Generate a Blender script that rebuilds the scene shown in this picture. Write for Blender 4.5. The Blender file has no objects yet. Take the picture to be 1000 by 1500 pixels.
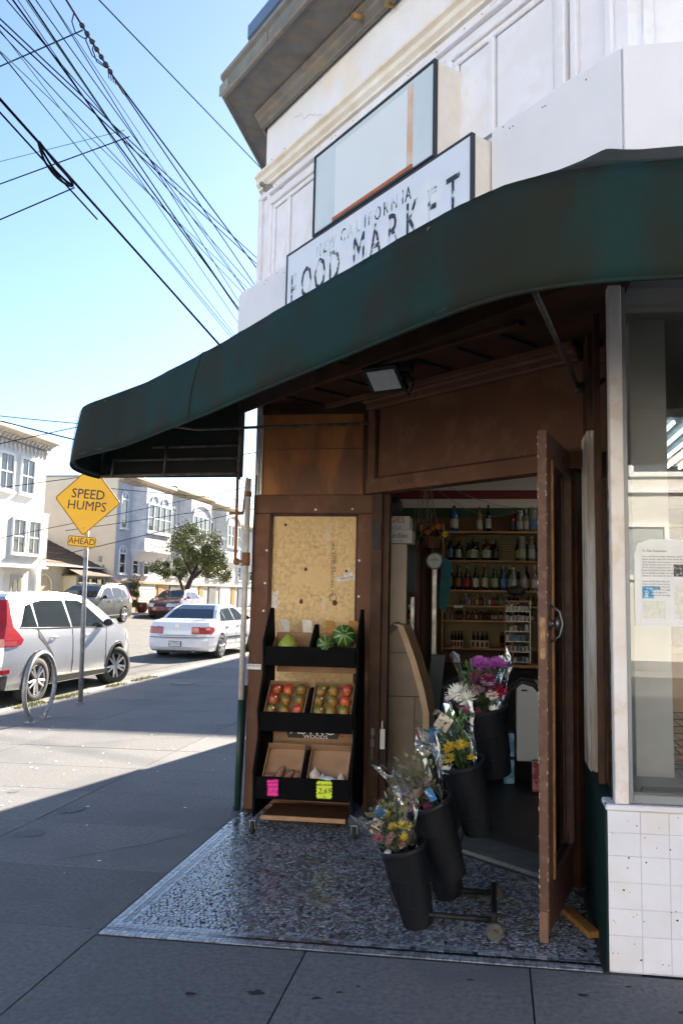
import bpy, bmesh, math, random
from mathutils import Vector, Matrix
random.seed(7)
sc = bpy.context.scene
COL = sc.collection
R_ = math.radians

# ---------------------------------------------------------------- camera
YAW, PITCH, ROLL, HC = -.1342, .1094, .0158, 1.60
_f = Vector((math.sin(YAW)*math.cos(PITCH), math.cos(YAW)*math.cos(PITCH), math.sin(PITCH)))
_r = Vector((math.cos(YAW), -math.sin(YAW), 0))
_u = _r.cross(_f)
_c, _s = math.cos(ROLL), math.sin(ROLL)
CR, CU = _c*_r + _s*_u, -_s*_r + _c*_u
cam = bpy.data.objects.new('camera', bpy.data.cameras.new('camera'))
COL.objects.link(cam); sc.camera = cam
M = Matrix((CR, CU, -_f)).transposed().to_4x4(); M.translation = Vector((0, 0, HC))
cam.matrix_world = M
cam.data.sensor_fit = 'VERTICAL'; cam.data.sensor_height = 36; cam.data.sensor_width = 24
cam.data.lens = 1170/1500*36
cam.data.shift_x = -68/1500; cam.data.shift_y = -8/1500
cam.data.clip_start = .05; cam.data.clip_end = 3000
# ---------------------------------------------------------------- light
SUN_EL, SUN_AZ = R_(30), R_(14)
w = bpy.data.worlds.new('World'); sc.world = w; w.use_nodes = True
nt = w.node_tree
sky = nt.nodes.new('ShaderNodeTexSky'); sky.sky_type = 'NISHITA'; sky.sun_disc = False
sky.sun_elevation = SUN_EL; sky.sun_rotation = SUN_AZ
sky.altitude = 10; sky.air_density = 1.0; sky.dust_density = .5; sky.ozone_density = 3.4
nt.links.new(sky.outputs[0], nt.nodes['Background'].inputs[0])
nt.nodes['Background'].inputs[1].default_value = .058
sl = bpy.data.lights.new('sun', 'SUN'); sl.energy = 5.0; sl.angle = R_(.5); sl.color = (1, .89, .73)
so = bpy.data.objects.new('sun', sl); COL.objects.link(so)
sdir = Vector((math.sin(SUN_AZ)*math.cos(SUN_EL), math.cos(SUN_AZ)*math.cos(SUN_EL), math.sin(SUN_EL)))
so.rotation_euler = sdir.to_track_quat('Z', 'Y').to_euler(); so.location = (5, 20, 30)
sc.view_settings.view_transform = 'Standard'; sc.view_settings.look = 'None'
sc.view_settings.exposure = 2.3; sc.view_settings.gamma = 1
sc.view_settings.use_curve_mapping = False
sc.render.engine = 'CYCLES'
sc.cycles.max_bounces = 8; sc.cycles.diffuse_bounces = 4; sc.cycles.transparent_max_bounces = 16
sc.cycles.use_denoising = True

# ---------------------------------------------------------------- helpers
def V(*a): return Vector(a)
class G:
    def __init__(s): s.v = []; s.f = []; s.m = []; s.c = []
    def add(s, vs, fs, m=0, col=None):
        o = len(s.v); s.v += [tuple(v) for v in vs]
        for f in fs: s.f.append(tuple(o+i for i in f)); s.m.append(m); s.c.append(col)
        return s
    def ob(s, o, a, b, c, m=0, col=None):      # parallelepiped from corner o and three edge vectors
        o, a, b, c = Vector(o), Vector(a), Vector(b), Vector(c)
        vs = [o, o+a, o+a+b, o+b, o+c, o+a+c, o+a+b+c, o+b+c]
        fs = [(0,3,2,1),(4,5,6,7),(0,1,5,4),(1,2,6,5),(2,3,7,6),(3,0,4,7)]
        if a.cross(b).dot(c) < 0: fs = [tuple(reversed(f)) for f in fs]
        return s.add(vs, fs, m, col)
    def box(s, x0, y0, z0, x1, y1, z1, m=0, col=None):
        return s.ob((x0,y0,z0), (x1-x0,0,0), (0,y1-y0,0), (0,0,z1-z0), m, col)
    def cbox(s, c, d, rz=0, m=0, col=None, mat=None):
        Mx = (mat or Matrix.Rotation(rz, 3, 'Z')).to_3x3()
        a, b, e = Mx@V(d[0],0,0), Mx@V(0,d[1],0), Mx@V(0,0,d[2])
        return s.ob(Vector(c)-(a+b+e)/2, a, b, e, m, col)
    def quad(s, a, b, c, d, m=0, col=None): return s.add([a,b,c,d], [(0,1,2,3)], m, col)
    def tube(s, pts, r, n=8, closed=False, m=0, caps=True, col=None):
        pts = [Vector(p) for p in pts]; N = len(pts); rr = r if isinstance(r, (list,tuple)) else [r]*N
        vs = []; prev = None
        for i, p in enumerate(pts):
            a = pts[i-1] if (i > 0 or closed) else p
            b = pts[(i+1) % N] if (i < N-1 or closed) else p
            t = (b-a).normalized()
            if prev is None:
                q = Vector((0,0,1)) if abs(t.z) < .9 else Vector((1,0,0))
                e1 = t.cross(q).normalized()
            else:
                e1 = (prev - t*prev.dot(t)).normalized()
            prev = e1; e2 = t.cross(e1)
            for k in range(n):
                an = 2*math.pi*k/n
                vs.append(p + rr[i]*(math.cos(an)*e1 + math.sin(an)*e2))
        fs = []
        for i in range(N if closed else N-1):
            for k in range(n):
                j = (i+1) % N
                fs.append((i*n+k, i*n+(k+1)%n, j*n+(k+1)%n, j*n+k))
        if caps and not closed:
            fs.append(tuple(range(n-1,-1,-1))); fs.append(tuple((N-1)*n+k for k in range(n)))
        return s.add(vs, fs, m, col)
    def lathe(s, prof, n=16, mat=None, m=0, sx=1, sy=1, caps=True, col=None):
        mat = mat or Matrix(); vs = []
        for r, z in prof:
            for k in range(n):
                an = 2*math.pi*k/n; vs.append(mat@V(r*math.cos(an)*sx, r*math.sin(an)*sy, z))
        fs = []
        for i in range(len(prof)-1):
            for k in range(n): fs.append((i*n+k, i*n+(k+1)%n, (i+1)*n+(k+1)%n, (i+1)*n+k))
        if caps:
            fs.append(tuple(range(n-1,-1,-1))); fs.append(tuple((len(prof)-1)*n+k for k in range(n)))
        return s.add(vs, fs, m, col)
    def prism(s, poly, d, m=0, col=None):      # planar polygon of 3d points pushed by vector d
        poly = [Vector(p) for p in poly]; d = Vector(d); n = len(poly)
        nrm = Vector((0,0,0))
        for i in range(n): nrm += poly[i].cross(poly[(i+1)%n])
        if nrm.dot(d) > 0: poly = poly[::-1]
        vs = poly+[p+d for p in poly]
        fs = [tuple(range(n)), tuple(range(2*n-1, n-1, -1))]
        for i in range(n): fs.append((i, i+n, (i+1)%n+n, (i+1)%n))
        return s.add(vs, fs, m, col)
    def ball(s, c, r, n=10, k=7, sc_=(1,1,1), m=0, mat=None, jit=0, col=None):
        vs = []; mat = (mat or Matrix()).to_3x3()
        for i in range(1, k):
            ph = math.pi*i/k
            for j in range(n):
                th = 2*math.pi*j/n; q = r*(1+random.uniform(-jit, jit))
                vs.append(Vector(c)+mat@V(q*math.sin(ph)*math.cos(th)*sc_[0], q*math.sin(ph)*math.sin(th)*sc_[1], q*math.cos(ph)*sc_[2]))
        vs.append(Vector(c)+mat@V(0,0,r*sc_[2])); vs.append(Vector(c)+mat@V(0,0,-r*sc_[2]))
        T, B = len(vs)-2, len(vs)-1; fs = []
        for j in range(n):
            fs.append((T, j, (j+1)%n)); fs.append((B, (k-2)*n+(j+1)%n, (k-2)*n+j))
        for i in range(k-2):
            for j in range(n): fs.append((i*n+j, (i+1)*n+j, (i+1)*n+(j+1)%n, i*n+(j+1)%n))
        return s.add(vs, fs, m, col)

ORG = {}
def props(o, label=None, cat=None, group=None, kind=None):
    if label: o['label'] = label
    if cat: o['category'] = cat
    if group: o['group'] = group
    if kind: o['kind'] = kind
    return o
def thing(name, label, cat, loc=(0,0,0), group=None, kind=None):
    o = bpy.data.objects.new(name, None); COL.objects.link(o); o.location = loc; o.empty_display_size = .1
    ORG[o.name] = Vector(loc); return props(o, label, cat, group, kind)
def mesh(name, g, mats, parent=None, smooth=False, bev=0, org=None, label=None, cat=None, group=None, kind=None, seg=1):
    """one mesh object; vertices are given in world coordinates (or in the parent's own frame when the parent sits at the origin)"""
    if parent is not None: og = ORG[parent.name]
    else: og = Vector(org) if org else Vector((0,0,0))
    me = bpy.data.meshes.new(name)
    me.from_pydata([(x-og.x, y-og.y, z-og.z) for x, y, z in g.v], [], g.f)
    mats = mats if isinstance(mats, (list, tuple)) else [mats]
    for m in mats: me.materials.append(m)
    if any(g.m): me.polygons.foreach_set('material_index', g.m)
    if smooth: me.polygons.foreach_set('use_smooth', [True]*len(g.f))
    if g.c and any(c is not None for c in g.c):
        ca = me.color_attributes.new('col', 'FLOAT_COLOR', 'CORNER'); arr = []
        for f, c in zip(g.f, g.c):
            c = c or (.5,.5,.5); arr += [c[0], c[1], c[2], 1.0]*len(f)
        ca.data.foreach_set('color', arr)
    me.update()
    o = bpy.data.objects.new(name, me); COL.objects.link(o)
    if parent is not None: o.parent = parent; ORG[o.name] = og
    else: o.location = og; ORG[o.name] = og
    if bev:
        b = o.modifiers.new('bevel', 'BEVEL'); b.width = bev; b.segments = seg; b.limit_method = 'ANGLE'; b.angle_limit = R_(40)
        b.harden_normals = False
    if smooth == 'auto' or smooth:
        pass
    return props(o, label, cat, group, kind)
def copy_tree(o, loc=None, rz=None, parent=None, label=None, scale=None):
    c = o.copy(); COL.objects.link(c)
    ORG[c.name] = ORG.get(o.name, Vector((0,0,0)))
    if parent is not None: c.parent = parent
    for ch in [q for q in list(o.children)]: copy_tree(ch, parent=c)
    if loc is not None: c.location = loc
    if rz is not None: c.rotation_euler = rz if isinstance(rz, (tuple, list)) else (0,0,rz)
    if scale is not None: c.scale = scale if isinstance(scale, (tuple,list)) else (scale,)*3
    if label: c['label'] = label
    return c
ORDN = ['first','second','third','fourth','fifth','sixth','seventh','eighth','ninth','tenth','eleventh','twelfth','thirteenth','fourteenth','fifteenth','sixteenth','seventeenth','eighteenth','nineteenth','twentieth','twenty-first','twenty-second','twenty-third','twenty-fourth']

def textg(body, size, org, xd, yd, ext=.0015, g=None, m=0, sx=1, sh=0, off=0, align='CENTER', res=2):
    cu = bpy.data.curves.new('t', 'FONT'); cu.body = body; cu.size = 1; cu.align_x = align; cu.align_y = 'CENTER'
    cu.resolution_u = res; cu.offset = off; cu.shear = sh; cu.extrude = .001
    o = bpy.data.objects.new('t', cu); COL.objects.link(o)
    bpy.context.view_layer.update()
    dg = bpy.context.evaluated_depsgraph_get(); me = bpy.data.meshes.new_from_object(o.evaluated_get(dg))
    xd, yd = Vector(xd).normalized(), Vector(yd).normalized(); nd = xd.cross(yd); org = Vector(org)
    g = g or G()
    vs = [org + xd*(v.co.x*size*sx) + yd*(v.co.y*size) + nd*(ext if v.co.z > 0 else 0) for v in me.vertices]
    g.add(vs, [tuple(p.vertices) for p in me.polygons], m)
    bpy.data.objects.remove(o); bpy.data.curves.remove(cu); bpy.data.meshes.remove(me)
    return g

# ---------------------------------------------------------------- materials
MATS = {}
def mat(name, c, rough=.6, metal=0, c2=None, scale=8, amt=1, bump=0, bscale=None, spec=.5, emis=None, es=1, detail=6, lo=.35, hi=.65, stretch=None, rnd=0, trans=0, coat=0, alpha=None, c3=None, s3=2, attr=None, rvar=0, sheen=0):
    if name in MATS: return MATS[name]
    m = bpy.data.materials.new(name); m.use_nodes = True; n = m.node_tree; b = n.nodes['Principled BSDF']; L = n.links.new
    b.inputs['Roughness'].default_value = rough; b.inputs['Metallic'].default_value = metal
    b.inputs['Specular IOR Level'].default_value = spec
    b.inputs['Transmission Weight'].default_value = trans; b.inputs['Coat Weight'].default_value = coat
    b.inputs['Coat Roughness'].default_value = .05
    tc = n.nodes.new('ShaderNodeTexCoord'); mp = n.nodes.new('ShaderNodeMapping'); L(tc.outputs['Object'], mp.inputs[0])
    if stretch: mp.inputs['Scale'].default_value = stretch
    def noise(s, d=detail):
        q = n.nodes.new('ShaderNodeTexNoise'); q.inputs['Scale'].default_value = s; q.inputs['Detail'].default_value = d
        q.inputs['Roughness'].default_value = .6; L(mp.outputs[0], q.inputs[0]); return q
    def rng(src, a, z, o0=0, o1=1):
        q = n.nodes.new('ShaderNodeMapRange'); q.inputs[1].default_value = a; q.inputs[2].default_value = z
        q.inputs[3].default_value = o0; q.inputs[4].default_value = o1; L(src, q.inputs[0]); return q.outputs[0]
    def mix(f, a, z, bt='MIX'):
        q = n.nodes.new('ShaderNodeMix'); q.data_type = 'RGBA'; q.blend_type = bt
        if isinstance(f, float) or isinstance(f, int): q.inputs[0].default_value = f
        else: L(f, q.inputs[0])
        for i, v in ((6, a), (7, z)):
            if isinstance(v, tuple): q.inputs[i].default_value = (*v[:3], 1)
            else: L(v, q.inputs[i])
        return q.outputs[2]
    cur = tuple(c)
    if attr:
        q = n.nodes.new('ShaderNodeAttribute'); q.attribute_name = attr; cur = q.outputs['Color']
    if c2 is not None:
        q = noise(scale); f = rng(q.outputs['Fac'], lo, hi, 0, amt); cur = mix(f, cur, tuple(c2))
        if rvar: L(rng(q.outputs['Fac'], lo, hi, rough, rough+rvar), b.inputs['Roughness'])
    if c3 is not None:
        q = noise(s3, 3); f = rng(q.outputs['Fac'], .5, .62, 0, .8); cur = mix(f, cur, tuple(c3))
    if rnd:
        oi = n.nodes.new('ShaderNodeObjectInfo'); f = rng(oi.outputs['Random'], 0, 1, 1-rnd, 1+rnd)
        hv = n.nodes.new('ShaderNodeHueSaturation'); L(f, hv.inputs['Value'])
        if isinstance(cur, tuple): hv.inputs['Color'].default_value = (*cur, 1)
        else: L(cur, hv.inputs['Color'])
        cur = hv.outputs[0]
    if isinstance(cur, tuple): b.inputs['Base Color'].default_value = (*cur, 1)
    else: L(cur, b.inputs['Base Color'])
    if bump:
        q = noise(bscale or scale*4); bp = n.nodes.new('ShaderNodeBump'); bp.inputs['Strength'].default_value = min(1, bump); bp.inputs['Distance'].default_value = .004*max(1, bump)
        L(q.outputs['Fac'], bp.inputs['Height']); L(bp.outputs[0], b.inputs['Normal'])
    if emis:
        b.inputs['Emission Color'].default_value = (*emis, 1); b.inputs['Emission Strength'].default_value = es
    MATS[name] = m; return m
def glassmat(name, tint=(1,1,1), rough=0.0, refl=1.0, dirt=0):
    m = bpy.data.materials.new(name); m.use_nodes = True; n = m.node_tree; n.nodes.clear(); L = n.links.new
    out = n.nodes.new('ShaderNodeOutputMaterial'); mx = n.nodes.new('ShaderNodeMixShader')
    tr = n.nodes.new('ShaderNodeBsdfTransparent'); tr.inputs[0].default_value = (*tint, 1)
    gl = n.nodes.new('ShaderNodeBsdfGlossy'); gl.inputs['Roughness'].default_value = rough; gl.inputs[0].default_value = (1,1,1,1)
    fr = n.nodes.new('ShaderNodeFresnel'); fr.inputs[0].default_value = 1.52
    mu = n.nodes.new('ShaderNodeMath'); mu.operation = 'MULTIPLY'; mu.inputs[1].default_value = refl; mu.use_clamp = True
    L(fr.outputs[0], mu.inputs[0]); L(mu.outputs[0], mx.inputs[0]); L(tr.outputs[0], mx.inputs[1]); L(gl.outputs[0], mx.inputs[2])
    res = mx.outputs[0]
    if dirt:
        m2 = n.nodes.new('ShaderNodeMixShader'); df = n.nodes.new('ShaderNodeBsdfDiffuse'); df.inputs[0].default_value = (.6,.58,.54,1)
        no = n.nodes.new('ShaderNodeTexNoise'); no.inputs['Scale'].default_value = 3; no.inputs['Detail'].default_value = 8
        tc = n.nodes.new('ShaderNodeTexCoord'); L(tc.outputs['Object'], no.inputs[0])
        mr = n.nodes.new('ShaderNodeMapRange'); mr.inputs[1].default_value = .4; mr.inputs[2].default_value = .8; mr.inputs[4].default_value = dirt
        L(no.outputs['Fac'], mr.inputs[0]); L(mr.outputs[0], m2.inputs[0]); L(res, m2.inputs[1]); L(df.outputs[0], m2.inputs[2]); res = m2.outputs[0]
    L(res, out.inputs[0]); return m
# ================================================================ materials used in many places
CONC = mat('concrete_walk', (.215,.212,.210), .85, spec=.2, c2=(.105,.110,.120), scale=38, lo=.30, hi=.72, detail=12, bump=.9, bscale=170, c3=(.135,.138,.145), s3=1.3, rnd=.10, rvar=-.1)
ASPH = mat('asphalt', (.11,.108,.105), .85, spec=.2, c2=(.15,.146,.14), scale=3, bump=.8, bscale=90)
KERB = mat('kerb_stone', (.27,.25,.22), .85, c2=(.16,.15,.13), scale=6, bump=.4, bscale=60)
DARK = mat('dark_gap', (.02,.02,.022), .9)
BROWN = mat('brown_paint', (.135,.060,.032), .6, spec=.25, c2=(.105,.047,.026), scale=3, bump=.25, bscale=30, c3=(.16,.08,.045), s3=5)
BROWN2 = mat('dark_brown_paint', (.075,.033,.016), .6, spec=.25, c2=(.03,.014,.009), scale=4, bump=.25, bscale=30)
BROWNW = mat('worn_brown_paint', (.125,.062,.043), .5, c2=(.085,.042,.03), scale=4, bump=.4, bscale=45, c3=(.15,.085,.062), s3=22, spec=.3)
WHITEW = mat('old_white_paint', (.79,.80,.86), .6, c2=(.73,.72,.76), scale=2.5, bump=.5, bscale=40, c3=(.73,.71,.73), s3=7, detail=12)
STUC = mat('white_stucco', (.80,.82,.88), .9, c2=(.75,.75,.79), scale=3, bump=1.2, bscale=45, c3=(.80,.70,.60), s3=1.4)
FASC = mat('white_fascia', (.72,.73,.77), .45, c2=(.66,.66,.70), scale=1.5, bump=.1)
GREYP = mat('weathered_grey_paint', (.22,.215,.21), .75, c2=(.16,.155,.15), scale=6, bump=.6, bscale=50, c3=(.25,.21,.17), s3=7)
RUST = mat('rust', (.28,.13,.06), .85, c2=(.16,.07,.035), scale=14, bump=.5)
METAL = mat('galvanised_steel', (.36,.37,.38), .5, .7, c2=(.24,.25,.26), scale=18, rvar=.2)
ALU = mat('aluminium', (.62,.61,.60), .35, .7, c2=(.5,.48,.46), scale=12, rvar=.2)
BLACKM = mat('black_metal', (.008,.008,.009), .5, spec=.25, c2=(.02,.02,.02), scale=20)
BLACKP = mat('black_plastic', (.016,.017,.02), .42, c2=(.03,.031,.035), scale=9, rvar=.2, bump=.15)
RUB = mat('rubber', (.02,.02,.02), .8, c2=(.03,.03,.03), scale=20)
BLKW = mat('black_painted_wood', (.003,.003,.004), .7, c2=(.005,.005,.006), scale=10, bump=.2, spec=.06)
CARD = mat('cardboard', (.36,.22,.125), .85, c2=(.27,.16,.09), scale=6, bump=.2, bscale=40, rnd=.1)
GREEN = mat('dark_green_paint', (.006,.02,.019), .6, spec=.2, c2=(.01,.032,.03), scale=4, bump=.3)
PLY = mat('plywood', (.42,.17,.04), .6, c2=(.24,.085,.02), scale=2.2, stretch=(1.2,1,.45), bump=.2, c3=(.09,.035,.014), s3=2.4)
PBOARD = mat('strand_board', (.68,.49,.25), .75, c2=(.52,.35,.16), scale=34, bump=.5, bscale=60, c3=(.66,.46,.23), s3=5, lo=.4, hi=.6)
GLASS = glassmat('window_glass', (.94,.96,.96), 0, 1.9, dirt=.07)
GLASS_D = glassmat('door_glass', (.9,.93,.92), .02, 1.6)
INKB = mat('black_print', (.015,.015,.018), .6)
WHP = mat('white_print', (.8,.8,.8), .6)

# ================================================================ ground
g = G(); g.quad((-90,-60,-.16),(120,-60,-.16),(120,400,-.16),(-90,400,-.16))
mesh('ground', g, mat('ground_earth', (.12,.115,.1), .95, c2=(.08,.08,.07), scale=.6), kind='structure')
# side street: rises a little towards its far kerb
g = G()
for y0, y1 in ((-6.0,420),): 
    g.quad((-18.3,y0,.16),(-6.5,y0,-.13),(-6.5,y1,-.13),(-18.3,y1,.16))
mesh('side_road', g, ASPH, kind='structure')
g = G(); g.quad((-90,-11,-.132),(120,-11,-.132),(120,-1.2,-.132),(-90,-1.2,-.132))
mesh('front_road', g, ASPH, kind='structure')
g = G(); g.box(-90,-60,-.15,120,-11,.0)
mesh('opposite_pavement', g, mat('pale_concrete', (.3,.29,.27), .85, c2=(.22,.215,.2), scale=2), kind='structure')
g = G(); g.box(-21.2,-1.3,-.1,-18.3,420,.30); g.box(-90,-1.3,-.1,-21.2,420,.27)
mesh('far_pavement', g, MATS['pale_concrete'], kind='structure')
# near pavement, slab by slab
walk = thing('pavement', None, None, (0,0,0), kind='structure')
g = G(); g.box(-6.36,-1.05,-.15,60,420,-.006); mesh('bedding', g, DARK, walk)
xs_ = [-6.36,-4.83,-3.17,-1.845]; ys_ = [-1.0,-.2,.6,1.4,2.2,2.97,3.77,4.56,5.39,6.24,7.06,7.9,8.75,9.6,10.5,11.4,12.3,13.3,14.3,15.3,16.4,17.6,18.8,20,22,25,29,34,40,60,100,420]
xf_ = [-1.845,-.84,.15,1.14,2.15,3.2,4.3,6,9,14,24,60]
def slab(x0,y0,x1,y1):
    q = G(); e = .004; t = random.uniform(-.0015,.0012)
    q.box(x0+e, y0+e, -.05, x1-e, y1-e, t); mesh('slab', q, CONC, walk)
for i in range(3):
    for j in range(len(ys_)-1):
        slab(xs_[i], ys_[j], xs_[i+1], ys_[j+1])
yf = [-1.0,.35,1.7,2.7,3.71]
for i in range(len(xf_)-1):
    for j in range(4): slab(xf_[i], yf[j], xf_[i+1], yf[j+1])
g = G()
yy = -.9
kerb = thing('kerb', None, None, (0,0,0), kind='structure')
while yy < 60:
    q = G(); L_ = 2.4; q.box(-6.52, yy+.006, -.2, -6.36, yy+L_-.006, .004); mesh('kerbstone', q, KERB, kerb, bev=.015); yy += L_
q = G(); q.box(-6.52, 60, -.2, -6.36, 420, .004); q.box(-6.52,-1.15,-.2,60,-.99,.004); mesh('kerb_run', q, KERB, kerb)
q = G(); q.box(-18.46,-1,-.2,-18.3,420,.31); mesh('far_kerb', q, KERB, kind='structure', bev=.015)
# white line / pale concrete gutter strip
q = G(); q.quad((-6.95,-1,-.115),(-6.52,-1,-.126),(-6.52,420,-.126),(-6.95,420,-.115))
mesh('gutter_strip', q, MATS['pale_concrete'], kind='structure')
# grass in the kerb joint
q = G(); rg = random.Random(5)
for i in range(2600):
    y = 9.6 + 5.5*rg.random()**1.2; x = -6.34 + rg.gauss(0,.035) + (.0 if rg.random()<.8 else rg.uniform(0,.12))
    if math.sin(y*5)+math.sin(y*2.3+1)*.8 < -.35+rg.random()*.6: continue
    h = rg.uniform(.015,.06); a = rg.uniform(0,6.28); dx, dy = .006*math.cos(a), .006*math.sin(a)
    q.add([(x-dx,y-dy,0),(x+dx,y+dy,0),(x+rg.gauss(0,.02),y+rg.gauss(0,.02),h)], [(0,1,2)])
mesh('grass', q, mat('kerb_grass', (.16,.2,.04), .7, c2=(.3,.27,.08), scale=20), label='yellow green grass tufts growing along the kerb behind the sign pole', cat='grass', kind='stuff')
# white stains and gum spots on the pavement
q = G(); rg = random.Random(11)
for i in range(70):
    x, y = rg.uniform(-5.8,-1.95), rg.uniform(4.2,9); r = rg.uniform(.004,.014)
    q.add([(x+r*math.cos(a)*rg.uniform(.7,1.3), y+r*math.sin(a)*rg.uniform(.7,1.3), .0035) for a in [k*math.pi/4 for k in range(8)]], [tuple(range(8))])
mesh('paint_specks', q, WHP, walk, kind='stuff')
q = G()
for x, y, r in ((-.62,3.36,.016),(-.55,3.42,.012),(-.7,3.3,.02),(.72,3.42,.018),(-1.2,3.25,.02),(-.95,3.3,.03),(.35,3.5,.02),(.55,3.6,.014),(-.1,3.55,.013)):
    q.add([(x+r*math.cos(a)*rg.uniform(.5,1.5), y+r*.75*math.sin(a)*rg.uniform(.5,1.4), .0035) for a in [k*math.pi/7 for k in range(14)]], [tuple(range(10))])
mesh('gum_spots', q, DARK, walk, kind='stuff')
rg = random.Random(44)
def crack(pts, w_=.0025):
    g = G(); P_ = [V(*p) for p in pts]; out = []
    for a_, b_ in zip(P_[:-1], P_[1:]):
        for k in range(8): out.append(a_.lerp(b_, k/8)+V(rg.gauss(0,.008),rg.gauss(0,.008),0))
    out.append(P_[-1])
    for a_, b_ in zip(out[:-1], out[1:]):
        d = (b_-a_).normalized(); n_ = V(-d.y,d.x,0)*w_*rg.uniform(.5,1.5); g.add([a_-n_, b_-n_, b_+n_, a_+n_], [(0,1,2,3)])
    g.v = [(x,y,.0036) for x,y,z in g.v]; return g
for pts in (((-2.6,4.6),(-2.2,5.0),(-1.95,5.35)),((-4.3,7.95),(-3.8,8.4),(-3.2,8.7)),((-5.6,10.6),(-5.1,11.2),(-4.9,12.2))):
    mesh('crack', crack([(a_,b_,0) for a_,b_ in pts]), DARK, walk)
# darker damp patches and dried drips on the slabs
for k in range(10):
    x, y = (rg.uniform(-4.6,-1.95), rg.uniform(3.9,8)) if k < 14 else (rg.uniform(-1.8,1.2), rg.uniform(2.9,3.65)); r = rg.uniform(.03,.13); q = G()
    q.add([(x+r*math.cos(a)*rg.uniform(.6,1.3), y+r*math.sin(a)*rg.uniform(.6,1.3), .0030+.00002*k) for a in [j*math.pi/9 for j in range(18)]], [tuple(range(18))])
    mesh('stain', q, mat('pavement_stain',(.105,.108,.115),.8,c2=(.16,.163,.17),scale=38,spec=.2), walk)
# utility cover rings on the pavement
for (x, y, r) in ((-5.37,13.6,.22),(-4.9,17.5,.22)):
    q = G(); q.lathe([(r,.004),(r,.009),(r-.03,.009)], 28, Matrix.Translation((x,y,0)), caps=False); q.lathe([(r-.04,.004),(r-.04,.0075),(.0,.0075)], 28, Matrix.Translation((x,y,0)), caps=False)
    mesh('utility_cover', q, mat('iron_cover',(.10,.10,.10),.6), walk)

# ================================================================ mosaic entrance floor
mos = thing('mosaic_floor', None, None, (-1.84,3.73,0), kind='structure')
q = G(); q.add([(-1.845,3.71,.0),(.62,3.71,.0),(.62,5.6,.0),(-.4,5.95,.0),(-1.845,5.95,.0)], [(0,1,2,3,4)])
mesh('mortar', q, mat('mortar', (.035,.04,.05), .7, c2=(.06,.06,.06), scale=30, bump=.3), mos)
rg = random.Random(3)
def tcol():
    r = rg.random()
    if r < .60: b = rg.uniform(.17,.36); return (b*.84,b*.97,b*1.14)
    if r < .90: b = rg.uniform(.10,.18); return (b*.88,b*.97,b*1.10)
    if r < .95: return (rg.uniform(.14,.20), rg.uniform(.11,.14), rg.uniform(.12,.15))
    if r < .985: return (rg.uniform(.04,.06),)*3
    return (.2,.17,.1)
def tess(q, cx, cy, a, sx, sy, col, h=.0045):
    ca, sa = math.cos(a), math.sin(a); j = .12
    P = []
    for ux, uy in ((-1,-1),(1,-1),(1,1),(-1,1)):
        x = ux*sx/2*(1+rg.uniform(-j,j)); y = uy*sy/2*(1+rg.uniform(-j,j)); P.append((cx+x*ca-y*sa, cy+x*sa+y*ca))
    z = h + rg.uniform(-.0007,.0007); t1, t2 = rg.uniform(-.0006,.0006), rg.uniform(-.0006,.0006)
    vs = [(p[0],p[1],0) for p in P] + [(P[0][0],P[0][1],z+t1),(P[1][0],P[1][1],z+t2),(P[2][0],P[2][1],z-t1),(P[3][0],P[3][1],z-t2)]
    q.add(vs, [(4,5,6,7),(0,1,5,4),(1,2,6,5),(2,3,7,6),(3,0,4,7)], 0, col)
TESS = mat('mosaic_stone', (.3,.3,.3), .19, spec=.6, attr='col', c2=(.06,.065,.07), scale=1.2, lo=.45, hi=.75, amt=.45, bump=.2, bscale=80)
q = G(); p = .0205; field = G()
x0, x1, y0, y1 = -1.735, .45, 3.84, 5.93
def inside(x, y):
    if x < x0 or y < y0 or y > y1: return False
    if x > .46: return False
    # behind the threshold line / pillar
    d = (x+.61)*.636 + (y-5.54)*.771   # distance past the threshold
    if x > -.86 and d > -.03: return False
    return True
ny = int((y1-y0)/p)+6; nx = int((x1-x0)/p)+6
for j in range(-3, ny):
    for i in range(-3, nx):
        gx = x0 + (i+.5*(j%2)*.6)*p + rg.gauss(0,.0030); gy = y0 + j*p + rg.gauss(0,.0026)
        wv = .018*math.sin(gx*5.5+gy*1.3) + .014*math.sin(gx*11-gy*3.1+1); wx = .014*math.sin(gy*7+gx*2)
        X, Y = gx+wx, gy+wv
        if not inside(X, Y): continue
        if rg.random() < .012: continue
        a = .12*math.cos(gx*5.5+gy*1.3)+.15*math.cos(gx*11-gy*3.1+1)+rg.gauss(0,.11)
        tess(field, X, Y, a, .0182*rg.uniform(.78,1.04), .0176*rg.uniform(.8,1.04), tcol())
mesh('field_tesserae', field, TESS, mos, kind='stuff')
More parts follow.
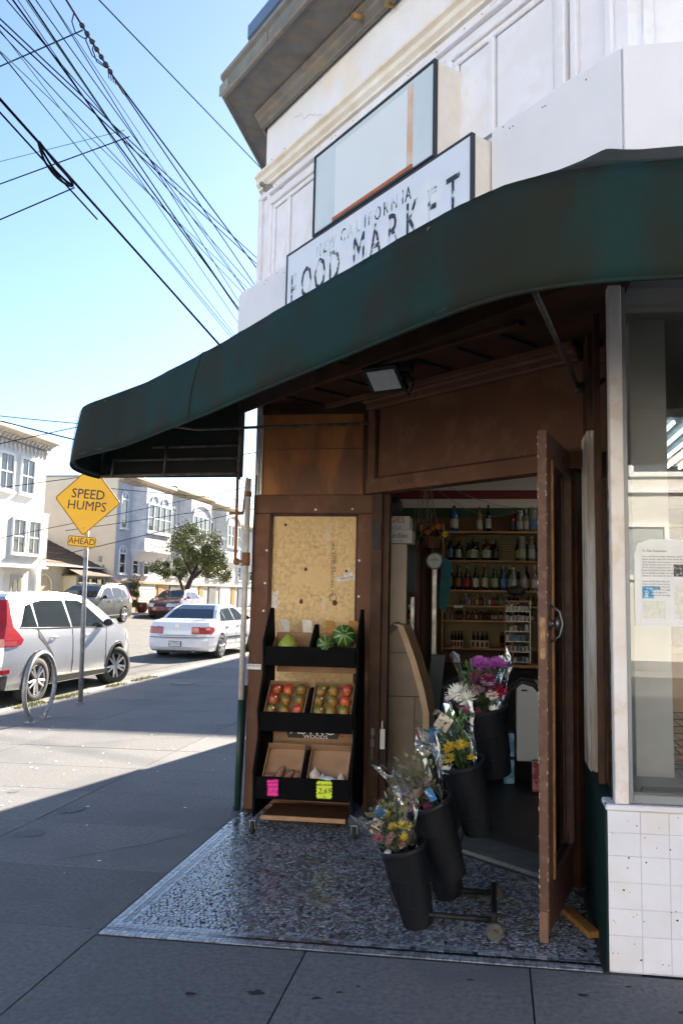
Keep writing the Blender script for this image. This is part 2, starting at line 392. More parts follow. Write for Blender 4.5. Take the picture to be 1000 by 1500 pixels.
# border: outer light rows and a dark line, one tile each in front
cnt = 0; rest = G()
def brow(kind, k, off, c):
    """k index along edge, off = distance from the edge"""
    if kind == 'f': return (-1.835+.0255*(k+.5), 3.72+off, 0)
    return (-1.835+off, 3.72+.0255*(k+.5), math.pi/2)
for kind, n_, lim in (('f', 90, 300), ('s', 84, 0)):
    for row, off in enumerate((.012,.038,.090,.116) if kind == 'f' else (.012,.038,.090)):
        for k in range(n_):
            if kind == 's' and k < 5: continue
            X, Y, a = brow(kind, k, off, 0)
            if kind == 's' and (Y > 5.4 and rg.random() < .3): continue
            b = rg.uniform(.17,.36); c = (b*.9,b*.97,b*1.08)
            if row in (2,) : c = tcol()
            if kind == 'f' and row < 2 and cnt < 290:
                t_ = G(); tess(t_, X, Y, a+rg.gauss(0,.03), .0235, .0235, c); mesh('tile', t_, TESS, mos); cnt += 1
            else: tess(rest, X, Y, a+rg.gauss(0,.03), .0235, .0235, c)
    for k in range(n_):
        X, Y, a = brow(kind, k, .064, 0)
        if kind == 's' and k < 2: continue
        tess(rest, X, Y, a, .024, .022, (.012,.012,.018), .004)
mesh('border_tesserae', rest, TESS, mos, kind='stuff')

# ================================================================ corner store
A = V(-1.86,5.92,0); B = V(.58,3.40,0); U = (B-A).normalized(); N_ = V(U.y,-U.x,0)
if N_.y > 0: N_ = -N_
def CH(s, d, z): return A + U*s + N_*d + V(0,0,z)
def chbox(g, s0, s1, d0, d1, z0, z1, m=0): return g.ob(CH(s0,d0,z0), U*(s1-s0), N_*(d1-d0), V(0,0,z1-z0), m)
store = thing('corner_store', 'white corner shop building with grey cornice and brown recessed entrance under the green awning', 'building', (-1.86,5.92,0))
# upper volume
foot = [(-1.86,5.92),(-1.86,12.3),(9,12.3),(9,3.40),(.58,3.40)]
q = G(); q.prism([(x,y,3.12) for x,y in foot], (0,0,1.74)); mesh('upper_wall', q, WHITEW, store)
q = G(); q.prism([(x+(.02 if x<0 else 0),y+(.02 if y<4 or abs(y-5.92)<.01 else 0),4.86) for x,y in foot], (0,0,1.3)); mesh('stucco_wall', q, STUC, store)
# string moulding: stepped profile following side, chamfer and front
def ring(g, prof, closed=False, m=0):
    """prof: list of (offset, z) swept along side wall, chamfer and front face, mitred"""
    def pt(o, z):
        o2 = o*.62; c1 = V(-1.86-o2, 0, z); k = N_.x*(-o2); c1.y = 5.92+(o-k)/N_.y
        c2y = 3.40-o; c2x = .58 + (o - N_.y*(-o))/N_.x
        return [V(-1.86-o2,12.3,z), c1, V(c2x,c2y,z), V(9,c2y,z)]
    rows = [pt(o,z) for o,z in prof]; vs = [v for r in rows for v in r]; fs = []
    n = len(prof)
    for i in range(n if closed else n-1):
        j = (i+1)%n
        for k in range(3): fs.append((i*4+k, j*4+k, j*4+k+1, i*4+k+1))
    g.add(vs, fs, m); return g
q = G(); ring(q, [(0,4.79),(.03,4.79),(.03,4.81),(.055,4.83),(.06,4.86),(.045,4.875),(.075,4.89),(.075,4.91),(.0,4.935)]); mesh('string_moulding', q, mat('cream_moulding', (.80,.77,.71), .7, c2=(.70,.62,.52), scale=5, bump=.4), store)
# cornice
q = G(); ring(q, [(0,5.335),(.03,5.335),(.03,5.355),(.06,5.375),(.07,5.395),(.10,5.41),(.10,5.425),(.0,5.43)]); mesh('cornice_bed', q, GREYP, store)
q = G(); ring(q, [(0,5.432),(.36,5.437),(.38,5.415),(.40,5.42),(.41,5.44),(.39,5.45),(.39,5.55),(.42,5.57),(.42,5.60),(0,5.65)]); mesh('cornice', q, GREYP, store)
GRP = mat('green_patina', (.12,.19,.16), .6, c2=(.28,.27,.24), scale=5, bump=.4)
ss = -.02
for k in range(7):
    q = G(); L_ = .17 if k == 0 else .62
    chbox(q, ss+.02, ss+L_, .388, .402, 5.455, 5.545); mesh('cornice_panel', q, GRP if k == 0 else mat('grey_patina',(.20,.21,.19),.7,c2=(.14,.14,.125),scale=6,bump=.4), store, bev=.004); ss += L_+.02
q = G(); ring(q, [(.1,5.60),(.1,5.95),(.16,5.98),(.16,6.02),(.0,6.04)]); mesh('parapet', q, WHITEW, store)
q = G(); ring(q, [(.12,6.03),(.19,6.03),(.19,6.14),(.0,6.16)]); mesh('parapet_cap', q, mat('blue_flashing',(.10,.16,.26),.5), store)
q = G(); q.prism([(x,y,6.1) for x,y in foot], (0,0,.06)); mesh('roof', q, DARK, store)
# transom panels and pilasters on the chamfer
def frame(g, s0, s1, z0, z1, wd=.04, d0=0, d1=.03):
    chbox(g, s0, s1, d0, d1, z1-wd, z1); chbox(g, s0, s1, d0, d1, z0, z0+wd)
    chbox(g, s0, s0+wd, d0, d1, z0+wd, z1-wd); chbox(g, s1-wd, s1, d0, d1, z0+wd, z1-wd)
for s0, s1 in ((.24,.98),(2.36,3.13)):
    q = G(); frame(q, s0-.05, s1+.05, 3.6, 4.64, .05, 0, .045); frame(q, s0, s1, 3.65, 4.59, .035, 0, .025)
    mid = (s0+s1)/2 - (.08 if s0 > 2 else .12)
    chbox(q, mid-.02, mid+.02, 0, .03, 3.69, 4.555); mesh('transom_frame', q, WHITEW, store, bev=.006)
    for a_, b_ in ((s0+.045, mid-.03), (mid+.03, s1-.045)):
        q = G(); chbox(q, a_, b_, 0, .012, 3.69, 4.55); mesh('transom_panel', q, WHITEW, store, bev=.004)
q = G()
for a_, b_ in ((.0,.045),(.145,.17),(3.2,3.24),(3.4,3.44)): chbox(q, a_, b_, 0, .03, 3.6, 4.72)
chbox(q, 0, 3.5, 0, .035, 4.70, 4.735); mesh('pilaster_trim', q, WHITEW, store, bev=.005)
q = G()
for xx, w_ in ((.64,.05),(.86,.02),(.96,.05),(1.08,.02),(1.3,.06)): q.box(xx, 3.37, 3.4, xx+w_, 3.41, 4.79)
mesh('front_trim', q, WHITEW, store, bev=.005)
# fascia boards (butt joined)
for a_, b_ in ((-.20,.80),(2.72,3.52)):
    q = G(); chbox(q, a_, b_, .004, .075, 3.1, 3.98); mesh('fascia_board', q, FASC, store, bev=.003)
q = G(); chbox(q, .80, 2.72, .004, .04, 3.1, 3.97); mesh('fascia_board', q, FASC, store)
q = G(); q.box(.545, 3.325, 3.1, 3.0, 3.395, 3.98); mesh('fascia_board', q, FASC, store, bev=.003)
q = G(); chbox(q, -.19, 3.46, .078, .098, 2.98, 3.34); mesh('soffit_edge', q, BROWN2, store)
q = G(); chbox(q, -.2, 3.5, .0, .06, 3.985, 4.0); mesh('fascia_flashing', q, WHITEW, store)
# hairline cracks in the old plaster and nail heads in the trim
rg = random.Random(71)
for (s0, z0, s1, z1) in ((2.0,4.70,2.6,4.60),(2.6,4.765,3.1,4.70),(.3,4.70,.9,4.77),(1.6,4.72,1.9,4.62),(.5,5.2,.9,5.0),(2.2,5.15,2.5,4.98)):
    q = G(); n = 14; pp = [CH(s0+(s1-s0)*i/n, .0, z0+(z1-z0)*i/n+rg.gauss(0,.012)) for i in range(n+1)]
    off_ = .037 if z0 < 4.79 and z0 > 4.7001 and False else .003
    for a_, b_ in zip(pp[:-1], pp[1:]): q.add([a_+N_*off_, b_+N_*off_, b_+N_*off_+V(0,0,.003), a_+N_*off_+V(0,0,.003)], [(0,1,2,3)])
    mesh('hairline_crack', q, mat('crack_line',(.18,.16,.15),.9), store)
q = G()
for k in range(60):
    s_ = rg.uniform(.05,3.45); z_ = rg.choice((3.96,3.30,4.72,3.93)); chbox(q, s_, s_+.006, .075 if z_ < 4 else .035, .0775 if z_ < 4 else .0375, z_, z_+.006)
mesh('nail_heads', q, RUST, store, kind='stuff')
# small fittings on the upper wall
q = G(); q.tube([CH(1.48,0,5.40), CH(1.48,.13,5.36)], .022, 10); mesh('pipe_stub', q, mat('ochre_paint',(.35,.22,.08),.6,c2=(.2,.12,.05),scale=20), store, smooth=True)
q = G(); q.tube([CH(1.74,0,5.33), CH(1.74,.05,5.31), CH(1.80,.07,5.33)], .014, 8); mesh('pipe_stub', q, MATS['ochre_paint'], store, smooth=True)
for s_ in (.22,.42):
    q = G(); q.tube([CH(s_,0,4.95), CH(s_,.03,4.94), CH(s_,.035,4.97)], .004, 6); mesh('hook', q, RUST, store)
Mx = Matrix.Translation(CH(.13,0,4.77)) @ Matrix((N_.cross(V(0,0,1)), V(0,0,1), N_)).transposed().to_4x4()
q = G(); q.lathe([(.0,.0),(.06,0),(.06,.012),(.03,.025),(.022,.05),(0,.05)], 18, Mx, sx=.8, sy=1.2, caps=False); q.ball(Mx@V(0,0.02,.07), .02); mesh('lamp_bracket', q, GREYP, store, smooth=True)
# soffit of the recess
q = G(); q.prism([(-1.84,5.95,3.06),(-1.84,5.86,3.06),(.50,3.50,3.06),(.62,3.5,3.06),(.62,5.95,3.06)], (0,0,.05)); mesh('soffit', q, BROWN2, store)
HU = V(1.43,-1.18,0).normalized(); HN = V(HU.y,-HU.x,0)
if HN.y > 0: HN = -HN
H0 = V(-.93,5.8,0)
def HD(s, d, z): return H0 + HU*s + HN*d + V(0,0,z)
def hdbox(g, s0, s1, d0, d1, z0, z1, m=0): return g.ob(HD(s0,d0,z0), HU*(s1-s0), HN*(d1-d0), V(0,0,z1-z0), m)
for k in range(8):
    q = G(); s_ = -.75+.34*k; hdbox(q, s_, s_+.022, .16, .48, 3.046, 3.062); mesh('vent_slot', q, DARK, store)
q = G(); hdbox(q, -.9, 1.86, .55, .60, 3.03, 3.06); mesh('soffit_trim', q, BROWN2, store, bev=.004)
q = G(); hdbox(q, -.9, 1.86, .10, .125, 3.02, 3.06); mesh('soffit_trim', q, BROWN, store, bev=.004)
# wall over the doorway
q = G(); hdbox(q, .0, 1.86, -.09, -.012, 2.40, 3.06); mesh('transom_board', q, BROWN, store)
q = G(); hdbox(q, .0, 1.86, -.012, .05, 2.96, 3.058); hdbox(q, 0, 1.86, .05, .085, 3.0, 3.058); mesh('crown_moulding', q, BROWN, store, bev=.012)
q = G(); hdbox(q, .0, .075, -.012, .018, 2.43, 2.96); mesh('transom_stile', q, BROWN, store, bev=.004)
q = G(); hdbox(q, .075, 1.86, -.012, .006, 2.44, 2.455); hdbox(q, .075, .09, -.012, .006, 2.455, 2.96); mesh('transom_bead', q, BROWN2, store)
q = G(); hdbox(q, -.0, 1.86, -.09, .03, 2.335, 2.44); mesh('door_header', q, BROWN, store, bev=.004)
q = textg('3701', .062, HD(.42,.031,2.388), HU, (0,0,1), .002, sx=1.5, off=-.008); mesh('house_number', q, mat('faded_bronze',(.03,.015,.012),.5), store)
# jambs
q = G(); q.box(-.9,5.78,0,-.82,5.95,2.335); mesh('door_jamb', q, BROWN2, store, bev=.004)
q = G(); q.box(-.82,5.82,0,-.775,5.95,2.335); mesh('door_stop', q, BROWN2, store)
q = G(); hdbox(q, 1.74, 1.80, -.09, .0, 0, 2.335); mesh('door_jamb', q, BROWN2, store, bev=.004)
q = G(); hdbox(q, -.02, 1.80, -.30, .0, 0, .028); mesh('threshold', q, mat('threshold_concrete',(.15,.15,.14),.7,c2=(.09,.09,.09),scale=8,bump=.4), store, bev=.008)
# hasps and bolts on the left jamb
q = G(); q.box(-.885,5.772,1.92,-.83,5.78,2.12); mesh('hinge_plate', q, BLACKM, store, bev=.002)
for z_, m_ in ((.52,.012),(.60,.014)):
    q = G(); q.box(-.875,5.765,z_,-.85,5.78,z_+.05); q.tube([(-.862,5.755,z_+.05),(-.862,5.755,z_-.09)], .006, 6); mesh('barrel_bolt', q, GREYP, store, bev=.002)
q = G(); q.box(-.815,5.80,.50,-.78,5.815,.64); q.tube([(-.797,5.79,.64),(-.797,5.775,.68),(-.797,5.79,.70)], .005, 6); mesh('latch_tag', q, WHP, store, bev=.002)
# pillar with the boarded opening
q = G(); q.box(-1.85,5.95,0,-1.715,6.03,2.205); mesh('panel_stile', q, BROWN, store, bev=.004)
q = G(); q.box(-1.03,5.95,0,-.9,6.03,2.205); mesh('panel_stile', q, BROWN, store, bev=.004)
q = G(); q.box(-1.85,5.95,2.207,-.9,6.03,2.35); mesh('panel_rail', q, BROWN, store, bev=.004)
q = G(); q.box(-1.715,5.96,0,-1.03,6.03,.3); mesh('panel_rail', q, BROWN, store, bev=.004)
q = G(); q.box(-1.72,5.975,.3,-1.025,5.99,2.206); pb = mesh('strand_board', q, PBOARD, store)
q = G(); q.box(-1.715,5.955,.3,-1.695,5.975,2.2); q.box(-1.715,5.955,2.185,-1.03,5.975,2.205); q.box(-1.045,5.955,.3,-1.03,5.975,2.2); mesh('panel_bead', q, BROWN2, store)
for x_, z_ in ((-1.735,1.92),(-1.74,1.67),(-1.745,1.46),(-1.015,1.85),(-1.015,1.58),(-1.36,2.235),(-1.075,2.24)):
    Mz = Matrix.Translation((x_,5.95,z_)) @ Matrix.Rotation(R_(90),4,'X')
    q = G(); q.lathe([(.0085,0),(.0085,.003),(.004,.004),(.004,.0015),(0,.0015)], 12, Mz, caps=False); mesh('washer', q, ALU, store, smooth=False)
# prints and stains on the board
q = G(); rg = random.Random(2)
q = textg('APA  RATED SHEATHING 7/16', .034, (-1.225,5.974,1.78), (0,0,-1), (1,0,0), .0006, sx=.9); q2 = textg('EXPOSURE 1   48/24', .02, (-1.205,5.974,1.84), (0,0,-1), (1,0,0), .0006, sx=.9, g=q)
q2.lathe([(.03,0),(.03,.0006),(.026,.0006)], 14, Matrix.Translation((-1.215,5.974,1.57))@Matrix.Rotation(R_(90),4,'X'), caps=False)
mesh('board_print', q2, INKB, pb)
q = G()
for x_, z_, r in ((-1.43,1.78,.014),(-1.46,1.535,.017),(-1.20,1.53,.02),(-1.295,1.55,.012),(-1.6,2.12,.012),(-1.38,1.58,.006),(-1.115,1.77,.01),(-1.36,1.95,.006)):
    q.add([(x_+r*math.cos(k*math.pi/5)*rg.uniform(.7,1.15), 5.9738, z_+r*math.sin(k*math.pi/5)*rg.uniform(.8,1.3)) for k in range(10)][::-1], [tuple(range(10))])
mesh('knot', q, mat('knot_stain',(.06,.035,.02),.8), pb)
for k, (x_, z_, w_, h_, an) in enumerate(((-1.11,1.715,.18,.03,.13),(-1.10,1.74,.075,.035,.1),(-1.10,1.77,.012,.05,0))):
    q = G(); q.cbox((x_,5.9725-.0006*k,z_), (w_,.0008,h_), mat=Matrix.Rotation(-an,3,'Y')); mesh('torn_tape', q, mat('paper_tape',(.72,.68,.62),.7,c2=(.5,.46,.4),scale=50), pb)
q = textg('•IIPA•ITTIE', .022, (-1.115,5.970,1.716), (1,0,.13), (-.13,0,1), .0005, sx=1.0); mesh('tape_print', q, INKB, pb)
for x_, z_, w_, h_ in ((-1.285,2.03,.045,.2),(-1.30,1.5,.03,.17),(-1.16,1.66,.03,.12)):
    q = G(); q.add([(x_,5.973,z_+h_/2),(x_+w_,5.973,z_+h_/2),(x_+w_*.9,5.973,z_),(x_+w_*.2,5.973,z_-h_*.6),(x_-w_*.1,5.973,z_)][::-1], [(0,1,2,3,4)]); mesh('tape_residue', q, mat('tape_residue',(.58,.40,.24),.6,c2=(.66,.52,.34),scale=30), pb)
q = G(); q.add([(-1.69,5.972,1.60),(-1.63,5.972,1.62),(-1.65,5.972,1.55),(-1.62,5.972,1.53),(-1.67,5.972,1.45),(-1.69,5.972,1.47)], [(0,1,2,3,4,5)]); mesh('torn_paper', q, MATS['paper_tape'], pb)
# plywood above
q = G(); q.box(-1.79,5.965,2.352,-1.0,5.98,2.71); mesh('plywood_sheet', q, PLY, store, bev=.002)
q = G(); q.box(-1.79,5.962,2.713,-1.0,5.98,3.06); mesh('plywood_sheet', q, PLY, store, bev=.002)
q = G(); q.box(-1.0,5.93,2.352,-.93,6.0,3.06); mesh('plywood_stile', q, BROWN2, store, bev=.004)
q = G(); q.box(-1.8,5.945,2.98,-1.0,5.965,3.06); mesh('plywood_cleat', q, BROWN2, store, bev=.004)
q = G(); q.box(-1.845,5.94,2.352,-1.815,5.965,3.10); q.box(-1.812,5.95,2.352,-1.79,5.975,3.10); mesh('corner_strip', q, ALU, store, bev=.002)
q = G(); q.box(-1.86,5.947,1.02,-1.75,5.9495,1.06); mesh('address_strip', q, WHP, store)
q = textg('PARTNERS 12345', .02, (-1.805,5.9465,1.047), (1,0,0), (0,0,1), .0005, sx=.6); mesh('strip_print', q, INKB, store)
# lower side wall, back and room shell
WALLI = mat('interior_brown_wall', (.13,.06,.03), .7, c2=(.11,.06,.035), scale=3)
q = G(); q.box(-1.84,6.03,0,-1.70,12.2,3.12); mesh('side_wall', q, WHITEW, store)
q = G(); q.box(-1.70,9.45,0,9,9.6,3.12); q.box(8.9,3.75,0,9,9.45,3.12); mesh('room_wall', q, WALLI, store)
q = G(); q.box(-1.70,9.60,0,9,12.2,3.12); mesh('back_rooms', q, WALLI, store)
q = G(); q.prism([(-1.70,6.03,-.02),(-.78,6.03,-.02),(-.78,5.87,-.02),(.64,4.7,-.02),(9,4.7,-.02),(9,9.45,-.02),(-1.70,9.45,-.02)], (0,0,.03)); mesh('room_floor', q, mat('dark_floor',(.025,.024,.023),.5,c2=(.04,.038,.036),scale=3), store)
q = G(); q.prism([(-1.70,6.03,3.07),(-.9,6.03,3.07),(.62,4.72,3.07),(.62,3.8,3.07),(8.9,3.8,3.07),(8.9,9.45,3.07),(-1.7,9.45,3.07)], (0,0,.04)); mesh('room_ceiling', q, mat('ceiling_paint',(.28,.26,.23),.9), store)
for z0, z1, m_ in ((2.84,3.07,('band_white',(.6,.58,.55))),(2.735,2.84,('band_red',(.16,.008,.014))),(2.63,2.735,('band_white',(.6,.58,.55))),(2.52,2.63,('band_green',(.008,.045,.02)))):
    q = G(); q.box(-1.68,9.43,z0,8.88,9.45,z1); mesh('wall_band', q, mat(m_[0], m_[1], .6), store)
q = G(); q.box(-.74,9.3,0,-.6,9.44,2.2); q.box(-1.68,9.25,0,-.86,9.44,2.45); mesh('wall_post', q, WALLI, store)
# white-painted tiled base under the display window
TW = mat('painted_tile', (.72,.73,.80), .45, c2=(.66,.67,.74), scale=4, bump=.35, bscale=35, rnd=.03, c3=(.68,.66,.66), s3=3)
q = G(); q.box(.490,3.7325,0,3.4,3.84,.672); base = mesh('window_base', q, mat('tile_grout',(.60,.60,.66),.8,c2=(.42,.42,.46),scale=20), store)
rowz = [0.006,.152,.262,.372,.482,.580,.672]; xx = .488
xs2 = [.488,.628,.748,.868,.988,1.108,1.228,1.348,1.468,1.588,1.708,1.828,1.948]
for r in range(6):
    for k in range(len(xs2)-1):
        q = G(); q.box(xs2[k]+.0012,3.73+random.uniform(-.001,.001),rowz[r]+.0012,xs2[k+1]-.0012,3.7324,rowz[r+1]-.0012); mesh('tile', q, TW, base, bev=.0025)
q = G(); rg = random.Random(21)
for i in range(110):
    x, z, r = rg.uniform(.5,1.4), rg.uniform(.02,.66), abs(rg.gauss(0,.0016))+.0009
    if i % 13 == 0: r *= 2.2
    q.add([(x+r*math.cos(k*math.pi/3)*rg.uniform(.6,1.5), 3.7278, z+r*math.sin(k*math.pi/3)*rg.uniform(.6,1.5)) for k in range(6)], [tuple(range(6))])
mesh('paint_chips', q, DARK, base, kind='stuff')
q = G(); q.box(.48,3.715,.674,3.4,3.86,.70); mesh('window_ledge', q, TW, store, bev=.006)
q = G(); q.box(.486,3.745,0,.49,4.63,.70); q.box(.49,3.86,0,.60,4.63,.70); mesh('green_bulkhead', q, GREEN, store, bev=.002)
q = G(); q.box(.48,3.74,.0,.486,3.76,.70); mesh('bulkhead_trim', q, GREEN, store)
q = G(); q.box(.522,3.725,.702,.582,3.80,3.12); mesh('window_post', q, mat('white_post',(.74,.72,.73),.5,c2=(.66,.61,.58),scale=4,bump=.2,c3=(.6,.52,.46),s3=9), store, bev=.004)
q = G(); q.box(.584,3.75,.702,.604,3.80,3.12); q.box(.604,3.75,.702,3.4,3.80,.74); mesh('window_bead', q, mat('grey_bead',(.22,.235,.25),.4,.3), store, bev=.003)
q = G(); q.box(.604,3.772,.742,3.38,3.778,3.10); mesh('window_pane', q, GLASS, store)
q = G(); q.box(3.38,3.73,0,9,3.85,3.12); mesh('front_wall', q, WHITEW, store)
q = G(); q.box(.515,3.80,.702,.52,4.345,3.08); mesh('return_pane', q, GLASS_D, store)
q = G(); q.box(.50,4.10,.702,.528,4.135,3.08); mesh('return_mullion', q, BROWN2, store)
q = G()
WW = mat('weathered_white_post', (.72,.71,.72), .7, c2=(.40,.32,.27), scale=14, bump=.6, bscale=50, stretch=(1,1,.12), c3=(.30,.22,.17), s3=9)
q = G(); q.box(.50,4.36,.702,.575,4.64,2.50)
for yy_ in (4.36,4.42,4.48,4.55,4.61): q.box(.488,yy_,.702,.50,yy_+.022,2.5)
q.box(.51,4.345,.702,.53,4.36,2.5); mesh('entrance_post', q, WW, store, bev=.005)
q = G(); q.box(.50,4.40,2.502,.575,4.64,3.06); mesh('entrance_post_top', q, BROWN2, store, bev=.005)
q = G(); q.box(.50,4.56,0,.575,4.64,.70); mesh('entrance_post_base', q, GREEN, store, bev=.005)
# ================================================================ awning
AWN = mat('awning_canvas', (.012,.021,.016), .8, c2=(.0155,.0165,.012), scale=3.2, bump=.3, bscale=160, c3=(.006,.030,.028), s3=2.1, stretch=(1,1,.45), lo=.4, hi=.6, spec=.15)
AWNI = mat('awning_inside', (.012,.018,.016), .8, c2=(.01,.012,.011), scale=3)
awn = thing('awning', 'large dark green curved canvas awning wrapped round the shop corner', 'awning', (-1.86,5.92,2.48))
CP = [(-3.10,5.90),(-3.11,5.72),(-3.05,5.40),(-2.86,5.06),(-2.58,4.82),(-2.27,4.58),(-1.82,4.14),(-1.42,3.74),(-1.02,3.32),(-.57,2.86),(-.22,2.50),(.03,2.29),(.26,2.21),(.52,2.19),(1.2,2.18),(2.0,2.18),(3.0,2.18)]
WP = [CH(-.06,.09,3.47), CH(-.05,.09,3.47), CH(.0,.09,3.47), CH(.06,.09,3.48), CH(.16,.09,3.48), CH(.3,.09,3.48), CH(.62,.09,3.49), CH(1.1,.09,3.49), CH(1.6,.09,3.50), CH(2.2,.09,3.50), CH(2.75,.09,3.5), CH(3.2,.09,3.50), CH(3.52,.09,3.50), V(.75,3.315,3.5), V(1.3,3.315,3.5), V(2.0,3.315,3.5), V(3.0,3.315,3.5)]
def catm(P, n):
    out = []
    for i in range(len(P)-1):
        p0, p1, p2, p3 = P[max(i-1,0)], P[i], P[i+1], P[min(i+2,len(P)-1)]
        for k in range(n):
            t = k/n; out.append(.5*((2*p1)+(p2-p0)*t+(2*p0-5*p1+4*p2-p3)*t*t+(3*p1-p0-3*p2+p3)*t**3))
    out.append(P[-1]); return out
NS = 5
cb = catm([V(x,y,2.48) for x,y in CP], NS)
ctr = V(-.2,4.9,0)
def inset(p, d, z):
    v = (V(p.x,p.y,0)-ctr); v.normalize(); return V(p.x-v.x*d, p.y-v.y*d, z)
ct = []
for i, p in enumerate(cb):
    t = i/(len(cb)-1); ct.append(inset(p, .06, 2.85))
wl = []
for i in range(len(WP)-1):
    for k in range(NS): wl.append(WP[i].lerp(WP[i+1], k/NS))
wl.append(WP[-1])
q = G(); nrow = 7; vs = []; n = len(cb)
for r in range(nrow):       # valance rows, very slightly bellied
    t = r/(nrow-1)
    for i in range(n):
        p = cb[i].lerp(ct[i], t); v = (V(p.x,p.y,0)-ctr).normalized(); b_ = .012*math.sin(math.pi*t)+.004*math.sin(i*1.7+t*2)
        vs.append(p+v*b_)
fs = [(r*n+i, r*n+i+1, (r+1)*n+i+1, (r+1)*n+i) for r in range(nrow-1) for i in range(n-1)]
q.add(vs, fs)
def sol(o, t=.004):
    m = o.modifiers.new('s','SOLIDIFY'); m.thickness = t; m.offset = -1
o = mesh('valance', q, AWN, awn, smooth=True); sol(o)
q = G(); vs = []; nr = 8
for r in range(nr):
    t = r/(nr-1)
    for i in range(n):
        p = ct[i].lerp(wl[i], t)
        rib = abs(((i/NS) % 2)-1)      # 1 on ribs, 0 between
        sag = .016*math.sin(math.pi*t)*(1-rib**2) ; lift = .022*math.sin(math.pi*t)*(rib if i > 50 else .0)
        vs.append(p+V(0,0,-sag+lift+.01*math.sin(math.pi*t)))
q.add(vs, [(r*n+i, r*n+i+1, (r+1)*n+i+1, (r+1)*n+i) for r in range(nr-1) for i in range(n-1)])
o = mesh('canopy', q, AWN, awn, smooth=True); sol(o)
SEAMM = mat('awning_seam', (.006,.012,.012), .8, spec=.1)
for i in range(13, len(cb)-30, 20):      # stitched seams over the canopy and down the valance
    q = G(); P_ = []
    for r in range(nr):
        t = r/(nr-1); p = wl[i].lerp(ct[i], t); rib = abs(((i/NS) % 2)-1); P_.append(p+V(0,0,-.016*math.sin(math.pi*t)*(1-rib**2)+(.022*math.sin(math.pi*t)*rib if i > 50 else 0)+.010*math.sin(math.pi*t)+.003))
    for r in range(nrow-1,-1,-1):
        t = r/(nrow-1); p = cb[i].lerp(ct[i], t); v = (V(p.x,p.y,0)-ctr).normalized(); P_.append(p+v*(.0145+.012*math.sin(math.pi*t)-.010))
    q.tube(P_, .0018, 5); mesh('seam', q, SEAMM, awn, smooth=True)
q = G(); q.add([(-1.93,5.905,2.48),(-3.10,5.905,2.48),(-3.08,5.905,2.845),(-2.6,5.905,3.05),(-2.2,5.905,3.27),(-1.93,5.905,3.46)], [(0,1,2,3,4,5)])
o = mesh('end_panel', q, AWNI, awn); sol(o)
q = G(); q.tube([c+V(0,0,-.003) for c in cb], .007, 6); mesh('hem', q, AWN, awn, smooth=True)
q = G(); q.tube([inset(c, .02, 2.50) for c in cb], .012, 8); mesh('frame_bar', q, AWNI, awn, smooth=True)
FR = mat('painted_frame_tube', (.06,.055,.05), .5, .3, c2=(.16,.14,.12), scale=14)
FR2 = mat('bare_frame_tube', (.16,.15,.14), .5, .5, c2=(.08,.07,.06), scale=14)
q = G(); q.tube([inset(c, .04, 2.82) for c in ct], .012, 8); mesh('frame_bar', q, FR, awn, smooth=True)
for z_, xl in ((2.495,-3.08),(2.615,-2.98),(2.715,-2.66)):
    q = G(); q.tube([(xl,5.87,z_),(-1.96,5.87,z_+.01)], .012, 8); mesh('frame_bar', q, FR2 if z_ > 2.5 else FR, awn, smooth=True)
q = G(); q.tube([(-2.55,5.86,2.48),(-2.54,5.86,2.73)], .011, 8); mesh('frame_bar', q, FR2, awn, smooth=True)
q = G(); q.tube([(-2.98,5.86,2.48),(-2.97,5.86,2.62)], .011, 8); mesh('frame_bar', q, FR2, awn, smooth=True)
q = G(); q.tube([(-1.955,5.88,2.46),(-1.95,5.88,3.2)], .016, 8); mesh('frame_post', q, FR, awn, smooth=True)
for i in range(2, len(CP), 2):   # ribs from the wall to the valance
    a_, b_ = wl[i*NS], ct[i*NS]
    q = G(); q.tube([a_+V(0,0,-.05), b_+V(0,0,-.03)], .011, 6); mesh('rib', q, FR, awn, smooth=True)
q = G(); q.tube([(-2.42,5.62,2.83),(-2.2,5.62,2.80),(-.91,5.66,2.84)], .011, 8); mesh('brace', q, FR, awn, smooth=True)
q = G(); q.tube([(.15,3.2,2.86),(.47,4.57,2.79)], .014, 8); q.cbox((.47,4.57,2.79),(.05,.03,.06)); mesh('strut', q, FR2, awn, smooth=True)

# ================================================================ sign boxes on the fascia
def signbox(name, label, s0, s1, z0, z1, d0, d1):
    t = thing(name, label, 'sign', CH(s0,d1,z0))
    q = G(); chbox(q, s0, s1, d0, d1-.006, z0, z1); mesh('sign_body', q, mat('cream_sign_side',(.74,.71,.66),.6,c2=(.66,.61,.54),scale=6), t, bev=.003)
    q = G(); frame(q, s0-.003, s1+.003, z0-.003, z1+.003, .012, d1-.02, d1+.006); mesh('sign_frame', q, mat('dark_sign_frame',(.02,.022,.03),.5), t)
    return t
fm = signbox('shop_sign', 'long white sign box with worn black NEW CALIFORNIA FOOD MARKET lettering above the awning', .82, 2.71, 3.44, 3.93, .06, .20)
LIT = mat('sign_face', (.66,.71,.80), .3, c2=(.60,.66,.76), scale=1.2, c3=(.70,.73,.78), s3=3)
q = G(); chbox(q, .832, 2.70, .195, .201, 3.45, 3.92); face = mesh('sign_face', q, LIT, fm)
LET = mat('worn_letter', (.02,.024,.035), .5, c2=(.58,.63,.72), scale=8, lo=.50, hi=.57, detail=3, stretch=(1,1,1.4))
xd, yd = U, V(0,0,1)
q = G()
x_ = 1.02
pos = 1.24
for ch_ in 'NEW CALIFORNIA':
    if ch_ != ' ': mesh('letter', textg(ch_, .118, CH(pos,.2025,3.815), xd, yd, .001, sx=.74, off=.0), LET, fm)
    pos += .080 if ch_ not in 'I ' else .05
pos = .92
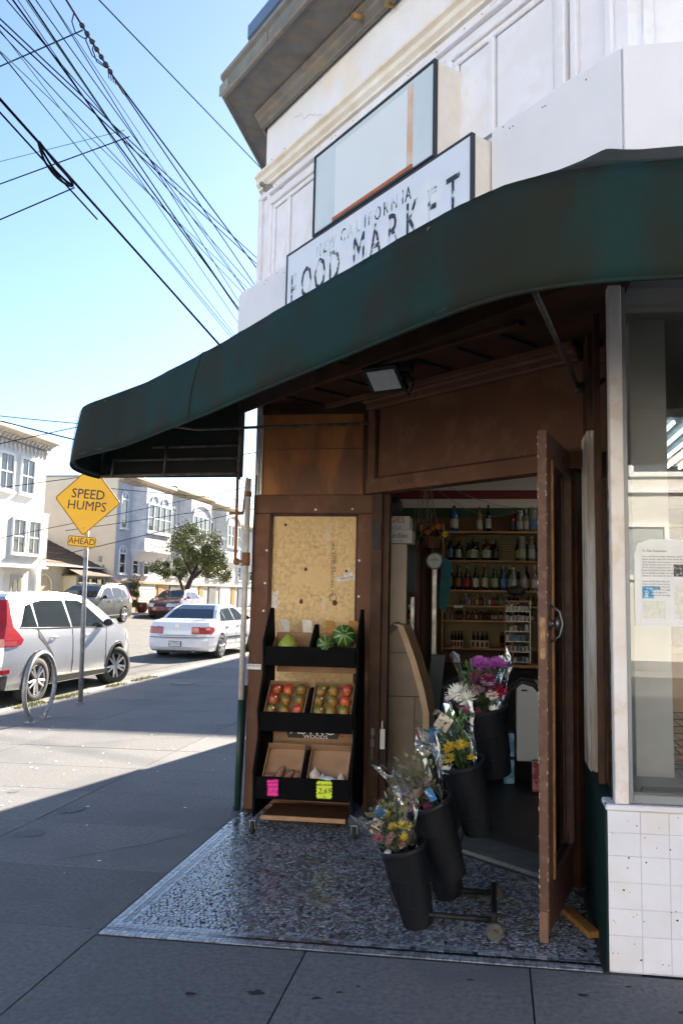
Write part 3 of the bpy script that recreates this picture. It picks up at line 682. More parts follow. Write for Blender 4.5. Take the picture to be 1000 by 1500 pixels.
for ch_ in 'FOOD MARKET':
    if ch_ != ' ': mesh('letter', textg(ch_, .305, CH(pos,.2025,3.645), xd, yd, .001, sx=.60, off=.0 if ch_ == 'M' else .005), LET, fm)
    pos += .172 if ch_ != ' ' else .10
us = signbox('blank_sign', 'blank pale glass-faced sign box with an orange strip above the lettered sign', 1.16, 2.41, 3.945, 4.50, .0, .2)
q = G(); chbox(q, 1.172, 2.40, .192, .197, 3.955, 4.49); mesh('sign_face', q, mat('pale_blue_face',(.60,.67,.70),.2,c2=(.50,.60,.66),scale=1), us)
q = G(); chbox(q, 1.42, 2.17, .197, .2015, 3.975, 4.45); mesh('sign_sheet', q, mat('milky_sheet',(.70,.74,.76),.15,c2=(.66,.71,.74),scale=1), us)
ORS = mat('orange_strip', (.42,.13,.045), .6, c2=(.30,.075,.02), scale=8)
q = G(); chbox(q, 1.40, 2.22, .197, .206, 3.958, 3.982); mesh('orange_strip', q, ORS, us)
q = G(); chbox(q, 2.18, 2.215, .197, .206, 3.985, 4.46); mesh('orange_strip', q, mat('faded_orange_strip',(.68,.58,.52),.6,c2=(.58,.36,.24),scale=6), us)

# ================================================================ pipes at the corner
dp = thing('corner_pipe', 'slim pipe painted white above and dark green below at the pavement edge of the entrance', 'pipe', (-1.885,5.91,0))
q = G(); q.tube([(-1.885,5.91,.0),(-1.885,5.91,.80)], .0235, 12); mesh('lower_pipe', q, mat('pipe_green',(.010,.05,.04),.5,c2=(.02,.035,.03),scale=10), dp, smooth=True)
q = G(); q.tube([(-1.885,5.91,.80),(-1.885,5.91,2.47)], .0215, 12); mesh('upper_pipe', q, mat('pipe_white',(.62,.60,.57),.55,c2=(.42,.38,.34),scale=9,bump=.3), dp, smooth=True)
q = G(); q.tube([(-1.885,5.91,1.80),(-1.885,5.91,1.90)], .032, 12); q.tube([(-1.885,5.91,2.33),(-1.885,5.91,2.37)], .028, 12); mesh('collar', q, RUST, dp, smooth=True)
q = G(); q.tube([(-1.92,5.93,0),(-1.885,5.95,.02),(-1.86,5.945,.9)], .014, 8); mesh('base_conduit', q, DARK, dp, smooth=True)
rp = thing('rusty_conduit', 'thin rusty brown conduit hanging beside the white corner pipe', 'conduit', (-2.01,6.0,1.9))
q = G(); q.tube([(-2.02,6.05,2.52),(-2.015,6.05,1.86),(-2.0,6.04,1.83),(-1.89,5.93,1.84)], .0125, 8); mesh('conduit_tube', q, RUST, rp, smooth=True)
q = G(); q.tube([(-2.075,6.05,2.215),(-1.96,6.05,2.215)], .012, 8); q.tube([(-1.965,6.05,2.215),(-1.94,6.04,2.5)], .009, 6); mesh('conduit_bracket', q, RUST, rp, smooth=True)
q = G(); q.ball((-2.0,6.04,1.835), .028, 10, 6); mesh('conduit_elbow', q, RUST, rp, smooth=True)
# black wire hanging along the pillar edge
q = G(); q.tube([(-1.83,5.935,2.5),(-1.84,5.93,2.1),(-1.835,5.93,1.6)], .005, 5)
props(mesh('hanging_wire', q, BLACKM, None), 'thin black wire hanging down the edge of the brown pillar', 'wire')

# ================================================================ floodlight under the soffit
fl = thing('floodlight', 'black LED floodlight with a square pale lens fixed under the recess ceiling', 'lamp', (-.70,4.92,3.0))
nrm = V(-.25,-.62,-.75).normalized(); e1 = V(.9,-.42,.05).cross(nrm).cross(nrm).normalized()*-1; e1 = (V(.88,-.35,0)-nrm*V(.88,-.35,0).dot(nrm)).normalized(); e2 = nrm.cross(e1)
c0 = V(-.70,4.90,2.95)
q = G(); q.ob(c0-e1*.125-e2*.10-nrm*.045, e1*.25, e2*.20, nrm*.045); 
for k in range(7): q.ob(c0-e1*.11+e1*(.034*k)-e2*.085-nrm*.065, e1*.006, e2*.17, nrm*.021)
mesh('lamp_housing', q, BLACKM, fl, bev=.006)
q = G(); q.ob(c0-e1*.098-e2*.072, e1*.196, e2*.144, nrm*.003); mesh('lens', q, mat('lamp_lens',(.62,.64,.62),.25,c2=(.5,.52,.5),scale=30), fl)
q = G(); q.tube([c0-e1*.13, c0-e1*.13-nrm*.1+V(0,0,.03), c0+e1*.0-nrm*.13+V(0,0,.03), c0+e1*.13-nrm*.1+V(0,0,.03), c0+e1*.13], .009, 6); mesh('bracket', q, BLACKM, fl, smooth=True)
q = G(); q.cbox((-.56,4.86,3.025),(.10,.10,.07)); mesh('junction_box', q, BLACKM, fl, bev=.01)
q = G(); q.tube([(-.56,4.86,3.0),(-.50,4.80,2.90),(-.53,4.82,2.83),c0+e1*.08-nrm*.05], .006, 6); q.tube([(-.61,4.86,3.03),(-.85,4.85,3.03),(-1.1,4.6,3.02),(-1.35,4.55,3.03)], .006, 6); mesh('cable', q, BLACKM, fl, smooth=True)

# ================================================================ open door leaf
dr = thing('shop_door', 'brown wooden shop door with a tall glass pane standing open towards the street', 'door', (.43,4.76,0))
DE = (V(.228,3.98,0)-V(.43,4.76,0)).normalized(); DN = V(DE.y,-DE.x,0); 
if DN.x < 0: DN = -DN
DW = .80; D0 = V(.43,4.76,0)
def DP(s, d, z): return D0 + DE*s + DN*d + V(0,0,z)
def dbox(g, s0, s1, d0, d1, z0, z1): return g.ob(DP(s0,d0,z0), DE*(s1-s0), DN*(d1-d0), V(0,0,z1-z0))
q = G(); dbox(q, DW-.11, DW, -.025, .022, .03, 2.43); mesh('stile', q, BROWNW, dr, bev=.004)
q = G(); dbox(q, 0, .11, -.025, .022, .03, 2.43); mesh('stile', q, BROWNW, dr, bev=.004)
q = G(); dbox(q, .11, DW-.11, -.024, .021, 2.29, 2.43); mesh('rail', q, BROWNW, dr, bev=.004)
q = G(); dbox(q, .11, DW-.11, -.024, .021, .03, .25); mesh('rail', q, BROWNW, dr, bev=.004)
q = G(); dbox(q, DW-.13, DW-.105, .022, .034, .25, 2.29); mesh('glazing_bead', q, mat('bare_wood_edge',(.30,.15,.06),.6,c2=(.18,.09,.04),scale=18), dr, bev=.002)
q = G(); dbox(q, .105, .125, .022, .03, .25, 2.29); dbox(q, .125, DW-.13, .022, .03, .25, .27); dbox(q, .125, DW-.13, .022, .03, 2.27, 2.29); mesh('glazing_bead', q, BROWNW, dr)
q = G(); dbox(q, .11, DW-.11, -.004, .002, .25, 2.29); mesh('pane', q, GLASS_D, dr)
q = G(); dbox(q, DW, DW+.012, -.022, .020, .0, .14); mesh('kick_block', q, mat('raw_block',(.20,.10,.065),.7,c2=(.15,.075,.05),scale=20), dr, bev=.003)
q = G(); dbox(q, DW+.0005, DW+.003, -.014, .012, 1.30, 1.50); mesh('lock_plate', q, mat('brass_plate',(.24,.17,.08),.4,.7,c2=(.12,.06,.04),scale=30), dr)
Mh = Matrix((DE, V(0,0,1), DN)).transposed().to_4x4(); Mh.translation = DP(DW-.06,.022,1.47)
q = G(); q.lathe([(.0,.0),(.026,.0),(.022,.006),(.011,.010),(.010,.022),(.020,.030),(.024,.042),(.018,.052),(0,.056)], 18, Mh, caps=False, sy=1.5); mesh('door_knob', q, mat('dull_steel',(.10,.10,.10),.35,.8), dr, smooth=True)
q = G(); q.tube([DP(DW-.035,.03,1.56),DP(DW-.035,.075,1.53),DP(DW-.035,.09,1.47),DP(DW-.035,.075,1.41),DP(DW-.035,.03,1.38)], .007, 8); mesh('pull_handle', q, MATS['dull_steel'], dr, smooth=True)
for z_ in (.35,1.2,2.15):
    q = G(); q.tube([DP(-.01,.02,z_-.05),DP(-.01,.02,z_+.05)], .009, 8); mesh('hinge', q, METAL, dr, smooth=True)
q = G(); rg = random.Random(4)
for i in range(70):
    z_ = rg.uniform(.1,2.42); s_ = DW+.0012; d_ = rg.choice((-.0225,.0195))+rg.uniform(-.003,.003); h = rg.uniform(.003,.016)
    dbox(q, s_-.001, s_+.0004, d_-.0015, d_+.0015, z_, z_+h)
mesh('paint_chip', q, mat('chipped_primer',(.5,.42,.36),.8), dr, kind='stuff')
# loose plank behind the door
q = G(); q.ob((.33,4.35,.004),(.24*.45,-.24*1.25,0),(.055,.02,0),(0,0,.03)); 
props(mesh('wood_plank', q, mat('honey_wood',(.36,.17,.045),.5,c2=(.22,.10,.03),scale=9,stretch=(1,6,1)), None, org=(.33,4.35,0), bev=.003), 'short honey-coloured plank lying on the mosaic behind the open door', 'plank')

# ================================================================ produce stand
st = thing('produce_stand', 'black wooden three-tier rolling stand holding open boxes of fruit', 'display stand', (-1.3,5.6,0))
SL, SR = -1.60, -.955
def side(xa, xb):
    pr = [(5.40,.10),(5.40,.26),(5.38,.40),(5.47,.60),(5.47,.68),(5.44,.80),(5.54,1.02),(5.54,1.12),(5.52,1.26),(5.70,1.49),(5.74,1.49),(5.80,1.2),(5.84,.1)]
    return G().prism([(xa,y,z) for y,z in pr], (xb-xa,0,0))
for xa in (SL-.02, SR):
    mesh('side_panel', side(xa, xa+.02), BLKW, st, bev=.003)
tiers = [(.22,.365,5.395,.30),(.655,.785,5.455,.72),(1.09,1.225,5.53,1.16)]
for (zb, zt, yf_, zs) in tiers:
    q = G(); q.box(SL+.002, yf_, zb, SR-.002, yf_+.014, zt); mesh('front_board', q, BLKW, st, bev=.003)
    q = G(); q.ob((SL+.002, yf_+.015, zb+.02),(SR-SL-.004,0,0),(0,.27,.12),(0,0,.012)); mesh('shelf', q, BLKW, st)
    q = G(); xm = (SL+SR)/2; q.prism([(xm-.012,yf_+.016,zb+.03),(xm-.012,yf_+.016,zt+.005),(xm-.012,yf_+.17,zt+.15),(xm-.012,yf_+.215,zt+.15),(xm-.012,yf_+.26,zb+.14)], (.024,0,0)); mesh('divider', q, BLKW, st, bev=.002)
q = G(); q.box(SL+.03,5.43,.075,SR-.03,5.45,.105); mesh('crossbar', q, mat('pale_pine',(.42,.24,.12),.6,c2=(.3,.16,.08),scale=12), st, bev=.003)
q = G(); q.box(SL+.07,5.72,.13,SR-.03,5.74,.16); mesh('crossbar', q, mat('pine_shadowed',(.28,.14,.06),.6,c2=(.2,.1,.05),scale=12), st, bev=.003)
q = G(); q.box(SL+.03,5.45,.085,SR-.03,5.80,.095); mesh('base_board', q, mat('brown_board',(.11,.05,.025),.6,c2=(.07,.03,.018),scale=9), st)
q = G(); q.box(SR+.0,5.36,.08,SR+.12,5.52,.14); mesh('dolly_edge', q, mat('slate_blue_paint',(.03,.04,.055),.6), st, bev=.003)
def caster(x, y, parent, r=.042, name='caster', fm_=METAL):
    q = G(); q.cbox((x,y,r*2+.004),(.05,.05,.006)); q.cbox((x-.018,y,r*1.4),(.004,.04,r*1.2)); q.cbox((x+.018,y,r*1.4),(.004,.04,r*1.2))
    f_ = mesh(name, q, fm_, parent)
    Mw = Matrix.Translation((x,y-.008,r))@Matrix.Rotation(R_(90),4,'Y')
    q = G(); q.lathe([(.0,-.012),(r*.45,-.012),(r*.5,-.010),(r*.9,-.012),(r,-.008),(r,.008),(r*.9,.012),(r*.5,.010),(r*.45,.012),(0,.012)], 20, Mw, caps=False); mesh('wheel', q, RUB, f_, smooth=False)
for x, y in ((SL+.0,5.375),(SR+.04,5.375),(SL+.03,5.78),(SR-.03,5.78)): caster(x, y, st)
# cardboard boxes in it (open trays, leaning back)
def tray(name, label, xa, xb, yf_, zb, d=.24, h=.09, tilt=R_(30), back=.10, m=CARD, group='open cardboard boxes on the produce stand'):
    t = thing(name, label, 'box', ((xa+xb)/2, yf_, zb), group)
    c, s_ = math.cos(tilt), math.sin(tilt)
    def T(x, u, v): return V(x, yf_ + u*c - v*s_, zb + u*s_ + v*c)
    th = .004
    def tb(x0,x1,u0,u1,v0,v1): return G().ob(T(x0,u0,v0), T(x1,u0,v0)-T(x0,u0,v0), T(x0,u1,v0)-T(x0,u0,v0), T(x0,u0,v1)-T(x0,u0,v0))
    mesh('box_floor', tb(xa,xb,0,d,0,th), m, t)
    mesh('box_side', tb(xa,xa+th,0,d,th,h), m, t); mesh('box_side', tb(xb-th,xb,0,d,th,h), m, t)
    mesh('box_back', tb(xa+th,xb-th,d-th,d,th,h+back), m, t)
    mesh('box_front', tb(xa+th,xb-th,0,th,th,h*.55), m, t)
    return t, T
GRPB = 'open cardboard boxes on the produce stand'
xm = (SL+SR)/2
trays = {}
for key, lab, xa, xb, ti in (
  ('tl','cardboard box with white corner tabs on the top tier, left of the watermelons',SL+.03,xm-.025,2),
  ('tr','orange-tabbed cardboard box holding watermelons on the top tier',xm+.03,SR-.02,2),
  ('ml','cardboard box of mangoes with a red and green front edge, middle tier',SL+.02,xm-.02,1),
  ('mr','plain brown cardboard box of mangoes on the middle tier, beside the open door jamb',xm+.025,SR-.015,1),
  ('bl','cardboard box with sweet potatoes above the pink price card',SL+.04,xm-.02,0),
  ('br','cardboard box with pale onions above the yellow price card',xm+.025,SR-.02,0)):
    zb, zt, yf_, zs = tiers[ti]
    trays[key] = tray('cardboard_box', lab, xa, xb, yf_+.055, zt-(.05 if ti < 2 else .09), d=.25 if ti < 2 else .2, h=.06, tilt=R_(36 if ti == 2 else 52), back=.02)
TABW = mat('white_tab', (.62,.60,.56), .7, c2=(.5,.47,.43), scale=20); TABO = mat('orange_tab', (.42,.20,.035), .7, c2=(.32,.15,.03), scale=20)
for key, xs3, m_ in (('tl',(-1.555,-1.385),TABW),('tr',(-1.215,-1.04),TABO)):
    t, T = trays[key]
    for i, x in enumerate(xs3):
        q = G(); a_ = T(x,.235,.02); q.add([a_, a_+V(.07,-.01,-.0), a_+V(.062,.0,.10), a_+V(.045,.0,.115), a_+V(-.012,.0,.115)], [(0,1,2,3,4)]); q.add([p+V(0,.003,0) for p in (a_, a_+V(.07,-.01,0), a_+V(.062,0,.10), a_+V(.045,0,.115), a_+V(-.012,0,.115))][::-1], [(0,1,2,3,4)]); mesh('tab', q, m_, t)
t, T = trays['ml']
for (u0,u1), m_, nm in (((SL+.025,SL+.115),mat('green_card',(.02,.11,.04),.6),'green_flap'),((SL+.12,xm-.025),mat('red_card',(.42,.025,.015),.6),'red_flap')):
    q = G(); q.ob(T(u0,-.002,.03), V(u1-u0,0,0), V(0,-.002,0), V(0,.006,.032)); mesh(nm, q, m_, t)
# fruit
MANG = mat('mango_skin', (.10,.17,.025), .38, c2=(.38,.05,.03), scale=9, lo=.42, hi=.6, rnd=.2, c3=(.38,.24,.03), s3=11)
MANR = mat('red_mango_skin', (.42,.045,.03), .35, c2=(.40,.20,.03), scale=10, lo=.45, hi=.65, rnd=.2)
def mango(x, y, z, red, lab, k):
    rg = random.Random(k); q = G()
    m3 = Matrix.Rotation(rg.uniform(-.5,.5),4,'Y')@Matrix.Rotation(rg.uniform(-.6,.6),4,'X')@Matrix.Rotation(rg.uniform(0,3),4,'Z')
    q.ball((x,y,z), .0415, 14, 10, (rg.uniform(.86,.98),.88,rg.uniform(1.02,1.18)), mat=m3)
    q.v = [(vx, vy, vz + .006*max(0,(vx-x)/.04)) for vx,vy,vz in q.v]
    o = props(mesh('mango', q, MANR if red else MANG, None, smooth=True, org=(x,y,z-.035)), lab, 'mango', 'mangoes in the middle tier of the stand')
    if k % 3 == 0: q = G(); q.ob(V(x+.018,y-.0335,z+.018),(.008,.004,0),(0,.0008,0),(0,0.002,.008)); mesh('sticker', q, WHP, o)
    return o
rows = ['front','middle','back']; cols3 = ['left','middle','right']
k = 0
for key, redset, nm in (('ml',{(2,0),(1,0),(2,1),(0,2)},'left box'),('mr',{(2,2),(1,2)},'right box')):
    t, T = trays[key]; xa = SL+.07 if key == 'ml' else xm+.075
    for r in range(3):
        for c in range(3):
            P = T(xa+c*.088+random.uniform(-.006,.006), .038+r*.082, .040)
            red = (r,c) in redset
            mango(P.x, P.y, P.z+random.uniform(-.004,.004), red, ('red' if red else 'green')+' mango, '+rows[r]+' row, '+['first','second','third'][c]+' from left in the '+nm, k); k += 1
def melon(c, r, s3, lab, dark, rot, nm='watermelon'):
    q = G(); m3 = Matrix.Rotation(rot,4,'Y'); n, kk = 32, 14
    q.ball(c, r, n, kk, s3, mat=m3@Matrix.Rotation(R_(75),4,'X'))
    # stripes as separate material faces
    for i in range(len(q.f)):
        j = i % n if i >= 2*n else (i//2)
        if i >= 2*n: q.m[i] = 1 if ((i-2*n) % n) % 4 in (0,) else (2 if ((i-2*n)%n) % 4 == 2 else 0)
    return props(mesh(nm, q, [mat('melon_dark',(.02,.07,.02),.3,c2=(.03,.10,.03),scale=30), mat('melon_light',(.40,.42,.10),.3,c2=(.2,.3,.06),scale=30), mat('melon_mid',(.05,.15,.035),.3,c2=(.02,.08,.02),scale=40)], None, smooth=True, org=(c[0],c[1],c[2]-r)), lab, nm)
melon((-1.06,5.635,1.30), .082, (1,1,1.02), 'round striped watermelon with a yellow patch in the orange-tabbed box', 0, .6)
melon((-1.185,5.60,1.245), .062, (1,1,1.5), 'long dark striped watermelon lying beside the round one on the top tier', 1, 1.5)
q = G(); q.lathe([(.0,.075),(.012,.068),(.04,.045),(.065,.01),(.068,-.02),(.05,-.055),(0,-.07)], 20, Matrix.Translation((-1.46,5.615,1.235)), caps=False)
props(mesh('pomelo', q, mat('pomelo_skin',(.30,.36,.06),.45,c2=(.22,.28,.04),scale=30,bump=.3,bscale=200), None, smooth=True, org=(-1.46,5.615,1.19)), 'single yellow-green pomelo in the white-tabbed box on the top tier', 'pomelo')
SWP = mat('sweet_potato_skin', (.26,.12,.075), .7, c2=(.18,.08,.05), scale=20, bump=.4)
t, T = trays['bl']
for i, (dx, u, ang, L_) in enumerate(((.03,.03,.3,.1),(.10,.05,1.1,.13),(.165,.04,.9,.11),(.22,.03,1.3,.09))):
    p = T(SL+.05+dx, u, .03); d = V(math.cos(ang),.2,math.sin(ang)*.9).normalized()*L_/2
    q = G(); q.tube([p-d, p-d*.6, p, p+d*.6, p+d], [.006,.019,.024,.018,.005], 10)
    props(mesh('sweet_potato', q, SWP, None, smooth=True, org=tuple(p)), ['small','thick','leaning','rightmost'][i]+' reddish sweet potato, '+ORDN[i]+' from the left above the pink card', 'sweet potato', 'sweet potatoes in the bottom tier')
t, T = trays['br']
for i, (dx, u, r, lab) in enumerate(((.045,.05,.042,'large pale garlic bulb at the left of the bottom right box'),(.10,.03,.028,'small pale garlic bulb behind the white bag, bottom right box'),(.225,.035,.03,'pinkish garlic bulb at the right end of the bottom right box'))):
    p = T(xm+.03+dx, u, .035)
    q = G(); q.lathe([(.0,-r*.8),(r*.6,-r*.75),(r,-.1*r),(r*.85,.45*r),(r*.3,.9*r),(r*.12,1.3*r),(0,1.35*r)], 14, Matrix.Translation(p), caps=False)
    props(mesh('garlic', q, mat('garlic_skin',(.55,.48,.42),.5,c2=(.42,.32,.28),scale=25), None, smooth=True, org=tuple(p)), lab, 'garlic')
p = T(xm+.16,.02,.05); q = G(); q.ball(p, .05, 12, 6, (1.2,.6,.4), jit=.12)
props(mesh('plastic_bag', q, mat('pale_blue_bag',(.45,.52,.62),.35,c2=(.6,.66,.75),scale=30), None, smooth=False, org=tuple(p)), 'crumpled pale blue plastic bag in front of the garlic', 'bag')
# printed carton behind the bottom tier
cb_ = thing('printed_carton', 'brown carton with black, white and red ASTRO lettering behind the bottom tier', 'carton', (-1.28,5.72,.55))
q = G(); q.box(SL+.03,5.70,.46,SR-.02,5.71,.655); mesh('carton_panel', q, CARD, cb_)
q = G(); q.prism([(-1.49,5.698,.66),(-1.46,5.698,.575),(-1.10,5.698,.575),(-1.07,5.698,.66)], (0,-.0015,0)); mesh('black_badge', q, INKB, cb_)
q = textg('ASTRO', .085, (-1.28,5.6955,.628), (1,0,0), (0,0,1), .0008, sx=1.25, off=.004); textg('WOODS', .035, (-1.26,5.6955,.585), (1,0,0), (0,0,1), .0008, g=q, sx=1.3); mesh('badge_lettering', q, WHP, cb_)
q = G(); q.ball((-1.27,5.695,.635),.007); q.ball((-1.5,5.697,.63),.012,sc_=(1,.1,1)); q.ball((-1.07,5.697,.6),.012,sc_=(1,.1,1)); mesh('red_dot', q, mat('red_ink',(.5,.03,.03),.5), cb_)
# strip of wood behind the middle tier
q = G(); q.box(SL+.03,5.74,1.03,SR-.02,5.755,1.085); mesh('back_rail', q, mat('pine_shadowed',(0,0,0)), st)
# price cards
def card(name, x, z, w, h, c, lab, lines):
    t = thing(name, lab, 'price card', (x,5.385,z)); pts = []; n = 6
    for i in range(n*2): pts.append((x-w/2+w*i/(2*n), z+h/2-(.009 if i%2 else 0)))
    for i in range(n*2): pts.append((x+w/2-(.009 if i%2 else 0), z+h/2-h*i/(2*n)))
    for i in range(n*2): pts.append((x+w/2-w*i/(2*n), z-h/2+(.009 if i%2 else 0)))
    for i in range(n*2): pts.append((x-w/2+(.009 if i%2 else 0), z-h/2+h*i/(2*n)))
    q = G(); q.prism([(a,5.388,b) for a,b in pts], (0,-.002,0)); mesh('card', q, c, t)
    q = G()
    for s_, sz, dz, sx_ in lines: textg(s_, sz, (x+.002,5.3845,z+dz), (1,0,.05), (-.05,0,1), .0005, g=q, sx=sx_, sh=.2, off=.003)
    mesh('handwriting', q, INKB if 'yellow' in lab else mat('dark_pink_ink',(.25,.0,.10),.6), t)
card('price_card', -1.475, .298, .09, .115, mat('neon_pink',(.85,.02,.30),.5), 'neon pink zigzag-edged price card on the bottom tier', [('sweet',.03,.035,1),('potato',.03,.008,1),('1.29 lb',.028,-.025,1)])
card('price_card', -1.125, .300, .112, .12, mat('neon_yellow',(.70,.85,.03),.5), 'neon yellow zigzag-edged price card marked 2.69 on the bottom tier', [('wh.onion',.028,.034,1),('2,69',.05,-.008,1.05),('lb',.02,-.045,1)])
# blue-black crate beside the stand
q = G(); q.box(-.92,5.45,.0,-.74,5.62,.11); 
bt = props(mesh('plastic_bag', q, mat('blue_plastic',(.05,.09,.15),.3,c2=(.3,.36,.42),scale=14,lo=.5,hi=.6), None, bev=.03, org=(-.83,5.5,0), seg=2), 'blue and clear plastic bundle on the floor at the foot of the stand', 'bag')
# ================================================================ flower cart with buckets
fc = thing('flower_cart', 'black tubular two-wheeled trolley carrying tilted flower buckets in the doorway', 'cart', (-.2,4.2,0))
q = G(); q.tube([(.0,4.02,.07),(-.30,4.02,.075),(-.40,4.02,.08),(-.47,4.02,.11),(-.50,4.03,.17),(-.50,4.10,.22),(-.50,4.30,.22),(-.49,4.38,.16),(-.42,4.40,.08),(-.3,4.40,.06),(.0,4.40,.06)], .0145, 8); mesh('base_frame', q, BLACKM, fc, smooth=True)
q = G(); q.tube([(.0,3.95,.055),(.0,4.47,.055)], .010, 8); mesh('axle', q, BLACKM, fc, smooth=True)
q = G(); q.ob((-.02,4.0,.05),(.03,0,0),(0,.42,0),(0,0,.06)); mesh('axle_block', q, BLACKM, fc, bev=.006)
for y_ in (3.955,4.465):
    Mw = Matrix.Translation((0,y_,.042))@Matrix.Scale(.76,4)@Matrix.Rotation(R_(90),4,'X')
    q = G(); q.lathe([(.032,-.016),(.050,-.016),(.055,-.010),(.055,.010),(.050,.016),(.032,.016)], 24, Mw, caps=False); wh = mesh('wheel', q, mat('grey_tyre',(.028,.027,.026),.8,c2=(.12,.11,.10),scale=20), fc, smooth=False)
    q = G(); q.lathe([(0,-.010),(.012,-.018),(.016,-.010),(.034,-.012),(.034,.012),(.016,.010),(.012,.018),(0,.018)], 20, Mw, caps=False)
    mesh('hub', q, mat('grey_hub',(.09,.082,.075),.6,c2=(.05,.045,.04),scale=25), wh, smooth=False)
for y_ in (4.66,4.86):
    q = G(); q.tube([(-.26,y_-.2,.06),(-.16,y_,.35),(-.05,y_,.70),(.03,y_+.02,.95),(.09,y_+.02,1.07),(.15,y_+.02,1.12),(.22,y_+.02,1.10),(.27,y_+.02,1.04)], .013, 8); mesh('upright', q, BLACKM, fc, smooth=True)
for z_, x_ in ((.28,-.18),(.52,-.11),(.8,-.02)):
    q = G(); q.tube([(x_,4.62,z_),(x_,4.88,z_)], .010, 8); mesh('crossbar', q, BLACKM, fc, smooth=True)
BUCK = mat('bucket_plastic', (.004,.005,.007), .5, spec=.2, c2=(.009,.010,.013), scale=7, rvar=.2, bump=.3, bscale=120, stretch=(1,1,.5))
def bucket(bx, by, bz, tx, ty, H, r0, r1, lab, grp):
    ax = V(tx-bx, ty-by, 0); ax = V(ax.x, ax.y, H).normalized()
    e1 = V(1,0,0)-ax*ax.x; e1.normalize(); e2 = ax.cross(e1); Mb = Matrix((e1,e2,ax)).transposed().to_4x4(); Mb.translation = V(bx,by,bz)
    t = thing('flower_bucket', lab, 'bucket', (bx,by,bz), grp)
    L_ = H; f = lambda k: r0+(r1-r0)*k
    q = G(); q.lathe([(0,.004),(f(0)-.004,.0),(f(0),.004),(f(.28),L_*.28),(f(.28)+.003,L_*.285),(f(.62),L_*.62),(f(.62)+.004,L_*.625),(f(.97),L_*.95),(f(.97)-.003,L_*.95),(f(.6)-.003,L_*.6),(f(.5)-.003,L_*.5),(0,L_*.5)], 30, Mb, caps=False); mesh('bucket_body', q, BUCK, t, smooth=False)
    q = G(); q.lathe([(f(1)-.004,L_*.945),(f(1)+.007,L_*.945),(f(1)+.009,L_*.96),(f(1)+.009,L_*.99),(f(1)+.004,L_),(f(1)-.004,L_*.995)], 30, Mb, caps=False); mesh('rim', q, mat('bucket_rim',(.012,.013,.018),.3,spec=.5), t, smooth=False)
    q = G(); q.lathe([(f(.285)+.003,L_*.286),(f(.29)+.0055,L_*.292),(f(.3)+.003,L_*.30)], 30, Mb, caps=False); q.lathe([(f(.625)+.003,L_*.626),(f(.63)+.0065,L_*.634),(f(.64)+.003,L_*.645)], 30, Mb, caps=False); mesh('ridge', q, BUCK, t, smooth=True)
    return t, Mb, V(bx,by,bz)+ax*L_, ax
GB = 'black florist buckets on the trolley'
B1 = bucket(-.365,4.06,.015,-.45,4.03,.385,.075,.112,'lowest black bucket at the front with a wilting yellow and pink bouquet',GB)
B2 = bucket(-.215,4.22,.19,-.35,4.17,.40,.078,.118,'second black bucket up the trolley, with a brownish wrapped bouquet',GB)
B3 = bucket(-.085,4.42,.36,-.18,4.36,.385,.078,.118,'third black bucket up the trolley, with yellow flowers and a paper tag',GB)
B4 = bucket(.01,4.62,.615,-.065,4.56,.39,.082,.125,'topmost black bucket holding the purple and white bouquet',GB)
bucket(-.235,4.42,.03,-.33,4.40,.36,.075,.11,'dark bucket half hidden low behind the two front buckets',GB)
bucket(-.06,4.95,.80,-.22,4.93,.34,.08,.12,'empty black bucket at the top back, leaning behind the purple flowers',GB)

LEAF = mat('leaf_green', (.05,.13,.022), .5, c2=(.09,.17,.04), scale=12); LEAF2 = mat('dull_leaf', (.13,.15,.06), .6, c2=(.20,.17,.09), scale=12)
def leaf(q, p, d, L_, w_, rg):
    d = d.normalized(); s_ = d.cross(V(rg.gauss(0,1),rg.gauss(0,1),rg.gauss(0,1))).normalized(); n_ = d.cross(s_)
    q.add([p, p+d*L_*.35+s_*w_+n_*.003, p+d*L_*.8+s_*w_*.6, p+d*L_, p+d*L_*.8-s_*w_*.6, p+d*L_*.35-s_*w_+n_*.003], [(0,1,2,3,4,5)])
def flower(q, c, d, r, rg, n=14, rows=3, cup=.75):
    d = d.normalized(); a = d.cross(V(.3,.2,.9)).normalized(); b = d.cross(a)
    for k in range(rows):
        rr = r*(1-.25*k); m = max(5, int(n*(1-.12*k)))
        for i in range(m):
            an = 2*math.pi*(i+.5*k)/m+rg.gauss(0,.08); o = a*math.cos(an)+b*math.sin(an); s_ = d.cross(o); el = cup*(.3+.45*k)+rg.gauss(0,.08)
            t = (o*math.cos(el)+d*math.sin(el)); w_ = rr*3.2/m
            p0 = c+o*rr*.08; q.add([p0-s_*w_*.25, p0+s_*w_*.25, p0+t*rr*.6+s_*w_*.6, p0+t*rr+d*.003, p0+t*rr*.6-s_*w_*.6], [(0,1,2,3,4)])
def FM(name, c, c2): return mat(name, c, .55, c2=c2, scale=30)
FW = FM('white_petal',(.75,.74,.68),(.6,.6,.5)); FY = FM('yellow_petal',(.62,.42,.02),(.75,.55,.05)); FP = FM('purple_petal',(.28,.04,.28),(.4,.1,.38))
FPK = FM('pink_petal',(.62,.16,.26),(.7,.35,.4)); FR_ = FM('red_petal',(.45,.01,.05),(.3,.005,.03)); FMA = FM('maroon_petal',(.12,.01,.05),(.2,.02,.08)); FBR = FM('faded_petal',(.30,.17,.12),(.45,.30,.25)); FLP = FM('pale_pink_petal',(.7,.5,.55),(.5,.3,.35))
WRAP = None
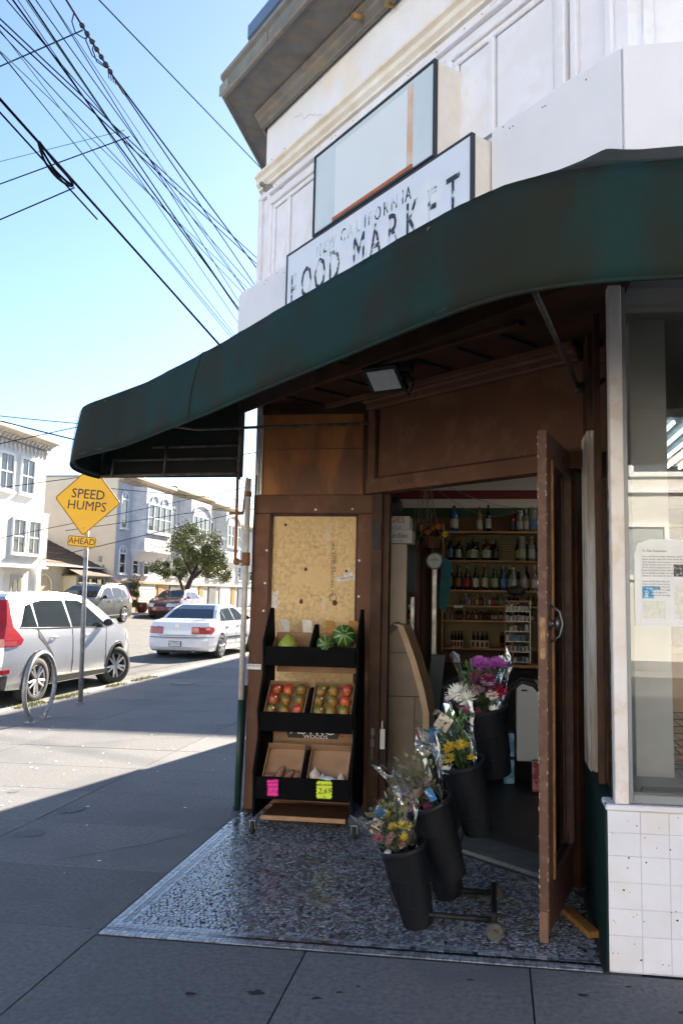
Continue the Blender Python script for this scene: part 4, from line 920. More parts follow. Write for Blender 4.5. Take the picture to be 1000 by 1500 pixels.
def wrapmat():
    m = glassmat('cellophane', (.95,.95,.97), .12, .8)
    n = m.node_tree; L = n.links.new
    tr = [x for x in n.nodes if x.type == 'BSDF_TRANSPARENT'][0]; gl = [x for x in n.nodes if x.type == 'BSDF_GLOSSY'][0]; gl.inputs['Roughness'].default_value = .12
    tc = n.nodes.new('ShaderNodeTexCoord'); no = n.nodes.new('ShaderNodeTexNoise'); no.inputs['Scale'].default_value = 16; no.inputs['Detail'].default_value = 2
    L(tc.outputs['Object'], no.inputs[0]); bp = n.nodes.new('ShaderNodeBump'); bp.inputs['Strength'].default_value = 1; bp.inputs['Distance'].default_value = .008
    L(no.outputs['Fac'], bp.inputs['Height']); L(bp.outputs[0], gl.inputs['Normal'])
    return m
WRAP = wrapmat()
def bouquet(lab, base, d, L_, r, flowers, seed, leafm=LEAF, nl=90, grp='bouquets in the buckets', wrapn=1):
    rg = random.Random(seed); d = d.normalized(); a = V(0,1,.2).cross(d).normalized(); b = d.cross(a)
    t = thing('bouquet', lab, 'bouquet', tuple(base), grp)
    q = G()
    for i in range(22):
        an, rr = rg.uniform(0,6.28), rg.random()**.5*r*.85; e = base+d*L_*rg.uniform(.6,.95)+(a*math.cos(an)+b*math.sin(an))*rr
        q.tube([base-d*.12+(a*math.cos(an)+b*math.sin(an))*.03, base+d*L_*.3+(e-base-d*L_*.3)*.25, e], .0016, 4)
    mesh('stems', q, mat('stem_green',(.07,.12,.03),.6), t)
    q = G()
    for i in range(nl):
        an, rr, hh = rg.uniform(0,6.28), rg.random()**.5*r*.95, rg.uniform(.05,.98); o = a*math.cos(an)+b*math.sin(an)
        p = base+d*L_*hh+o*rr*(.35+.65*hh); leaf(q, p, o*rg.uniform(.2,1)+d*rg.uniform(.2,1.2), rg.uniform(.02,.05), rg.uniform(.005,.012), rg)
    mesh('leaves', q, leafm, t, kind='stuff')
    for (fx, fy, fz, fr, fm_, n_, rows_) in flowers:
        fr *= 1.35; fy -= .015; q = G(); flower(q, base+a*fx+b*fy+d*fz, d+a*fx*3+b*fy*3+V(0,-.35,0), fr, rg, n_, rows_); q.ball(base+a*fx+b*fy+d*(fz+.004), fr*.22, 8, 5)
        mesh('flower', q, fm_, t)
    # crinkled cellophane cone
    q = G(); n, m = 28, 9; ph = [rg.uniform(0,6.28) for _ in range(4)]
    for j in range(m):
        tt = j/(m-1)
        for i in range(n+1):
            an = 2*math.pi*i/n + .25*math.sin(tt*3+ph[0]); wv = 1+.10*math.sin(an*5+ph[1]+tt*4)+.07*math.sin(an*9+ph[2]-tt*5)
            top = (.10*math.sin(an*2+ph[3])+.03*math.sin(an*7))*tt**3
            rr = (r*.42+(r*1.18-r*.42)*tt**.9)*wv; q.v.append(tuple(base+(a*math.cos(an)+b*math.sin(an))*rr+d*(-.03+(L_*1.0+.03)*tt+top*.8)))
    for j in range(m-1):
        for i in range(n): q.f.append((j*(n+1)+i, j*(n+1)+i+1, (j+1)*(n+1)+i+1, (j+1)*(n+1)+i)); q.m.append(0); q.c.append(None)
    mesh('wrapping', q, WRAP, t)
    return t, a, b
def tagcard(t, p, w_, h_, an, m_, nm='paper_tag'):
    q = G(); q.cbox(p, (w_,.0012,h_), mat=Matrix.Rotation(an,3,'Y')@Matrix.Rotation(.25,3,'X')); mesh(nm, q, m_, t)
PAPC = mat('cream_tag',(.62,.52,.42),.5,c2=(.25,.22,.2),scale=40,lo=.5,hi=.6); BLUEC = mat('blue_tag',(.03,.14,.32),.4,c2=(.5,.55,.6),scale=30,lo=.55,hi=.6)
# positions in the a (across), b (depth) frame; negative a points left in the picture
t, a, b = bouquet('small bouquet of yellow and pink flowers in clear wrap, lowest on the trolley', B1[2]-B1[3]*.05, V(-.42,-.14,1), .27, .128,
  [(.06,-.03,.15,.022,FY,9,2),(.075,.01,.12,.02,FY,9,2),(.05,-.05,.10,.02,FY,9,2),(-.07,-.03,.13,.026,FPK,12,3),(.02,-.06,.17,.02,FY,9,2),(0,-.02,.22,.022,FY,9,2),(-.03,-.05,.10,.018,FBR,9,2),(.03,-.06,.07,.016,FBR,9,2),(-.05,-.06,.06,.016,FW,9,2),(.0,-.07,.13,.02,FBR,9,2)], 1, LEAF2, 170)
tagcard(t, B1[2]+V(-.10,-.09,.17), .055, .05, .5, BLUEC, 'blue_tag'); tagcard(t, B1[2]+V(-.11,-.10,.115), .05, .05, .4, PAPC)
t, a, b = bouquet('wilted bouquet of brownish and pink flowers in crinkled clear wrap, second on the trolley', B2[2]-B2[3]*.06, V(-.45,-.14,1), .30, .14,
  [(-.09,-.02,.12,.026,FLP,12,3),(-.06,-.05,.08,.024,FPK,10,2),(.0,-.06,.13,.024,FBR,12,3),(.04,-.05,.10,.022,FBR,10,3),(.06,-.03,.15,.022,FBR,10,2),(-.02,-.04,.17,.02,FBR,10,2),(.02,-.07,.06,.02,FMA,10,2),(-.04,-.07,.13,.02,FBR,10,2)], 2, LEAF2, 190)
tagcard(t, B2[2]+V(.03,-.13,.06), .035, .07, -.5, BLUEC, 'blue_tag')
t, a, b = bouquet('bouquet of yellow, white and pale pink flowers with a paper tag, third on the trolley', B3[2]-B3[3]*.05, V(-.42,-.12,1), .30, .14,
  [(.055,-.05,.14,.034,FY,8,2),(-.01,-.05,.15,.032,FY,8,2),(-.03,-.06,.10,.028,FY,8,2),(-.075,-.04,.10,.032,FW,14,3),(-.07,-.06,.05,.028,FW,14,3),(-.10,-.03,.05,.024,FLP,12,3),(-.03,-.06,.02,.018,FLP,9,2),(.07,-.03,.06,.02,FY,8,2)], 3, LEAF, 170)
tagcard(t, B3[2]+V(-.09,-.10,.21), .075, .085, .55, PAPC); tagcard(t, B3[2]+V(-.145,-.11,.16), .05, .05, .55, BLUEC, 'blue_tag')
FL = [(-.14,-.04,.12,.058,FW,22,4),(-.09,-.08,.10,.045,FW,20,4),(-.10,-.03,.05,.035,FLP,16,3),(.07,-.07,.13,.05,FR_,16,4),(.045,-.10,.12,.030,FW,12,3),(.05,-.08,.04,.022,FW,9,2)]
rg = random.Random(9)
for i in range(15): FL.append((rg.uniform(-.02,.13), rg.uniform(-.05,.05), rg.uniform(.25,.30), rg.uniform(.026,.036), FP, 14, 3))
for i in range(12): FL.append((rg.uniform(-.04,.08), rg.uniform(-.09,-.04), rg.uniform(.13,.23), rg.uniform(.026,.036), FMA if i % 3 else FLP, 14, 3))
for i in range(4): FL.append((rg.uniform(-.15,-.02), -.06, rg.uniform(.0,.06), .022, FMA, 12, 2))
bouquet('large mixed bouquet of white chrysanthemums, purple asters and red carnations in the topmost bucket', B4[2]-B4[3]*.04, V(-.06,-.10,1), .27, .135, FL, 4, LEAF, 240)

# ================================================================ shop interior
SHW = mat('shelf_wood', (.42,.22,.08), .5, c2=(.24,.13,.055), scale=6, stretch=(.3,1,1)); PEG = mat('pegboard', (.26,.20,.10), .7, c2=(.24,.19,.09), scale=4)
sh = thing('liquor_shelf', 'tall wooden wall shelf packed with bottles at the back of the shop', 'shelf', (-.56,9.25,1.0))
SX0, SX1 = -.58, 1.35
q = G(); q.box(SX0,9.40,1.0,SX1,9.428,2.33); pg = mesh('pegboard', q, PEG, sh)
q = G(); gx = SX0+.03
while gx < SX1: q.box(gx,9.3985,2.02,gx+.004,9.3995,2.31); gx += .028
gz = 2.03
while gz < 2.31: q.box(SX0,9.3985,gz,SX1,9.3992,gz+.004); gz += .028
mesh('peg_holes', q, DARK, sh, kind='stuff')
shz = [(2.33,9.12),(2.00,9.12),(1.665,9.10),(1.49,9.10),(1.325,9.10),(1.02,9.08)]
for z_, y_ in shz:
    q = G(); q.box(SX0,y_,z_-.022,SX1,9.40,z_); mesh('shelf_board', q, SHW, sh, bev=.003)
q = G(); q.box(SX0-.022,9.09,.98,SX0-.002,9.42,2.42); mesh('side_panel', q, SHW, sh, bev=.003)
q = G(); q.box(SX0+.12,9.085,1.462,SX0+.22,9.088,1.487); mesh('price_strip', q, WHP, sh)
BG = {}
def bmat(nm, c, tr=0): return mat('bottle_'+nm, c, .12, spec=.6)
GLc = {'clear':(.20,.21,.20),'amber':(.07,.025,.008),'dark':(.012,.010,.010),'green':(.015,.06,.025),'blue':(.02,.10,.28),'golden':(.32,.18,.05),'red':(.16,.015,.01),'brown':(.05,.02,.01)}
LBc = {'white':(.62,.60,.56),'cream':(.50,.43,.30),'blue':(.06,.20,.42),'red':(.38,.03,.03),'black':(.02,.02,.02),'silver':(.42,.44,.46),'yellow':(.5,.38,.06),'green':(.05,.18,.09),'purple':(.14,.06,.28),'orange':(.45,.16,.03),'pale green':(.35,.42,.28)}
for k_, v_ in GLc.items(): BG[k_] = bmat(k_, v_)
LB = {k_: mat('label_'+k_.replace(' ','_'), tuple(x*.8 for x in v_), .5, c2=tuple(min(1,x*.55+.02) for x in v_), scale=45, lo=.5, hi=.56) for k_, v_ in LBc.items()}
def bottle(x, y, z, H, r, gl, lb, cap, lab, grp, shape='round', mini=False):
    sh_ = {'round':[(0,0),(1,0),(1,.60),(.85,.68),(.36,.76),(.33,.90)],'tall':[(0,0),(1,0),(1,.52),(.8,.62),(.42,.74),(.38,.90)],'squat':[(0,0),(1,0),(1,.62),(.9,.70),(.36,.76),(.34,.86)],'jug':[(0,0),(1,0),(1,.85),(.9,.92),(.8,.94)]}[shape]
    t = thing('small_bottle' if mini else 'bottle', lab, 'bottle', (x,y,z), grp); Mt = Matrix.Translation((x,y,z)); n = 8 if mini else 14
    q = G(); q.lathe([(a_*r,b_*H) for a_,b_ in sh_], n, Mt, caps=False); mesh('bottle_glass', q, BG[gl], t, smooth=False if mini else True)
    q = G(); q.lathe([(r*1.02,H*.12),(r*1.02,H*.48)], n, Mt, caps=False); mesh('bottle_label', q, LB[lb], t, smooth=True)
    cr = .38 if shape != 'jug' else .85
    q = G(); q.lathe([(0,H*.84 if shape!='jug' else H*.92),(cr*r,H*.84 if shape!='jug' else H*.92),(cr*r,H),(0,H)], n, Mt, caps=False); mesh('cap', q, LB[cap], t)
def row(n0, items, y, z, nm, grp):
    for i, it in enumerate(items):
        x, H, r, gl, lb, cap, shp = it
        bottle(x, y+random.uniform(-.02,.02), z+.001, H, r, gl, lb, cap, f'{gl} bottle, {lb} label, {cap} cap, {ORDN[i]} from the left on the {nm}', grp, shp)
row(0, [(-.47,.30,.048,'blue','white','black','squat'),(-.18,.29,.036,'golden','white','red','round'),(-.08,.31,.034,'dark','silver','black','round'),(.19,.24,.034,'red','black','red','round'),(.28,.25,.040,'clear','silver','cream','jug'),(.35,.26,.032,'clear','cream','cream','round'),(.425,.29,.050,'clear','blue','white','jug'),(.515,.22,.04,'golden','yellow','black','squat'),(.60,.26,.038,'clear','silver','silver','jug'),(.75,.3,.04,'amber','black','black','round'),(.95,.3,.04,'clear','white','red','round')], 9.22, 2.33, 'top ledge', 'bottles standing on top of the shelf unit')
row(0, [(-.51,.28,.034,'dark','blue','black','round'),(-.42,.26,.034,'dark','silver','red','round'),(-.25,.25,.058,'dark','pale green','black','squat'),(-.10,.25,.058,'brown','pale green','black','squat'),(-.0,.23,.04,'dark','black','black','round'),(.30,.28,.042,'clear','pale green','silver','jug'),(.41,.28,.038,'clear','silver','white','tall'),(.53,.28,.034,'clear','red','cream','tall'),(.63,.23,.034,'golden','silver','white','tall'),(.74,.23,.036,'blue','purple','silver','squat'),(.86,.25,.036,'amber','cream','red','round'),(1.0,.27,.036,'clear','blue','blue','round')], 9.23, 2.00, 'second shelf', 'bottles on the second shelf')
row(0, [(-.52,.30,.032,'dark','silver','blue','tall'),(-.42,.28,.032,'dark','orange','black','tall'),(-.32,.28,.036,'dark','red','white','tall'),(-.22,.28,.036,'dark','white','green','tall'),(-.12,.29,.040,'green','cream','yellow','tall'),(-.01,.28,.042,'green','pale green','blue','tall'),(.09,.27,.038,'blue','blue','silver','tall'),(.20,.26,.046,'clear','silver','white','tall'),(.32,.26,.046,'clear','silver','blue','tall'),(.44,.26,.036,'clear','white','cream','tall'),(.54,.24,.036,'amber','red','red','round'),(.64,.25,.038,'clear','pale green','white','round'),(.75,.24,.038,'clear','cream','white','tall'),(.87,.25,.038,'amber','yellow','black','tall'),(1.0,.26,.04,'green','cream','red','tall')], 9.22, 1.665, 'third shelf', 'bottles on the third shelf')
rgb_ = random.Random(55)
for z_, H0_, nm in ((2.00,.25,'second shelf'),(1.665,.27,'third shelf')):
    for i in range(15):
        x_ = -.50+i*.095
        if z_ == 2.0 and .02 < x_ < .26: continue
        gl, lb, cp_ = rgb_.choice(['dark','amber','clear','dark','green']), rgb_.choice(list(LBc)), rgb_.choice(['black','silver','white'])
        bottle(x_, 9.33+rgb_.uniform(-.01,.02), z_+.001, H0_*rgb_.uniform(.85,1.08), .033, gl, lb, cp_, f'{gl} bottle, {lb} label, {ORDN[i]} in the back row of the {nm}', 'bottles in the back rows', rgb_.choice(['round','tall']))
gk = list(GLc); lk = list(LBc); rg = random.Random(31)
for zi, (z_, nm, n) in enumerate(((1.49,'upper miniature shelf',17),(1.325,'lower miniature shelf',19))):
    for i in range(n+3):
        gl = rg.choice(['clear','amber','dark','golden','dark','green','amber']); lb = rg.choice(lk); cap = rg.choice(['black','white','red','yellow','silver','green'])
        bottle((-.38 if zi == 0 else -.53)+i*.045+rg.uniform(-.004,.004), 9.20+rg.uniform(-.02,.02), z_+.001, rg.uniform(.115,.135), .019, gl, lb, cap, f'small {gl} bottle, {lb} label, {ORDN[i]} from the left on the {nm}', 'miniature bottles on the narrow shelves', 'round', True)
bxn = 0
for i, (x, w_, h_, lb, lab) in enumerate(((-.50,.14,.15,'black','left dark gift carton with a white base on the lowest shelf'),(-.27,.2,.16,'cream','wide cream carton printed with four small bottles on the lowest shelf'),(.05,.10,.12,'brown','small dark carton on the lowest shelf, right of the cream one'))):
    t = thing('gift_carton', lab, 'carton', (x,9.2,1.02), 'cartons on the lowest shelf')
    q = G(); q.box(x,9.15,1.021,x+w_,9.25,1.021+h_*.5); mesh('carton_base', q, LB['cream'] if lb != 'brown' else BG['brown'], t)
    for k in range(4):
        q = G(); xx = x+w_*(k+.5)/4; q.lathe([(.014,0),(.014,.11),(.006,.14),(.006,.17)], 8, Matrix.Translation((xx,9.145 if False else 9.20,1.03)), caps=True); mesh('carton_bottle', q, BG['dark'], t)
        q = G(); q.lathe([(.013,0),(.013,.045),(.005,.055)], 8, Matrix.Translation((xx,9.138,1.03)), caps=True); mesh('printed_bottle', q, BG['red'], t)
# rack of small goods in front
rk = thing('wire_rack', 'white counter display rack with rows of small silver packets beside the miniatures', 'display rack', (.12,8.6,.9))
RX0, RX1, RY = .10, .36, 8.6
RG = mat('rack_wire',(.55,.55,.55),.4,.4)
for x_ in (RX0, (RX0+RX1)/2-.05, RX1): 
    q = G(); q.box(x_,RY,.90,x_+.008,RY+.12,1.55); mesh('rack_post', q, SHW if x_ != RX1 else RG, rk)
q = G(); q.box(RX0-.02,RY-.05,.86,RX1+.14,RY+.2,.89); mesh('rack_base', q, SHW, rk)
q = G(); q.box(RX0,RY-.0,1.54,RX1+.006,RY+.12,1.555); mesh('rack_top', q, SHW, rk)
rg = random.Random(8); LBr = ['white','silver','white','silver','black','blue']
for r in range(6):
    z_ = .92+r*.105
    q = G(); q.box(RX0+.008,RY-.01,z_-.006,RX1,RY+.12,z_); mesh('rack_shelf', q, RG, rk)
    for k in range(6):
        x_ = RX0+.014+k*.04; q = G(); h_ = rg.uniform(.045,.075); q.box(x_,RY,z_+.001,x_+.03,RY+.05,z_+h_)
        mesh('packet', q, LB['blue'] if r == 2-0 and rg.random()<.5 else LB[rg.choice(LBr if r < 4 else ['white','silver'])], rk)
q = G(); q.ball((.22,8.65,1.66),.09,12,8,(1.1,.6,.6),jit=.08); props(mesh('black_bag', q, BLACKP, None, org=(.22,8.65,1.6)), 'crumpled black bag lying on top of the display rack', 'bag')
# dark counter
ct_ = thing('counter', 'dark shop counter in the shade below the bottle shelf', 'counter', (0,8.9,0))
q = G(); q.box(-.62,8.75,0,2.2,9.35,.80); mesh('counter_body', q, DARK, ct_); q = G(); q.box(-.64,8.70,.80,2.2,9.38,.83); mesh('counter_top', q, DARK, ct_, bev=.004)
# tall beige cabinet with the snack cartons on it
cbm = mat('beige_cabinet',(.52,.44,.35),.5,c2=(.44,.36,.28),scale=3)
ck = thing('drinks_cabinet', 'tall beige drinks cabinet with a dark glass front just inside the door', 'cabinet', (-.85,6.3,0))
q = G(); q.box(-1.15,6.35,0,-.70,6.38,2.0); mesh('cabinet_side', q, cbm, ck, bev=.004)
q = G(); q.box(-1.15,6.385,0,-.72,7.25,2.0); mesh('cabinet_body', q, mat('cabinet_inner',(.05,.045,.04),.5), ck)
q = G(); q.box(-.718,6.40,1.62,-.70,7.2,1.98); mesh('cabinet_header', q, mat('teal_panel',(.05,.10,.12),.4), ck, bev=.004)
q = G(); q.box(-.712,6.45,.2,-.706,7.15,1.58); mesh('cabinet_glass', q, GLASS_D, ck)
q = G(); q.box(-.718,6.40,.1,-.695,6.44,1.6); q.box(-.718,7.16,.1,-.695,7.2,1.6); mesh('cabinet_frame', q, BLACKM, ck)
for i, (z_, x1, lab, ln) in enumerate(((2.005,-.655,'lower white snack carton with black script lettering on the cabinet',[('Crumbles',.058,.062,INKB,.15,.85),('made with real fruit',.016,.02,INKB,0,.9)]),(2.115,-.675,'upper white snack carton with red VEGGIES and blue plus lettering',[('VEGGIES',.062,.075,mat('red_letter',(.5,.01,.015),.5),0,1.05),('plus',.055,.022,mat('blue_letter',(.05,.30,.50),.5),.2,1)]))):
    t = thing('snack_carton', lab, 'carton', (-.9,6.33,z_), 'snack cartons stacked on the cabinet')
    q = G(); q.box(-1.05,6.32,z_,x1,6.55,z_+.108); mesh('carton_body', q, mat('carton_white',(.62,.60,.58),.6,c2=(.5,.48,.46),scale=5), t, bev=.003)
    for s_, sz, dz, m_, shr, sx_ in ln:
        q = textg(s_, sz, (-.79 if s_ != 'VEGGIES' else -.84,6.3185,z_+dz), (1,0,0), (0,0,1), .0006, sh=shr, sx=sx_, off=.006 if s_ == 'VEGGIES' else .001); mesh('lettering', q, m_, t)
q = G(); q.ball((-.83,6.42,2.30),.10,12,8,(.9,.8,.9),jit=.06); props(mesh('black_helmet_bag', q, BLACKP, None, smooth=True, org=(-.83,6.42,2.22)), 'rounded black bag resting on top of the snack cartons', 'bag')
# beige machine with the curved front
am = thing('vending_kiosk', 'low beige kiosk with a curved wood-edged front beside the drinks cabinet', 'kiosk', (-.7,6.0,0))
pr = [(-.86,.0),(-.50,.0),(-.50,.60),(-.50,.72),(-.535,.88),(-.60,1.10),(-.66,1.26),(-.70,1.36),(-.76,1.385),(-.86,1.34)]
q = G(); q.prism([(x,6.10,z) for x,z in pr], (0,.5,0)); mesh('kiosk_body', q, mat('kiosk_beige',(.22,.17,.125),.6,c2=(.17,.125,.09),scale=4), am, bev=.003)
q = G(); pr2 = [(-.50,.55),(-.50,.72),(-.535,.88),(-.60,1.10),(-.66,1.26),(-.70,1.36),(-.735,1.375)]
for (x0,z0),(x1,z1) in zip(pr2[:-1], pr2[1:]): q.add([(x0-.035,6.085,z0),(x0+.012,6.085,z0),(x1+.012,6.085,z1),(x1-.035,6.085,z1),(x0-.035,6.099,z0),(x0+.012,6.62,z0),(x1+.012,6.62,z1),(x1-.035,6.099,z1)], [(0,1,2,3),(1,5,6,2),(4,5,1,0),(3,2,6,7),(4,0,3,7)])
mesh('kiosk_edge', q, mat('maple_edge',(.50,.34,.20),.45,c2=(.42,.27,.15),scale=7), am)
q = G(); q.box(-.86,6.095,.835,-.52,6.0995,.84); q.box(-.60,6.095,.0,-.596,6.0995,.835); q.box(-.86,6.095,1.16,-.6,6.0995,1.164); mesh('kiosk_seam', q, DARK, am)
q = G(); q.add([(-.86,6.09,1.30),(-.80,6.09,1.36),(-.735,6.09,1.385),(-.70,6.09,1.37),(-.74,6.09,1.34),(-.86,6.09,1.24)], [(0,1,2,3,4,5)]); mesh('kiosk_cover', q, mat('slate_cover',(.05,.05,.06),.5), am)
# weighing scale
wsc = thing('standing_scale', 'tall standing scale with a round white dial at the brown post', 'scale', (-.6,8.0,0))
Md = Matrix.Translation((-.60,7.98,1.94))@Matrix.Rotation(R_(90),4,'X')
q = G(); q.lathe([(0,-.05),(.078,-.05),(.088,-.03),(.088,.0),(.075,.01),(.07,.004)], 24, Md, caps=False); mesh('dial_case', q, METAL, wsc)
q = G(); q.lathe([(.07,.003),(0,.0035)], 24, Md, caps=False); dl = mesh('dial_face', q, mat('dial_white',(.60,.62,.62),.4), wsc)
q = textg('LOWELL', .028, (-.60,7.973,1.95), (1,0,0), (0,0,1), .0008); q.box(-.601,7.972,1.90,-.599,7.973,1.935); mesh('dial_print', q, INKB, wsc)
q = G(); q.box(-.625,7.98,.5,-.575,8.03,1.86); mesh('scale_column', q, ALU, wsc, bev=.006)
q = G(); q.box(-.75,7.85,.0,-.45,8.2,.06); mesh('scale_base', q, METAL, wsc, bev=.01)
q = G(); q.ob((-.62,7.9,1.02),(.14,0,0),(0,.05,.0),(-.06,0,-.55)); props(mesh('slanted_board', q, mat('grey_blue_panel',(.10,.13,.16),.5), None, org=(-.6,7.9,.5), bev=.004), 'slanting grey-blue panel in front of the scale', 'panel')
q = G(); q.add([(-.52,7.95,1.98),(-.43,7.95,1.93),(-.44,7.95,1.62),(-.50,7.95,1.42),(-.56,7.95,1.50),(-.545,7.95,1.7)], [(0,1,2,3,4,5)]); q.v += [(x,y+.02,z) for x,y,z in q.v]; q.f.append((6,11,10,9,8,7)); q.m.append(0); q.c.append(None); q.add([],[])
q.f += [(i,i+6,(i+1)%6+6,(i+1)%6) for i in range(6)]; q.m += [0]*6; q.c += [None]*6
props(mesh('teal_towel', q, mat('teal_cloth',(.02,.12,.15),.8,c2=(.01,.07,.09),scale=10), None, org=(-.5,7.95,1.42)), 'teal cloth hanging from the side of the shelf unit by the scale', 'cloth')
# hanging basket of dried flowers
hb = thing('hanging_basket', 'hanging basket with orange artificial flowers and trailing twigs near the ceiling', 'basket', (-.60,7.6,2.1))
q = G(); q.lathe([(0,-.05),(.07,-.05),(.10,.05),(.09,.05),(.06,-.04),(0,-.04)], 14, Matrix.Translation((-.60,7.6,2.10)), caps=False); mesh('basket', q, mat('wicker',(.14,.07,.03),.7,c2=(.07,.03,.015),scale=30), hb)
q = G(); rg = random.Random(6)
for i in range(120):
    p = V(-.60,7.6,2.17)+V(rg.gauss(0,.07),rg.gauss(0,.05),rg.gauss(0,.05)); leaf(q, p, V(rg.gauss(0,1),rg.gauss(0,1),rg.gauss(0,1)), .05, .012, rg)
mesh('foliage', q, mat('dark_leaf',(.02,.05,.02),.6), hb, kind='stuff')
for x_, z_ in ((-.69,2.23),(-.57,2.23),(-.53,2.24),(-.63,2.19),(-.47,2.17)):
    q = G(); flower(q, V(x_,7.52,z_), V(0,-1,.2), .035, rg, 8, 2); mesh('flower', q, mat('orange_petal',(.50,.14,.02),.6) if x_ < -.5 else FY, hb)
for k in range(9):
    q = G(); xx = -.66+rg.uniform(-.03,.05); q.tube([(xx,7.6,2.62),(xx+rg.uniform(-.1,.06),7.6,2.4),(xx+rg.uniform(-.22,.1),7.58,2.05+rg.uniform(-.1,.15))], .0025, 4); mesh('twig', q, mat('dry_twig',(.30,.25,.20),.7), hb)
q = G(); q.tube([(-.60,7.6,3.06),(-.60,7.6,2.5),(-.68,7.6,2.15)], .002, 4); q.tube([(-.60,7.6,2.5),(-.52,7.6,2.15)], .002, 4); mesh('hanger', q, METAL, hb)
for k, (p0, p1, sag) in enumerate((((-.66,7.6,2.75),(.6,9.3,2.62),.12),((-.66,7.6,2.70),(.4,9.0,2.60),.22))):
    pts = [V(*p0).lerp(V(*p1), i/8)-V(0,0,sag*math.sin(math.pi*i/8)) for i in range(9)]; q = G(); q.tube(pts, .003, 4)
    props(mesh('string', q, METAL, None, org=p0), ['upper','lower'][k]+' thin string drooping across the shop above the top bottles', 'string')
# small white fridge, blue packs
fr = thing('white_cooler', 'small white cooler box standing behind the flower buckets', 'cooler', (.27,7,0))
q = G(); q.box(.18,7.0,.22,.55,7.4,.86); mesh('cooler_body', q, mat('cooler_white',(.42,.44,.46),.4,c2=(.36,.38,.40),scale=3), fr, bev=.012, seg=2)
q = G(); q.box(.22,6.995,.80,.27,6.999,.815); mesh('cooler_vent', q, DARK, fr)
for z_, lab in ((.02,'lower blue printed pack beside the white cooler'),(.24,'upper blue printed pack beside the white cooler')):
    q = G(); q.box(.07,7.05,z_,.165,7.2,z_+.2); props(mesh('blue_pack', q, mat('blue_pack',(.05,.18,.30),.4,c2=(.2,.35,.45),scale=14,lo=.5,hi=.55), None, bev=.008, org=(.1,7.1,z_)), lab, 'pack', 'blue packs stacked by the cooler')
q = G(); q.box(.30,6.80,.02,.50,6.95,.25); props(mesh('red_pack', q, mat('red_pack',(.22,.02,.03),.4,c2=(.4,.2,.2),scale=14,lo=.5,hi=.55), None, bev=.006, org=(.4,6.9,0)), 'red printed pack in front of the white cooler', 'pack')
# right-hand shelf seen through the door glass and the window
s2_ = thing('side_shelf', 'dark shelf of bottles seen past the hinge of the open door', 'shelf', (1.0,7,0))
q = G(); q.box(.70,6.95,0,1.6,7.0,2.3); mesh('shelf_back', q, BROWN2, s2_)
k_ = 0
for z_ in (.5,.85,1.2,1.55,1.9,2.2):
    q = G(); q.box(.70,6.72,z_-.02,1.6,6.95,z_); mesh('shelf_board', q, SHW, s2_)
    if z_ > 2.1: continue
    for i in range(7):
        k_ += 1; gl = rg.choice(['clear','amber','golden','dark']); lb = rg.choice(['white','silver','red','cream','orange'])
        bottle(.745+i*.105, 6.82, z_+.001, rg.uniform(.22,.28), .034, gl, lb, 'black', f'{gl} bottle, {ORDN[i]} along the {ORDN[[.5,.85,1.2,1.55,1.9].index(z_)]} board up of the side shelf', 'bottles on the side shelf')
# ================================================================ behind the display window
q = G(); q.box(.70,4.25,0,.885,4.45,3.07); ic = props(mesh('inner_column', q, mat('white_column',(.50,.49,.48),.6,c2=(.44,.42,.40),scale=3,c3=(.5,.46,.42),s3=8), None, org=(.8,4.3,0), bev=.004), 'plain white column standing just inside the display window', 'column')
q = G(); q.box(.66,3.80,.70,3.3,4.6,.715); mesh('window_shelf', q, mat('window_shelf_paint',(.30,.30,.30),.6), store)
q = G(); q.cbox((.76,3.84,.735),(.22,.05,.04)); props(mesh('dark_bundle', q, BLACKP, None, bev=.01, org=(.76,3.84,.715)), 'flat dark bundle lying on the window sill below the notice', 'bundle')
nt_ = thing('paper_notice', 'white printed notice sheets taped inside the display window', 'notice', (.72,3.765,1.45))
q = G(); q.add([(.628,3.769,1.475),(.628,3.769,1.80),(.645,3.769,1.85),(.70,3.769,1.868),(.93,3.769,1.868),(.93,3.769,1.475)], [(0,1,2,3,4,5)]); mesh('clear_sleeve', q, mat('sleeve',(.70,.72,.74),.3), nt_)
q = G(); q.box(.655,3.7665,1.49,.92,3.7685,1.845); mesh('sheet', q, mat('notice_paper',(.78,.78,.78),.6,c2=(.70,.71,.74),scale=12), nt_)
q = G(); textg('To The Customers', .014, (.662,3.7655,1.815), (1,0,0), (0,0,1), .0004, g=q, align='LEFT'); rg = random.Random(12)
for i in range(15):
    z_ = 1.79-i*.0125
    if i == 8: continue
    x1 = .79 if i > 8 else .915; textg(rg.choice(['we would like to thank our neighbours and friends for','all the years of support at this corner market and','please see the owner for more details about opening','hours and fresh produce deliveries every week day','dear customers we are happy to serve you again in'])[:int((x1-.662)/.0048)], .0105, (.662,3.7655,z_), (1,0,0), (0,0,1), .0004, g=q, align='LEFT', res=1)
mesh('notice_print', q, INKB, nt_)
q = G(); q.box(.80,3.7655,1.70,.92,3.7663,1.755); mesh('notice_photo', q, mat('photo_print',(.05,.05,.05),.5,c2=(.4,.4,.4),scale=60,lo=.5,hi=.6), nt_)
q = G(); q.box(.66,3.7655,1.60,.71,3.7663,1.655); q.box(.71,3.7655,1.64,.74,3.7663,1.655); mesh('notice_photo', q, mat('blue_print',(.05,.30,.60),.5,c2=(.6,.7,.75),scale=60,lo=.5,hi=.6), nt_)
q = G(); q.box(.665,3.7655,1.51,.76,3.7663,1.59); mesh('notice_photo', q, mat('faded_print',(.60,.60,.50),.5,c2=(.74,.74,.70),scale=50), nt_)
q = G(); q.box(.80,3.7655,1.51,.91,3.7663,1.66); mesh('notice_photo', q, MATS['faded_print'], nt_)
